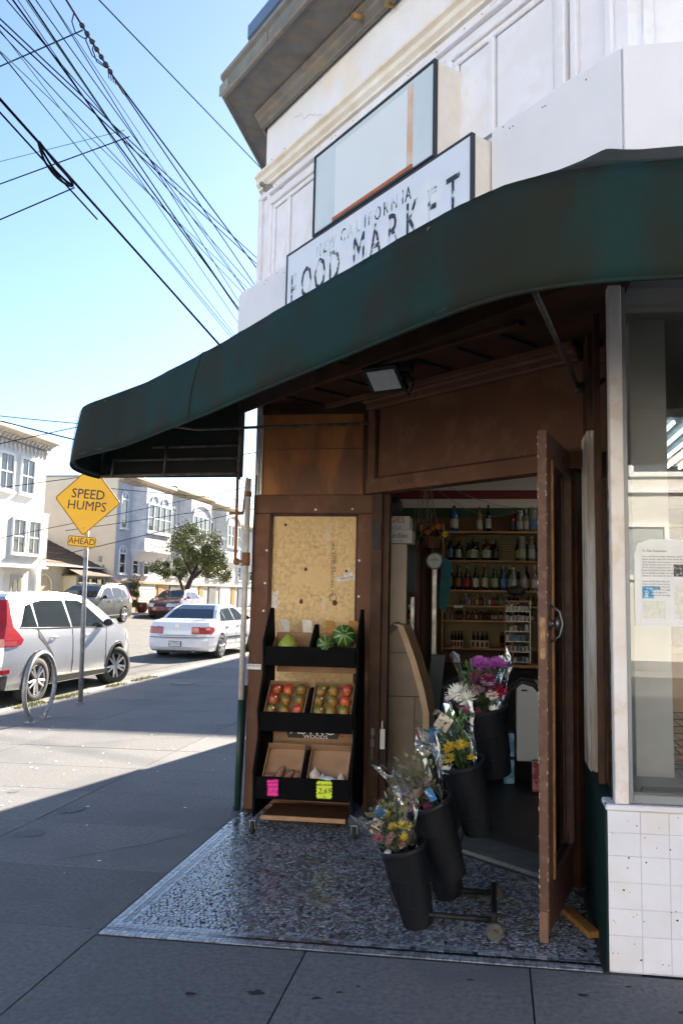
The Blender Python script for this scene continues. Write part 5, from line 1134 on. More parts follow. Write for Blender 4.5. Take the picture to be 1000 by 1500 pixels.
lf = thing('ceiling_light', 'fluorescent ceiling fitting with lit tubes seen through the display window', 'lamp', (1.1,5.2,2.7))
q = G(); q.ob((.93,4.6,2.62),(.34,0,.0),(0,1.3,0),(0,0,.05)); mesh('light_tray', q, METAL, lf, bev=.004)
TUB = mat('lit_tube',(.8,.9,.9),.5,emis=(.75,.95,1.0),es=.5)
for x_ in (1.0,1.10,1.20):
    q = G(); q.tube([(x_,4.63,2.595),(x_,5.87,2.595)], .013, 8); mesh('tube', q, TUB, lf)
aisle_fill = thing('ceiling_light', 'unseen ceiling fitting added to light the bottle aisle', 'lamp', (.4,7.8,2.95))  # fill light: unseen fitting with warm tubes, added to brighten the bottle shelves
q = G(); q.box(1.7,7.4,2.99,2.0,8.7,3.04); mesh('light_tray', q, METAL, aisle_fill)
for x_ in (1.78,1.92):
    q = G(); q.tube([(x_,7.45,2.97),(x_,8.65,2.97)], .013, 8); mesh('tube', q, mat('warm_fill_tube',(.9,.85,.75),.5,emis=(1,.86,.62),es=4), aisle_fill)
wb = thing('wooden_crate', 'pale wooden box behind the display window with a wire basket before it', 'crate', (1.1,4.6,.7))
q = G(); q.box(.90,4.62,.716,1.5,4.95,1.30); mesh('crate_side', q, mat('crate_wood',(.36,.20,.09),.6,c2=(.26,.13,.05),scale=5,stretch=(1,1,.3)), wb, bev=.003)
q = G(); q.box(.90,4.60,1.30,1.5,4.97,1.34); mesh('crate_rim', q, MATS['crate_wood'], wb, bev=.003)
wk = thing('wire_basket', 'black wire basket in front of the pale wooden box in the window', 'basket', (1.0,4.3,.72))
for k in range(9):
    z_ = .74+k*.035; q = G(); q.tube([(.90,4.35,z_),(.90,4.12,z_),(1.25,4.12,z_),(1.25,4.35,z_)], .0025, 4, closed=True); mesh('basket_wire', q, BLACKM, wk)
for k in range(8):
    q = G(); x_ = .90+k*.05; q.tube([(x_,4.12,.73),(x_+.02,4.12,1.06)], .0025, 4); mesh('basket_wire', q, BLACKM, wk)
# ================================================================ traffic sign
sg = thing('traffic_sign', 'yellow diamond SPEED HUMPS sign with an AHEAD plate on a grey steel pole', 'road sign', (-5.81,10.87,0))
q = G(); q.tube([(-5.81,10.87,0),(-5.85,10.88,1.5),(-5.885,10.885,3.35)], .031, 12); q.lathe([(0,0),(.06,0),(.05,.012),(0,.014)], 12, Matrix.Translation((-5.81,10.87,.002)), caps=False); mesh('pole', q, METAL, sg, smooth=True)
YEL = mat('sign_yellow', (.95,.49,.008), .5, c2=(.90,.45,.008), scale=3); YBK = mat('sign_black', (.015,.012,.01), .5)
SX, SY = V(.996,-.03,-.085).normalized(), V(.085,0,.996).normalized(); SN = SX.cross(SY); SCN = V(-5.855,10.83,2.885)
def rrect(hw, hh, r, n=5, rot=0):
    out = []
    for (cx, cy, a0) in ((hw-r,hh-r,0),(-hw+r,hh-r,90),(-hw+r,-hh+r,180),(hw-r,-hh+r,270)):
        for k in range(n+1):
            an = R_(a0+90*k/n); x, y = cx+r*math.cos(an), cy+r*math.sin(an)
            out.append((x*math.cos(rot)-y*math.sin(rot), x*math.sin(rot)+y*math.cos(rot)))
    return out
def splate(c, hw, hh, r, rot, d0, d1): return G().prism([c+SX*x+SY*y+SN*d0 for x, y in rrect(hw,hh,r,5,rot)], SN*(d1-d0))
H_ = .37
mesh('diamond_plate', splate(SCN, H_, H_, .04, R_(45), -.003, .0), YEL, sg)
o_, i_ = rrect(H_-.006,H_-.006,.036,5,R_(45)), rrect(H_-.017,H_-.017,.028,5,R_(45)); n = len(o_)
q = G(); q.add([SCN+SX*x+SY*y+SN*.0012 for x,y in o_+i_], [(k,(k+1)%n,(k+1)%n+n,k+n) for k in range(n)]); mesh('border', q, YBK, sg)
q = textg('SPEED', .195, SCN+SY*.085+SN*.001, SX, SY, .001, sx=1.0, off=.006); textg('HUMPS', .195, SCN-SY*.085+SN*.001, SX, SY, .001, g=q, sx=1.0, off=.0); mesh('lettering', q, YBK, sg)
q = G(); 
for dz in (-.40,.40): q.ball(SCN+SY*dz+SN*.003, .008, 8, 5)
mesh('bolt', q, METAL, sg)
PC = SCN-SY*.60
mesh('ahead_plate', splate(PC, .225, .078, .03, 0, -.003, .0), YEL, sg)
o_, i_ = rrect(.219,.072,.026), rrect(.21,.063,.02)
q = G(); q.add([PC+SX*x+SY*y+SN*.0012 for x,y in o_+i_], [(k,(k+1)%n,(k+1)%n+n,k+n) for k in range(n)]); mesh('border', q, YBK, sg)
q = textg('AHEAD', .125, PC+SN*.001, SX, SY, .001, sx=1.0, off=.004); mesh('lettering', q, YBK, sg)
# ================================================================ bike rack
bk = thing('bicycle_rack', 'round galvanised hoop bicycle rack standing on the pavement near the kerb', 'bicycle rack', (-5.54,9.36,0))
pts = []
for k in range(25):
    an = R_(-62+304*k/24); pts.append(V(-5.54+.02*math.sin(an*1.0), 9.36+.43*math.cos(an), .415+.40*math.sin(an)))
pts = [V(-5.54+ (p.y-9.36)*-.12, p.y, p.z) for p in pts]
pts = [V(p.x, 9.36+(p.y-9.36)*.98, p.z) for p in pts]
e0, e1_ = pts[0], pts[-1]
q = G(); q.tube([V(e0.x,e0.y-.01,0)]+pts+[V(e1_.x,e1_.y+.01,0)], .027, 12); mesh('hoop', q, METAL, bk, smooth=True)
for e in (e0, e1_):
    q = G(); q.lathe([(0,.0),(.075,0),(.075,.008),(.0,.01)], 16, Matrix.Translation((e.x,e.y,.002)), caps=False); fp = mesh('foot_plate', q, METAL, bk)
    for k in range(3):
        q = G(); q.lathe([(.009,0),(.009,.012),(0,.013)], 6, Matrix.Translation((e.x+.055*math.cos(k*2.1),e.y+.055*math.sin(k*2.1),.009)), caps=False); mesh('bolt', q, METAL, fp)

# ================================================================ cars
def carpaint(name, c, flake=.5):
    m = mat(name, c, .28, metal=flake, coat=1.0, c2=tuple(x*.93 for x in c), scale=1.5); return m
CGL = mat('car_glass', (.012,.018,.018), .03, spec=.5); LRED = mat('tail_lamp', (.45,.012,.012), .12, c2=(.30,.008,.008), scale=30, coat=1); TRIM = mat('black_trim', (.02,.02,.02), .5); RIM = mat('alloy', (.5,.5,.5), .3, .8)
CHR = mat('chrome', (.7,.7,.7), .12, 1); CLEAR = mat('clear_lamp',(.6,.6,.6),.1,coat=1); SEAM = mat('seam',(.02,.02,.022),.7)
class Car:
    def __init__(s, L, W, taper_f, taper_r, hw): s.L, s.W, s.hw, s.tf, s.tr = L, W, hw, taper_f, taper_r
    def D(s, u, y, z):
        h = s.hw(y, z)
        yy = y; a = abs(u)**4
        wr = max(0, 1-y/(.22*s.L)); wf = max(0, 1-(s.L-y)/(.22*s.L))
        yy += s.tr*a*wr - s.tf*a*wf
        h *= 1 - .10*wr**2*.6 - .14*wf**2
        return V(u*h, yy, z)
    def solid(s, poly, u0, u1, us, cuty=.16, cutz=.10):
        bm = bmesh.new()
        lo = [bm.verts.new((u0, y, z)) for y, z in poly]; f = bm.faces.new(lo)
        r = bmesh.ops.extrude_face_region(bm, geom=[f])
        for e in r['geom']:
            if isinstance(e, bmesh.types.BMVert): e.co.x = u1
        ys = [p[0] for p in poly]; zs = [p[1] for p in poly]
        def cut(ax, v):
            co = [0,0,0]; no = [0,0,0]; co[ax] = v; no[ax] = 1
            bmesh.ops.bisect_plane(bm, geom=bm.verts[:]+bm.edges[:]+bm.faces[:], plane_co=co, plane_no=no, dist=1e-5)
        v = min(ys)+cuty
        while v < max(ys)-.01: cut(1, v); v += cuty
        v = min(zs)+cutz
        while v < max(zs)-.01: cut(2, v); v += cutz
        for u in us:
            if u0 < u < u1: cut(0, u)
        bmesh.ops.recalc_face_normals(bm, faces=bm.faces[:])
        for v_ in bm.verts: v_.co = s.D(*v_.co)
        bm.verts.index_update(); g = G(); g.add([v_.co.copy() for v_ in bm.verts], [tuple(x.index for x in f.verts) for f in bm.faces]); bm.free(); return g
def interp(tab, x):
    if x <= tab[0][0]: return tab[0][1]
    for (a, b), (c, d) in zip(tab[:-1], tab[1:]):
        if x <= c: t = (x-a)/(c-a); return b+(d-b)*t
    return tab[-1][1]
def wheel(parent, x, y, z, r, w_, out, spokes=5, split=True, rimm=RIM):
    Mw = Matrix.Translation((x,y,z))@Matrix.Rotation(R_(90)*(1 if out > 0 else -1),4,'Y')
    q = G(); q.lathe([(r*.62,-w_/2),(r*.93,-w_/2),(r,-w_*.35),(r,w_*.35),(r*.95,w_/2),(r*.72,w_/2+.008),(r*.68,w_/2),(r*.64,w_*.38)], 40, Mw, caps=False); t = mesh('tyre', q, RUB, parent, smooth=True)
    q = G(); q.lathe([(r*.68,w_*.44),(r*.65,w_/2),(r*.62,w_*.42),(r*.60,w_*.1)], 36, Mw, caps=False)
    for k in range(spokes):
        for dd in ((-.13,.13) if split else (0,)):
            an = 2*math.pi*k/spokes; c_, s_ = math.cos(an), math.sin(an); c2_, s2__ = math.cos(an+dd*1.6), math.sin(an+dd*1.6)
            a_ = Mw@V(c_*r*.10-s_*dd*.2*r, s_*r*.10+c_*dd*.2*r, w_*.42); b_ = Mw@V(c2_*r*.63, s2__*r*.63, w_*.47)
            q.tube([a_, b_], [r*.075 if split else r*.13, r*.05 if split else r*.10], 6)
    q.lathe([(r*.16,w_*.3),(r*.16,w_*.48),(0,w_*.5)], 16, Mw, caps=False); mesh('rim', q, rimm, t, smooth=False)
    q = G(); q.lathe([(r*.62,w_*.05),(0,w_*.05)], 20, Mw, caps=False); mesh('brake_shadow', q, TRIM, t)
def arch(cy, cz, r, z0, n=12):
    a0 = math.asin((z0-cz)/r); return [(cy+r*math.cos(a), cz+r*math.sin(a)) for a in [math.pi-a0-(math.pi-2*a0)*k/n for k in range(n+1)]]

def make_suv(name, label, paint, rack=False, steer=0):
    L, W = 4.60, .92
    def hw(y, z):
        lo = interp([(.2,.86),(.32,.895),(.55,.92),(.80,.915),(1.0,.90),(1.12,.875),(1.3,.80),(1.55,.70),(1.68,.60)], z)
        return lo
    c = Car(L, W, .28, .16, hw)
    t = thing(name, label, 'suv', (0,0,0))
    rw, fw, R = .98, 3.62, .345
    ar, af = arch(rw, R, .415, .24), arch(fw, R, .415, .24)
    body = [(.04,.30),(.0,.42),(.0,.62),(.03,.80),(.03,1.0),(.07,1.12),(.14,1.20),(.30,1.48),(.36,1.60),(.50,1.645),(1.0,1.68),(1.7,1.69),(2.25,1.665),(2.7,1.60),(3.1,1.40),(3.52,1.14),(3.75,1.08),(4.2,.98),(4.45,.84),(4.56,.70),(4.60,.50),(4.56,.30),(4.5,.24)]
    bottom = list(reversed(af)) + list(reversed(ar))
    poly = body + [p for p in bottom] + [(.15,.26)]
    g = c.solid(poly, -1, 1, (-.97,-.9,-.75,-.5,0,.5,.75,.9,.97), .2, .12); o = mesh('body', g, paint, t, smooth=True)
    m = o.modifiers.new('b','BEVEL'); m.width = .02; m.segments = 2; m.limit_method='ANGLE'; m.angle_limit = R_(35)
    m = o.modifiers.new('w','WEIGHTED_NORMAL')
    q = G(); q.box(-.62,.3,.20,.62,4.4,.75); mesh('underbody', q, TRIM, t)
    # black lower cladding + arches
    for sd in (-1, 1):
        a0, a1 = (.985, 1.012) if sd > 0 else (-1.012, -.985)
        for (cy) in (rw, fw):
            oa, ia = arch(cy, R, .45, .25), arch(cy, R, .408, .25)
            mesh('arch_trim', c.solid(oa+list(reversed(ia)), a0, a1, (), 9, 9), TRIM, t)
        mesh('sill_trim', c.solid([(1.42,.25),(3.18,.25),(3.18,.33),(1.42,.36)], a0, a1, (), .3, 9), TRIM, t)
        mesh('sill_strip', c.solid([(1.46,.36),(3.14,.33),(3.14,.355),(1.46,.385)], a0, a1, (), .3, 9), CHR, t)
        # side glass
        g0, g1 = (.992, 1.006) if sd > 0 else (-1.006, -.992)
        for poly_ in ([(.50,1.16),(.98,1.12),(.98,1.50),(.80,1.47)],[(1.03,1.115),(1.95,1.09),(1.93,1.555),(1.35,1.555),(1.05,1.52)],[(2.02,1.09),(3.18,1.075),(3.06,1.18),(2.62,1.47),(2.40,1.545),(2.0,1.555)]):
            mesh('side_window', c.solid(poly_, g0, g1, (), .2, .08), CGL, t)
        bl = (.994, 1.004) if sd > 0 else (-1.004, -.994)
        for sp in ([(1.99,.34),(1.985,1.09),(2.0,1.09),(2.005,.34)],[(1.0,1.0),(.98,1.12),(.995,1.12),(1.4,.70),(1.42,.36),(1.405,.36),(1.385,.70),(.99,.99)],[(3.14,.36),(3.12,.75),(3.16,1.07),(3.175,1.07),(3.135,.75),(3.155,.36)]):
            mesh('door_gap', c.solid(sp, bl[0], bl[1], (), 9, .1), SEAM, t)
        mesh('window_line', c.solid([(.48,1.145),(3.22,1.062),(3.22,1.074),(.48,1.158)], bl[0], bl[1]+(.004*sd if sd>0 else 0), (), .2, 9), TRIM, t)
        for hy in (1.42, 2.42):
            hp = c.D(sd, hy, .97); q = G(); q.tube([hp+V(.004*sd,-.09,0), hp+V(.035*sd,-.07,0), hp+V(.038*sd,.06,.003), hp+V(.004*sd,.085,0)], .013, 8); mesh('door_handle', q, CHR if not rack else TRIM, t, smooth=True)
        mp = c.D(sd, 3.02, 1.10); q = G(); q.ball(mp+V(.12*sd,0,.05), .1, 14, 10, (1.0,.55,.75)); q.cbox(mp+V(.03*sd,.0,-.0),(.10,.05,.04)); mi = mesh('mirror', q, paint, t, smooth=True)
        q = G(); q.ball(mp+V(.12*sd,-.028,.05), .085, 12, 8, (1.0,.4,.72)); mesh('mirror_glass', q, TRIM, mi, smooth=True)
        # tail lamp: tall, wrapping round the corner
        u0, u1 = (.80, 1.02) if sd > 0 else (-1.02, -.80)
        g = c.solid([(-.012,.88),(-.012,1.0),(.055,1.14),(.13,1.22),(.27,1.48),(.30,1.56),(.37,1.57),(.30,1.35),(.27,1.16),(.50,.97),(.42,.90),(.2,.88)], u0, u1, (.9*sd,.97*sd), .1, .1); lm = mesh('tail_lamp', g, LRED, t, smooth=False)
        g = c.solid([(-.016,.90),(-.016,.965),(.30,.965),(.30,.90)], u0*1.003, u1*1.004, (.9*sd,.97*sd), .1, .1); mesh('reversing_lens', g, mat('pink_lens',(.42,.06,.05),.15,coat=1), lm, smooth=False)
        u0, u1 = (.74, 1.012) if sd > 0 else (-1.012, -.74)
        mesh('bumper_reflector', c.solid([(-.012,.50),(-.012,.56),(.16,.56),(.16,.50)], u0, u1, (.9*sd,), .1, .1), LRED, t)
        q = G(); hl = c.solid([(4.15,.84),(4.46,.72),(4.57,.72),(4.56,.80),(4.47,.86),(4.2,.95)], *((.45,1.01) if sd > 0 else (-1.01,-.45)), (.7*sd,.9*sd), .1, .1); mesh('headlight', hl, CLEAR, t)
        wheel(t, sd*(.80), rw, R, R, .225, sd)
        wheel(t, sd*(.80), fw, R, R, .225, sd)
        if rack: q = G(); q.tube([(.62*sd,.7,1.68),(.62*sd,.8,1.73),(.62*sd,2.3,1.73),(.62*sd,2.45,1.66)], .018, 8); mesh('roof_rail', q, TRIM, t, smooth=True)
    g = c.solid([(.055,1.12),(.128,1.20),(.285,1.475),(.32,1.54),(.335,1.53),(.30,1.47),(.14,1.19),(.07,1.11)], -.80, .80, (-.6,-.3,0,.3,.6), 9, .08)
    mesh('rear_window', g, CGL, t, smooth=False)
    g = c.solid([(2.735,1.595),(3.12,1.405),(3.50,1.165),(3.49,1.15),(3.09,1.39),(2.72,1.58)], -.86, .86, (-.6,-.3,0,.3,.6), .1, 9); mesh('windscreen', g, CGL, t)
    g = c.solid([(.012,.30),(-.012,.42),(-.012,.47),(.14,.47),(.14,.26)], -1.004, 1.004, (-.97,-.9,-.7,-.3,0,.3,.7,.9,.97), .3, .1); mesh('rear_bumper_trim', g, TRIM, t)
    g = c.solid([(-.004,.62),(-.004,.63),(.02,.63),(.02,.62)], -.9, .9, (-.7,-.3,.3,.7), 9, 9); mesh('tailgate_gap', g, SEAM, t)
    q = G(); q.box(-.16,-.008,.80,.16,.0,.90); 
    q.v = [(x, y+.03, z) for x,y,z in q.v]; mesh('number_plate', q, WHP, t)
    g = c.solid([(4.585,.42),(4.60,.5),(4.57,.68),(4.55,.68),(4.57,.5),(4.56,.42)], -.62, .62, (-.3,0,.3), 9, .1); mesh('grille', g, TRIM, t)
    return t

def make_sedan(name, label, paint, cat='car', plate='6VTZ092'):
    L, W = 4.42, .85
    hw = lambda y, z: interp([(.18,.79),(.32,.83),(.52,.85),(.70,.845),(.86,.82),(.94,.79),(1.1,.70),(1.25,.62),(1.38,.52)], z)
    c = Car(L, W, .30, .18, hw); t = thing(name, label, cat, (0,0,0))
    rw, fw, R = .98, 3.44, .30
    ar, af = arch(rw, R, .36, .20), arch(fw, R, .36, .20)
    body = [(.06,.24),(.0,.32),(.0,.50),(.05,.56),(.07,.80),(.12,.93),(.22,.965),(.62,.985),(.80,1.02),(1.15,1.24),(1.45,1.35),(1.9,1.385),(2.3,1.375),(2.62,1.32),(3.05,1.08),(3.25,.985),(3.6,.94),(4.0,.84),(4.28,.70),(4.40,.55),(4.42,.38),(4.36,.22)]
    poly = body + list(reversed(af)) + list(reversed(ar)) + [(.2,.2)]
    g = c.solid(poly, -1, 1, (-.97,-.9,-.75,-.5,0,.5,.75,.9,.97), .2, .12); o = mesh('body', g, paint, t, smooth=True)
    m = o.modifiers.new('b','BEVEL'); m.width = .02; m.segments = 2; m.limit_method='ANGLE'; m.angle_limit = R_(35); o.modifiers.new('w','WEIGHTED_NORMAL')
    q = G(); q.box(-.55,.3,.16,.55,4.2,.6); mesh('underbody', q, TRIM, t)
    for sd in (-1, 1):
        g0, g1 = (.99, 1.008) if sd > 0 else (-1.008, -.99)
        for pl_ in ([(1.02,.96),(1.38,.955),(1.36,1.24),(1.18,1.16)],[(1.42,.955),(2.05,.95),(2.03,1.285),(1.55,1.275),(1.40,1.25)],[(2.11,.95),(2.98,.95),(2.9,1.02),(2.58,1.235),(2.42,1.28),(2.09,1.287)]):
            mesh('side_window', c.solid(pl_, g0, g1, (), .2, .08), CGL, t)
        bl = (.995, 1.004) if sd > 0 else (-1.004, -.995)
        for sp in ([(2.07,.30),(2.065,.94),(2.08,.94),(2.085,.30)],[(1.28,.62),(1.22,.95),(1.235,.95),(1.30,.62),(1.36,.32),(1.345,.32)],[(3.0,.30),(2.99,.94),(3.005,.94),(3.015,.30)]): mesh('door_gap', c.solid(sp, bl[0], bl[1], (), 9, .1), SEAM, t)
        mesh('side_moulding', c.solid([(1.4,.50),(3.0,.48),(3.0,.53),(1.4,.55)], *((.99,1.016) if sd > 0 else (-1.016,-.99)), (), .3, 9), TRIM, t)
        for hy in (1.42,2.25):
            hp = c.D(sd, hy, .80); q = G(); q.cbox(hp+V(.012*sd,0,0),(.03,.16,.03)); mesh('door_handle', q, TRIM, t, bev=.005)
        mp = c.D(sd, 2.86, .95); q = G(); q.ball(mp+V(.09*sd,0,.05), .085, 12, 8, (1,.55,.7)); mesh('mirror', q, TRIM, t, smooth=True)
        lm = mesh('tail_lamp', c.solid([(.035,.645),(.05,.80),(.085,.825),(.34,.81),(.38,.74),(.2,.65)], *((.48,1.012) if sd > 0 else (-1.012,-.48)), (.7*sd,.9*sd,.97*sd), .1, .1), LRED, t)
        mesh('headlight', c.solid([(4.1,.62),(4.32,.56),(4.41,.56),(4.36,.66),(4.25,.72),(4.12,.74)], *((.45,1.01) if sd > 0 else (-1.01,-.45)), (.7*sd,.9*sd), .1, .1), CLEAR, t)
        wheel(t, sd*.745, rw, R, R, .19, sd, 7, False); wheel(t, sd*.745, fw, R, R, .19, sd, 7, False)
    BG_ = mat('blue_sky_glass', (.02,.035,.05), .03, spec=.9)
    g = c.solid([(.76,1.005),(.80,1.03),(1.15,1.25),(1.43,1.355),(1.43,1.34),(1.16,1.235),(.82,1.015)], -.86, .86, (-.6,-.3,0,.3,.6), .1, .08); mesh('rear_window', g, BG_, t)
    g = c.solid([(2.63,1.325),(3.06,1.085),(3.2,1.01),(3.19,.995),(3.05,1.07),(2.62,1.305)], -.88, .88, (-.6,-.3,0,.3,.6), .1, 9); mesh('windscreen', g, CGL, t)
    mesh('bumper_gap', c.solid([(-.006,.555),(-.006,.565),(.35,.565),(.35,.555)], -1.003, 1.003, (-.97,-.9,-.7,-.3,0,.3,.7,.9,.97), .1, 9), SEAM, t)
    mesh('boot_gap', c.solid([(.045,.60),(.045,.61),(.06,.61),(.06,.60)], -.62, .62, (-.3,.3), 9, 9), SEAM, t)
    q = G(); q.box(-.18,-.02,.335,.14,-.006,.475); npl = mesh('plate_frame', q, TRIM, t); q = G(); q.box(-.165,-.024,.35,.125,-.02,.46); mesh('number_plate', q, WHP, npl)
    q = textg(plate, .085, (-.02,-.0245,.40), (1,0,0), (0,0,1), .0006, sx=.9, off=.004); textg('California', .035, (-.02,-.0245,.447), (1,0,0), (0,0,1), .0006, g=q); mesh('plate_lettering', q, mat('plate_blue',(.03,.05,.15),.5), npl)
    q = G(); q.lathe([(.028,0),(.04,.0),(.04,.006),(.028,.006),(.028,0)], 18, Matrix.Translation((0,.065,.83))@Matrix.Rotation(R_(90),4,'X'), caps=False, sx=1.3); q.lathe([(.012,0),(.02,.0),(.02,.007),(.012,.007)], 14, Matrix.Translation((0,.062,.838))@Matrix.Rotation(R_(90),4,'X'), caps=False, sx=1.6, sy=.8); mesh('badge', q, CHR, t)
    q = G(); q.tube([(.45,.12,.23),(.45,-.02,.22)], .025, 10); mesh('exhaust', q, METAL, t)
    return t
suv = make_suv('silver_suv', 'silver SUV parked at the near kerb behind the bicycle rack', carpaint('silver_paint', (.60,.61,.63), .65))
suv.location = (-7.84, 10.62, -.13)
for ch_ in list(suv.children):
    if ch_.name.startswith('tyre') and ch_.data.vertices[0].co.y > 2.5:      # front wheels turned towards the kerb
        cx = sum(v.co.x for v in ch_.data.vertices)/len(ch_.data.vertices); cy = 3.62
        Mr = Matrix.Translation((cx,cy,0))@Matrix.Rotation(R_(-22),4,'Z')@Matrix.Translation((-cx,-cy,0)); ch_.matrix_local = Mr
sed = make_sedan('white_sedan', 'white sedan seen from behind, parked further along the near kerb', carpaint('white_car_paint', (.78,.78,.80), .0))
sed.location = (-7.93, 19.42, -.12); sed.rotation_euler = (0,0,R_(-1))
suv2 = make_suv('dark_suv', 'dark grey SUV with roof rails parked on the far side of the street', mat('dark_grey_paint',(.015,.018,.028),.4,coat=.2,spec=.3), rack=True)
suv2.location = (-17.35, 35.2, .15); suv2.rotation_euler = (0,0,math.pi)
hat = make_sedan('maroon_car', 'dark maroon car parked under the street tree across the road', carpaint('maroon_paint', (.10,.03,.03), .4))
hat.location = (-17.3, 44.6, .15); hat.rotation_euler = (0,0,math.pi); hat.scale = (1.05,1.05,1.1)

# ================================================================ houses across the street (facades face +x)
FX = -21.2
def housemats(nm, c, trim, c2): return mat(nm, c, .8, c2=c2, scale=1.2, bump=.2, bscale=20), mat(nm+'_trim', trim, .6)
WGL = mat('house_glass', (.03,.04,.05), .05, spec=.9); CURT = mat('curtain', (.4,.42,.44), .8, c2=(.3,.32,.34), scale=9, stretch=(1,6,1))
def win(parent, x, y0, y1, z0, z1, trim, fw=.09, arched=False, sill=True, panes=(1,2), bar=.03):
    q = G(); d = .08
    q.box(x, y0-fw, z1, x+d, y1+fw, z1+fw*1.3); q.box(x, y0-fw, z0-fw, x+d, y1+fw, z0)
    q.box(x, y0-fw, z0, x+d, y0, z1); q.box(x, y1, z0, x+d, y1+fw, z1)
    if arched:
        pts = [(x+.0, (y0+y1)/2+(y1-y0)/2*1.25*math.cos(a), z1+fw*1.3+(y1-y0)*.55*math.sin(a)) for a in [math.pi*k/10 for k in range(11)]]; q.tube([(a_+.05,b_,c_) for a_,b_,c_ in pts], .05, 6); q.ball((x+.05,(y0+y1)/2,z1+fw*1.3+(y1-y0)*.3), .12, 8, 6, (.4,1,1))
    if sill: q.box(x, y0-fw*1.5, z0-fw*1.8, x+d+.07, y1+fw*1.5, z0-fw)
    f = mesh('window', q, trim, parent)
    q = G(); q.box(x-.0, y0, z0, x+.02, y1, z1); mesh('pane', q, WGL, f)
    q = G(); zm = z0+(z1-z0)/panes[1]
    q.box(x+.02, y0, (z0+z1)/2-bar, x+.055, y1, (z0+z1)/2+bar)
    for (a_, b_) in ((y0,y0+bar*1.3),(y1-bar*1.3,y1)): q.box(x+.02, a_, z0, x+.045, b_, z1)
    for k in range(1, panes[0]): yy_ = y0+(y1-y0)*k/panes[0]; q.box(x+.02, yy_-bar/2, z0, x+.045, yy_+bar/2, z1)
    mesh('sash', q, trim, f)
    return f
def cornice(parent, x, y0, y1, z, m, proj=.45, h=.28, dent=.25, dm=None, ends=True):
    q = G(); pr = [(0,0),(.06,0),(.10,.10),(.10,.18),(proj*.55,.20),(proj*.6,h*.9),(proj,h),(proj,h+.14),(proj*.9,h+.2),(0,h+.24)]
    vs = [];
    for yy_ in (y0-.0, y1+.0): vs += [(x+a_, yy_+(-a_*.0), z+b_) for a_, b_ in pr]
    n = len(pr); q.add(vs, [(i, i+n, i+n+1, i+1) for i in range(n-1)]+[tuple(range(n)), tuple(range(2*n-1,n-1,-1))]); mesh('cornice', q, m, parent)
    k = y0+.08
    while k < y1-.1:
        q = G(); q.prism([(x+.10,k,z+.18),(x+.10,k,z-.02),(x+.16,k,z-.02),(x+.2,k,z+.06),(x+proj*.5,k,z+.12),(x+proj*.5,k,z+.19)], (0,.10,0)); mesh('bracket', q, dm or m, parent); k += dent
def house(name, label, y0, y1, zt, c, trim, c2, z0=.28, depth=14, sidez=None, cat='house'):
    m, tm = housemats(name+'_wall', c, trim, c2); t = thing(name, label, cat, (FX,y0,z0))
    q = G(); q.box(FX-depth, y0, z0-.2, FX, y1, zt); mesh('wall', q, m, t)
    q = G(); q.box(FX-depth, y0+.02, zt+.002, FX, y1-.02, zt+.12); mesh('roof', q, mat('flat_roof',(.25,.25,.25),.8), t)
    return t, m, tm
# house 1: white two-storey with a bay
t, m, tm = house('white_house', 'white two-storey house with a bracketed cornice and square bay at the left edge', 27.7, 35.2, 8.1, (.66,.64,.60), (.72,.72,.72), (.58,.56,.52))
LACE = mat('frieze_ornament', (.36,.33,.30), .7, c2=(.6,.58,.55), scale=20, lo=.45, hi=.55)
cornice(t, FX, 27.5, 35.35, 8.15, mat('cream_cornice',(.55,.48,.38),.7), .6, .3, .3, LACE)
k = 27.7
while k < 35.1:
    q = G(); q.lathe([(.0,-.06),(.09,-.05),(.11,0),(.05,.05),(0,.06)], 8, Matrix.Translation((FX+.06,k,8.0))@Matrix.Rotation(R_(90),4,'Y'), caps=False); q.box(FX,k-.02,7.72,FX+.04,k+.02,7.95); mesh('swag', q, LACE, t); k += .32
for a_ in (28.3, 29.9, 31.6, 33.2): win(t, FX, a_, a_+.95, 5.95, 7.45, tm, .1, panes=(2,2))
q = G(); q.box(FX+.0,27.6,5.02,FX+.28,35.25,5.12); q.box(FX,27.6,4.92,FX+.2,35.25,5.02); mesh('belt_course', q, tm, t)
q = G(); q.box(FX,28.4,2.6,FX+.8,34.3,4.92); mesh('bay', q, m, t)
q = G(); q.box(FX,28.3,2.5,FX+.88,34.4,2.6); mesh('bay_base', q, tm, t)
for a_, b_ in ((29.0,29.7),(29.85,30.5),(31.6,32.45),(32.75,33.6)): win(t, FX+.8, a_, b_, 3.15, 4.55, tm, .08, panes=(2,2), sill=True)
q = G(); q.box(FX,34.75,.28,FX+.12,35.1,4.92); mesh('pilaster', q, tm, t)
q = G(); q.box(FX-.05,29.0,.35,FX+.05,31.9,2.35); gd = mesh('garage_door', q, mat('garage_cream',(.50,.42,.28),.6), t)
for k in range(4):
    for j in range(3): q = G(); q.box(FX+.05,29.12+k*.69,.45+j*.62,FX+.07,29.12+k*.69+.6,.45+j*.62+.52); mesh('panel', q, WGL if j == 1 and k % 2 else mat('garage_panel',(.55,.47,.33),.6), gd)
q = G(); q.box(FX,32.9,.35,FX+.05,33.8,2.2); ed = mesh('entrance_door', q, mat('grey_door',(.35,.36,.36),.5), t); q = G(); q.box(FX+.05,33.05,1.4,FX+.065,33.3,2.0); q.box(FX+.05,33.4,1.4,FX+.065,33.65,2.0); mesh('door_light', q, WGL, ed)
q = G(); q.box(FX,28.85,2.36,FX+.12,32.1,2.5); q.box(FX,32.0,.3,FX+.1,32.2,2.36); mesh('garage_frame', q, tm, t)
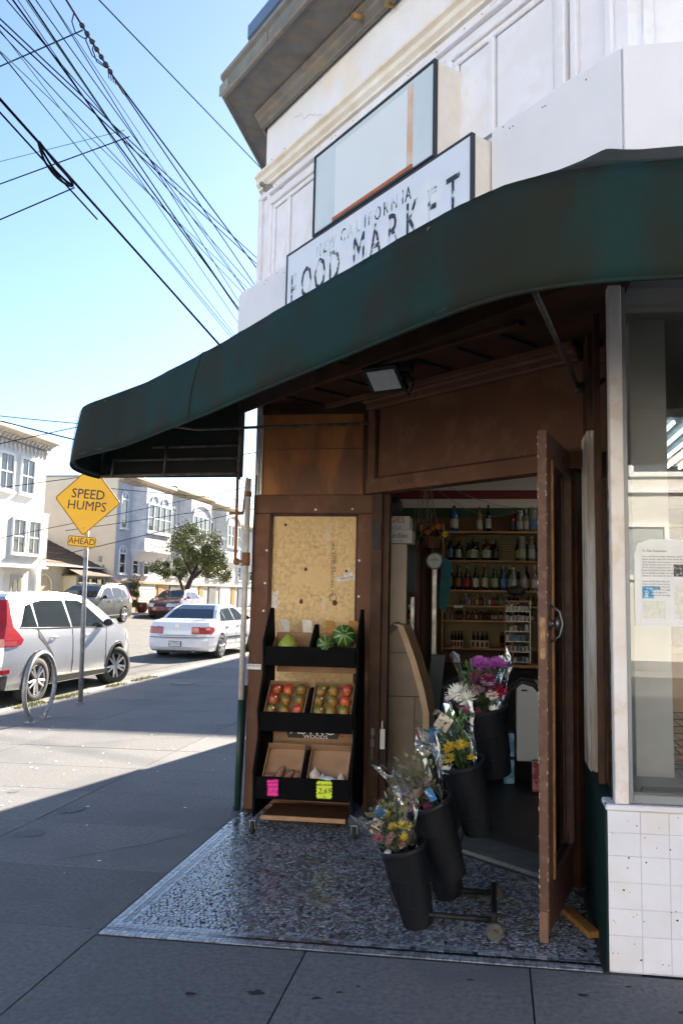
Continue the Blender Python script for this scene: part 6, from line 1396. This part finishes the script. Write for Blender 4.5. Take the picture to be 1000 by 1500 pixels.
# bungalow
t = thing('bungalow', 'low cream bungalow with a brown shingled gable roof between two taller houses', 'house', (FX-1,35.3,.3))
bm_ = mat('bungalow_wall',(.56,.50,.36),.8,c2=(.50,.44,.31),scale=1)
q = G(); q.box(FX-10,35.3,.2,FX-.9,42.4,2.85); mesh('wall', q, bm_, t)
SHI = mat('brown_shingle',(.12,.075,.05),.85,c2=(.07,.045,.03),scale=8,rnd=.2)
q = G(); q.add([(FX-.5,35.2,2.75),(FX-.5,42.5,2.75),(FX-4.5,42.5,4.55),(FX-4.5,35.2,4.55),(FX-10,35.2,2.8),(FX-10,42.5,2.8)], [(0,1,2,3),(3,2,5,4),(0,3,4),(1,5,2)]); mesh('roof', q, SHI, t)
for r in range(11):
    f0, f1 = r/11, (r+1.1)/11; q = G(); a_ = V(FX-.5,35.2,2.76).lerp(V(FX-4.5,35.2,4.56), f0); b_ = V(FX-.5,35.2,2.76).lerp(V(FX-4.5,35.2,4.56), f1); q.add([a_+V(0,0,.05), a_+V(0,7.3,.05), b_+V(0,7.3,.02), b_+V(0,0,.02), a_, a_+V(0,7.3,0)], [(0,1,2,3),(4,5,1,0)]); mesh('shingle', q, SHI, t)
q = G(); q.box(FX-.95,38.9,.3,FX-.2,42.0,2.35); mesh('porch_bay', q, bm_, t)
q = G(); q.add([(FX+.1,38.7,2.35),(FX+.1,42.3,2.35),(FX-1.0,42.3,2.85),(FX-1.0,38.7,2.85)], [(0,1,2,3)]); q.box(FX-.95,38.7,2.30,FX+.1,42.3,2.35); mesh('bay_roof', q, SHI, t)
for a_ in (39.2,40.1,41.0): win(t, FX-.2, a_, a_+.65, 1.25, 2.15, mat('dark_sash',(.05,.05,.05),.5), .04, sill=False)
q = G(); ap = [(FX-.88,37.0+.65*math.cos(a), 1.75+.5*math.sin(a)) for a in [math.pi*k/12 for k in range(13)]]; q.prism([(FX-.88,37.65,.4)]+ap+[(FX-.88,36.35,.4)], (.01,0,0)); mesh('arched_entry', q, mat('arch_shade',(.42,.34,.22),.8), t)
q = G(); q.tube([(FX-.86,37.72,.4)]+[(FX-.86,37.0+.72*math.cos(a),1.75+.57*math.sin(a)) for a in [math.pi*k/12 for k in range(13)]]+[(FX-.86,36.28,.4)], .06, 6); mesh('arch_trim', q, bm_, t)
q = G(); q.box(FX-5.2,39.4,4.0,FX-4.9,39.7,5.0); mesh('chimney', q, mat('flue',(.4,.38,.35),.7), t)
q = G(); q.box(FX-1.0,35.3,2.75,FX-.45,42.5,2.82); mesh('eave', q, tm, t)
for k, (yy_, zz_) in enumerate(((38.2,1.0),)):
    pp = thing('potted_shrub', 'small leafy shrub in a reddish pot by the arched entry', 'plant', (FX+.2,yy_,.3))
    q = G(); q.lathe([(.12,.3),(.18,.6),(.2,.62)], 12, Matrix.Translation((FX+.2,yy_,0)), caps=True); mesh('pot', q, mat('terracotta',(.3,.09,.05),.7), pp)
    q = G(); rg = random.Random(77)
    for i in range(200): leaf(q, V(FX+.2,yy_,.8)+V(rg.gauss(0,.13),rg.gauss(0,.13),rg.gauss(0,.12)), V(rg.gauss(0,1),rg.gauss(0,1),rg.gauss(0,1)), .08, .02, rg)
    mesh('foliage', q, LEAF, pp, kind='stuff')
# houses 2..4: stucco row houses with angled bay, arched windows
def rowhouse(name, label, y0, y1, zt, c, trim, c2, gar, base, arched_bay=False, bw=.62):
    t, m, tm = house(name, label, y0, y1, zt, c, trim, c2)
    cornice(t, FX, y0-.02, y1+.0, zt-.2, mat(name+'_cornice', tuple(min(1,x*1.0) for x in gar), .7), .55, .3, .27)
    q = G(); q.box(FX-.0,y0,zt+.14,FX+.25,y1,zt+.3); mesh('parapet_cap', q, tm, t)
    # bay
    b0, b1 = y0+2.4, y1-.9; zb, zc = 4.0, zt-.28
    q = G(); q.prism([(FX,b0-.55,zb),(FX+bw,b0,zb),(FX+bw,b1,zb),(FX,b1+.55,zb)], (0,0,zc-zb)); mesh('bay', q, mat(name+'_bay', tuple(min(1,x*1.05) for x in trim), .75, c2=c2, scale=1), t)
    q = G(); q.prism([(FX,b0-.6,zb-.1),(FX+bw+.05,b0,zb-.1),(FX+bw+.05,b1,zb-.1),(FX,b1+.6,zb-.1)], (0,0,.098)); q.add([(FX,b0-.5,zb-.1),(FX+bw,b0,zb-.1),(FX+bw,b1,zb-.1),(FX,b1+.5,zb-.1),(FX,b0-.1,zb-.7),(FX,b1+.1,zb-.7)], [(0,4,5,3),(0,1,4),(1,2,5,4),(2,3,5)][::1]); mesh('bay_corbel', q, tm, t)
    q = G(); q.box(FX,b0-.6,zb+.0+.75,FX+bw+.06,b1+.6,zb+.83) if False else None
    span = b1-b0; n = 4 if span > 3 else 3; ww = (span-.4)/n
    for k in range(n): win(t, FX+bw, b0+.2+k*ww+.05, b0+.2+(k+1)*ww-.05, 5.2, 6.75, tm, .06, panes=(1,2), sill=False)
    q = G(); q.box(FX+bw, b0+.1, 5.0, FX+bw+.12, b1-.1, 5.1); mesh('bay_sill', q, tm, t)
    if arched_bay:
        mid = (b0+b1)/2; q = G(); q.tube([(FX+bw+.05, mid+(span/2-.25)*math.cos(a), 6.85+.75*math.sin(a)) for a in [math.pi*k/14 for k in range(15)]], .07, 6); mesh('arch_moulding', q, tm, t)
    else:
        for a_ in (.3,.7): q = G(); yy_ = b0+span*a_; q.tube([(FX+bw+.04, yy_+.5*math.cos(a), 6.95+.4*math.sin(a)) for a in [math.pi*k/10 for k in range(11)]], .04, 6); mesh('arch_moulding', q, tm, t)
    win(t, FX, y0+.45, y0+1.15, 5.2, 6.75, tm, .08, arched=True)
    for a_ in (y0+.5, y0+2.2, y0+3.7): win(t, FX, a_, a_+.72, 2.6 if a_ > y0+1 else 2.6, 3.75-.1, tm, .07, arched=True)
    # ground floor
    gm = mat(name+'_base', base, .8, c2=tuple(x*.85 for x in base), scale=1.5)
    q = G(); q.box(FX+.004,y0,.2,FX+.08,y1,2.15); mesh('ground_floor', q, gm, t)
    q = G(); q.box(FX+.08,y0+2.9,.3,FX+.13,y0+5.3,2.0); gd = mesh('garage_door', q, mat('pale_garage',(.5,.48,.44),.6), t)
    for j in range(5):
        q = G(); q.box(FX+.13,y0+3.0,.36+j*.33,FX+.145,y0+5.2,.36+j*.33+.27); mesh('garage_panel', q, mat('pale_garage_panel',(.56,.54,.5),.6), gd)
    q = G(); q.box(FX+.08,y0+5.8,.3,FX+.12,y0+6.6,2.0); mesh('entrance_door', q, mat('ochre_door',(.32,.18,.05),.5), t)
    q = G(); q.box(FX+.082,y0+.5,.3,FX+.13,y0+2.1,1.95); gt = mesh('entry_recess', q, DARK, t)
    for k in range(9): q = G(); q.box(FX+.13,y0+.55+k*.18,.3,FX+.15,y0+.58+k*.18,1.95); mesh('gate_bar', q, WHP, gt)
    q = G(); q.box(FX+.08,y0,2.0,FX+.22,y1,2.12); mesh('belt_course', q, gm, t)
    return t, m
rh, m2 = rowhouse('grey_house', 'grey-blue stucco row house with a scalloped cornice and tall arched windows', 42.6, 49.7, 8.0, (.48,.49,.52), (.70,.70,.72), (.42,.43,.46), (.45,.36,.27), (.55,.36,.24))
q = G(); q.box(FX-14,42.55,.2,FX-.001,42.598,8.0); sdw = mesh('side_wall', q, mat('cream_siding',(.60,.54,.45),.8,c2=(.54,.48,.40),scale=1), rh)
for k in range(30):
    q = G(); z_ = 2.0+k*.2; q.add([(FX-13.9,42.53,z_),(FX-.05,42.53,z_),(FX-.05,42.547,z_+.198),(FX-13.9,42.547,z_+.198),(FX-13.9,42.548,z_),(FX-.05,42.548,z_)], [(0,1,2,3),(4,5,1,0)]); mesh('clapboard', q, MATS['cream_siding'], rh)
for k in range(3):
    q = G(); q.box(FX-.9+k*.18,42.42,3.2-.5*k,FX-.75+k*.18,42.53,3.5-.5*k); mesh('meter_box', q, mat('meter_grey',(.3,.3,.3),.6), rh)
rowhouse('arched_house', 'pale grey row house with one wide arched bay window behind the street tree', 49.72, 56.9, 8.15, (.54,.53,.52), (.68,.67,.66), (.48,.47,.45), (.40,.31,.22), (.58,.46,.34), True)
rowhouse('tan_house', 'light tan row house beyond the tree with a green-topped bay', 56.92, 63.8, 8.05, (.56,.54,.52), (.68,.66,.62), (.50,.47,.43), (.48,.40,.30), (.5,.4,.33), True)
rowhouse('distant_house', 'white row house furthest along the far side, next to the dark hedge', 63.82, 70.6, 7.0, (.55,.54,.52), (.66,.66,.64), (.5,.48,.46), (.5,.48,.42), (.5,.48,.42))
for k, (y0, h_, c_) in enumerate(((78,6.2,(.5,.48,.44)),(86,7,(.42,.40,.38)),(95,6.4,(.5,.5,.5)),(106,7.4,(.45,.4,.36)))):
    t, m, tm = house('far_house', ['pale','grey-brown','white','tan'][k]+' house far down the street, '+ORDN[k]+' beyond the hedge', y0, y0+8, h_, c_, (.6,.6,.6), tuple(x*.85 for x in c_))
    cornice(t, FX, y0, y0+8, h_-.1, tm, .4, .2, .6)
    for a_ in (1,3.2,5.4):
        win(t, FX, y0+a_, y0+a_+1.1, 4.2, 5.6, tm, .1); 
# red pot by the garage
rp_ = thing('red_pot', 'big glossy red-brown pot on the far pavement by the grey house', 'pot', (FX+.6,45.1,.3))
q = G(); q.lathe([(.0,.3),(.22,.3),(.36,.55),(.37,.75),(.30,.85),(.33,.90),(.26,.90)], 18, Matrix.Translation((FX+.6,45.1,0)), caps=False); mesh('pot_body', q, mat('oxblood_glaze',(.16,.03,.02),.3), rp_, smooth=True)
q = G(); q.lathe([(.27,.86),(0,.87)], 14, Matrix.Translation((FX+.6,45.1,0)), caps=False); mesh('soil', q, DARK, rp_)

# ================================================================ street tree
def crown(q, c, r3, n, rg, sz=.10, gap=.0, clumps=None):
    cl = clumps or 40; cs = []
    for i in range(cl):
        while True:
            p = V(rg.uniform(-1,1),rg.uniform(-1,1),rg.uniform(-1,1))
            if .25 < p.length < 1: break
        cs.append((V(c[0]+p.x*r3[0],c[1]+p.y*r3[1],c[2]+p.z*r3[2]), rg.uniform(.12,.24)*max(r3)))
    for i in range(n):
        cc, cr = rg.choice(cs); p = cc+V(rg.gauss(0,.45),rg.gauss(0,.45),rg.gauss(0,.38))*cr
        a = V(rg.gauss(0,1),rg.gauss(0,1),rg.gauss(0,.7)).normalized(); b = a.cross(V(rg.gauss(0,1),rg.gauss(0,1),rg.gauss(0,1))).normalized(); s_ = sz*rg.uniform(.6,1.4)
        q.add([p-a*s_, p+b*s_*.32, p+a*s_, p-b*s_*.32], [(0,1,2,3)])
tr = thing('street_tree', 'bushy olive-green street tree with a leaning trunk on the far pavement', 'tree', (-18.6,46.0,.3))
BARK = mat('bark', (.09,.065,.05), .9, c2=(.05,.035,.03), scale=10, bump=.8)
q = G(); q.tube([(-18.6,46.0,.2),(-18.5,46.1,1.2),(-18.3,46.6,2.2),(-18.2,47.2,3.0),(-18.2,48,4.2)], [.22,.18,.15,.11,.05], 10); q.tube([(-18.45,46.25,1.5),(-18.3,45.3,1.9),(-18.3,44.6,2.7),(-18.4,44.2,3.5)], [.10,.09,.07,.03], 8); q.tube([(-18.3,46.6,2.2),(-18.1,48.2,3.0),(-18.3,50,3.5)], [.11,.08,.03], 8); q.tube([(-18.3,46.8,2.6),(-18.6,46.2,3.6),(-18.6,46,4.8)], [.09,.06,.02], 8); mesh('trunk', q, BARK, tr, smooth=True)
rg = random.Random(14); q = G()
OL = mat('olive_leaf', (.095,.12,.03), .6, c2=(.20,.21,.06), scale=1.3, lo=.4, hi=.6, c3=(.035,.055,.018), s3=2.2)
crown(q, (-18.3,47.9,4.1), (1.7,3.0,1.55), 15000, rg, .085, clumps=46)
crown(q, (-18.3,43.7,2.9), (1.0,1.6,.55), 3200, rg, .085, clumps=12)
crown(q, (-18.3,51.9,3.0), (1.0,1.6,.6), 3000, rg, .085, clumps=12)
crown(q, (-18.4,50.2,3.0), (1.0,1.5,.6), 1500, rg, .085, clumps=8)
mesh('crown', q, OL, tr, kind='stuff')
hd = thing('dark_shrub', 'dark shrubbery at the far end of the pavement by the last house', 'shrub', (-19,73,.3))
q = G(); crown(q, (-19.5,73.5,1.9), (1.6,3.0,1.9), 6000, rg, .16, clumps=26); mesh('crown', q, mat('dark_foliage',(.03,.05,.018),.7,c2=(.05,.07,.025),scale=1), hd, kind='stuff')
q = G(); q.tube([(-19.5,73.5,.2),(-19.5,73.6,2)], .12, 8); mesh('trunk', q, BARK, hd)
hd = thing('creeper', 'climbing plant beside the barred entry of the grey house', 'plant', (FX+.2,44.9,.3))
q = G(); crown(q, (FX+.25,44.6,1.5), (.25,.35,1.1), 1500, rg, .08, clumps=20); mesh('crown', q, OL, hd, kind='stuff')

# ================================================================ buildings the shadows and reflections come from
nb = thing('neighbour_building', 'tall cream apartment building further along the near side of the side street', 'building', (-1.86,26,0))
q = G(); q.box(-1.75,26,0,14,60,10.0); mesh('wall', q, WHITEW, nb)
q = G(); q.box(-1.92,25.9,10.01,14,60,10.2); mesh('cornice', q, WHITEW, nb)
for k in range(8): win(nb, -1.75-.08, 27+k*4, 28.3+k*4, 5, 7, WHITEW, .08)
gw = thing('garden_wall', 'low rendered wall between the shop and the tall neighbour building', 'wall', (-1.86,13.3,0))
q = G(); q.box(-1.86,12.32,0,-1.66,25.98,1.5); mesh('wall_body', q, WHITEW, gw); q = G(); q.box(-1.9,12.32,1.501,-1.62,25.98,1.56); mesh('coping', q, KERB, gw)
# across the front street (seen reflected in the display window)
ob = thing('cream_building', 'sunlit cream building across the front street, reflected in the display window', 'building', (0,-14,0))
cm = mat('cream_stucco', (.66,.64,.60), .8, c2=(.61,.59,.55), scale=1)
q = G(); q.box(-30,-30,0,40,-14,7.2); mesh('wall', q, cm, ob)
q = G(); q.box(-30,-14,7.21,40,-13.5,7.5); q.box(-30,-13.995,4.35,40,-13.85,4.5); mesh('cornice', q, WHP, ob)
def winY(parent, y, x0, x1, z0, z1, trim, gl):
    q = G(); f_ = .12
    q.box(x0-f_,y,z1,x1+f_,y+.1,z1+f_); q.box(x0-f_,y,z0-f_,x1+f_,y+.12,z0); q.box(x0-f_,y,z0,x0,y+.1,z1); q.box(x1,y,z0,x1+f_,y+.1,z1)
    f = mesh('window', q, trim, parent); q = G(); q.box(x0,y,z0,x1,y+.02,z1); mesh('pane', q, gl, f)
for k in range(12):
    x_ = -24.2+k*4.6; winY(ob, -14, x_, x_+.95, 2.2, 3.45, WHP, CURT); winY(ob, -14, x_+1.7, x_+2.8, 2.2, 3.45, WHP, WGL); winY(ob, -14, x_+.2, x_+1.5, 4.9, 6.4, WHP, WGL)

# ================================================================ overhead cables
WBLK = mat('cable_black', (.012,.014,.016), 1, spec=0); WBLU = mat('cable_blue', (.02,.05,.11), 1, spec=0); WTEAL = mat('cable_teal', (.10,.19,.19), 1, spec=0); WGRY = mat('cable_grey', (.06,.06,.065), 1, spec=0)
CNT = [0]
def cable(p, q_, r, m, lab, sag=.15, name='overhead_cable', grp='overhead cables across the sky', n=26):
    p, q_ = Vector(p), Vector(q_); g = G()
    g.tube([p.lerp(q_, i/n)-V(0,0,sag*4*(i/n)*(1-i/n)) for i in range(n+1)], r, 5)
    o = mesh(name, g, m, None, smooth=True, org=tuple(p)); return props(o, lab, 'cable', grp)
def along(x, ya, za, yb, zb, r, m, lab, e0=3, e1=30, sag=.2, xb=None):
    """street cable through (x,ya,za) and (xb,yb,zb), carried on past both"""
    a = V(x,ya,za); b = V(xb if xb is not None else x,yb,zb); d = (b-a)/(yb-ya)
    return cable(a-d*e0, b+d*e1, r, m, lab, sag)
along(-5.5,7.74,7.05,14.97,6.55,.018,WBLK,'thick black cable running from the left edge down to the awning',5,40,.0)
along(-5.54,7.74,7.10,14.97,6.57,.010,WBLK,'thin black cable lashed just above the thick one',5,40,.0)
along(-5.50,7.5,6.92,9.4,6.78,.012,WBLK,'short slack cable hanging just under the thick black cable',1,.6,.0)
q = G(); cc = V(-5.5,8.98,6.86)
q.tube(catm([cc+V(0,-0.475,0.138),cc+V(.0,-0.400,0.044),cc+V(.02,-0.310,-0.055),cc+V(.03,-0.100,-0.105),cc+V(.03,0.150,-0.077),cc+V(.02,0.310,-0.011),cc+V(0,0.300,0.050),cc+V(0,0.150,0.072),cc+V(0,-0.100,0.088),cc+V(0,-0.450,0.149)], 5), .016, 6); q.tube(catm([cc+V(0,-0.450,0.110),cc+V(0,-0.150,0.000),cc+V(.02,0.100,-0.033),cc+V(.02,0.275,-0.011),cc+V(0,0.330,0.033),cc+V(0,0.350,0.055)], 5), .016, 6)
props(mesh('cable_loop', q, WBLK, None, smooth=True, org=tuple(cc)), 'looped slack coil hanging from the thick black cable at the left', 'cable loop')
along(-4.5,7.29,7.80,8.34,7.67,.012,WGRY,'grey cable with insulators entering at the top of the sky',4,.3,.0)
along(-4.5,8.34,7.67,13.89,7.73,.011,WBLK,'black cable leaving the insulator string down to the building corner',.0,25,.0)
along(-4.5,8.34,7.66,14.4,7.35,.009,WBLU,'dark blue cable just below the insulator cable',.0,25,.0)
along(-4.0,7.05,7.57,12.45,8.82,.008,WBLU,'single thin dark cable high in the sky meeting the cornice',3,6,.0)
i_ = thing('insulator_string', 'string of dark insulators with curly jumper wires near the top of the sky', 'insulators', (-4.5,7.7,7.74))
for k in range(7):
    yy_ = 7.62+k*.11; q = G(); q.lathe([(.012,-.03),(.026,-.02),(.03,.0),(.024,.02),(.012,.03)], 8, Matrix.Translation((-4.5,yy_,7.80-(yy_-7.29)*.124))@Matrix.Rotation(R_(90),4,'X')); mesh('insulator', q, WGRY, i_)
for k, (a_, b_) in enumerate(((7.45,7.75),(7.75,8.2),(7.9,8.25))):
    q = G(); q.tube([V(-4.5,a_,7.79), V(-4.55,a_+.05,7.72), V(-4.56,(a_+b_)/2,7.66), V(-4.52,b_-.03,7.68), V(-4.5,b_,7.72)], .007, 6); mesh('jumper', q, WBLU, i_)
for k in range(4):
    q = G(); q.tube([V(-4.5,8.22+k*.05,7.68), V(-4.52+.01*k,8.30+k*.04,7.60)], .006, 5); mesh('clamp', q, WGRY, i_)
LN = [ # x, (ya,za),(yb,zb), radius, mat, words
 (-5.0,7.19,7.77,14.66,7.24,.011,WBLK,'black'),(-5.05,7.45,7.99,14.5,7.30,.007,WTEAL,'teal'),(-5.1,7.60,8.10,14.44,7.36,.011,WBLK,'thick black'),
 (-5.0,7.9,8.25,14.2,7.42,.007,WBLU,'blue'),(-5.2,7.4,8.1,14.9,7.20,.006,WGRY,'fine grey'),(-5.0,6.98,7.07,14.33,6.51,.006,WTEAL,'fine teal'),
 (-5.0,6.7,7.10,14.6,6.58,.006,WBLU,'fine blue'),(-5.0,6.94,7.34,15.65,8.58,.009,WBLK,'upper black'),(-5.0,6.94,7.42,15.65,8.72,.009,WBLU,'upper blue'),
 (-5.3,7.7,7.6,15.2,6.95,.0055,WTEAL,'hair-thin teal'),(-5.1,7.0,7.4,15,7.75,.006,WBLK,'thin black'),(-4.9,7.1,7.95,14.3,7.62,.007,WBLK,'second black'),
 (-4.8,7.2,8.05,13.9,7.55,.005,WTEAL,'second teal'),(-5.2,7.3,7.3,15.3,8.05,.006,WTEAL,'crossing teal'),(-5.0,7.2,7.7,14.9,7.98,.007,WBLK,'crossing black')]
for k, (x, ya, za, yb, zb, r, m_, wd) in enumerate(LN):
    along(x, ya, za, yb, zb, r, m_, f'{wd} cable of the bundle running down to the building corner, {ORDN[k]} listed from the left edge' if False else f'{wd} cable in the bundle that slants from the top left to the building corner', 4, 26 if k % 2 else 12, .1)
for a_, b_, r, m_, lab in (((-6.9,9,8.24),(-5.30,9,8.81),.010,WBLU,'blue service cable rising from the left edge to the insulators'),((-6.9,9,6.60),(-4.58,9,7.30),.008,WBLK,'dark cross cable through the bundle, ending right of the cable loop'),((-7.2,9,5.95),(-5.28,9,6.66),.009,WBLK,'lowest dark cross cable joining the looped coil'),((-9.3,12,8.75),(-6.20,12,9.32),.006,WTEAL,'thin teal cross cable above the looped coil'),
    ((-22,28,8.6),(-16,30,8.35),.02,WTEAL,'thin teal line above the eave of the white house'),((-21.5,26,8.6),(-17.5,33,8.1),.03,WBLK,'thick line just over the eave of the white house'),((-20,24,5.6),(-6,24,8.5),.015,WBLK,'dark line crossing the upper windows of the white house'),((-20,24,4.4),(-6,25,6.5),.013,WBLK,'dark line crossing under the eave to the sign'),((-20,30,3.6),(-5,36,8.0),.014,WGRY,'grey line crossing behind the sign at roof height'),
    ((-20.5,34,2.9),(-4,46,9.2),.02,WGRY,'grey line passing in front of the row houses'),((-20.5,36,4.4),(-4,52,9.5),.018,WGRY,'grey line in front of the cornices of the row houses'),((-20.5,40,7.0),(-4,60,7.6),.02,WGRY,'level grey line across the row-house cornices')):
    a_, b_ = Vector(a_), Vector(b_)
    if a_.y < 13: a_ = a_ + (a_-b_)*5; sg_ = .12*1
    else: b_ = b_ + (b_-a_)*.6; sg_ = .12
    cable(a_, b_, r, m_, lab, sg_*.3 if a_.y < 13 else sg_)
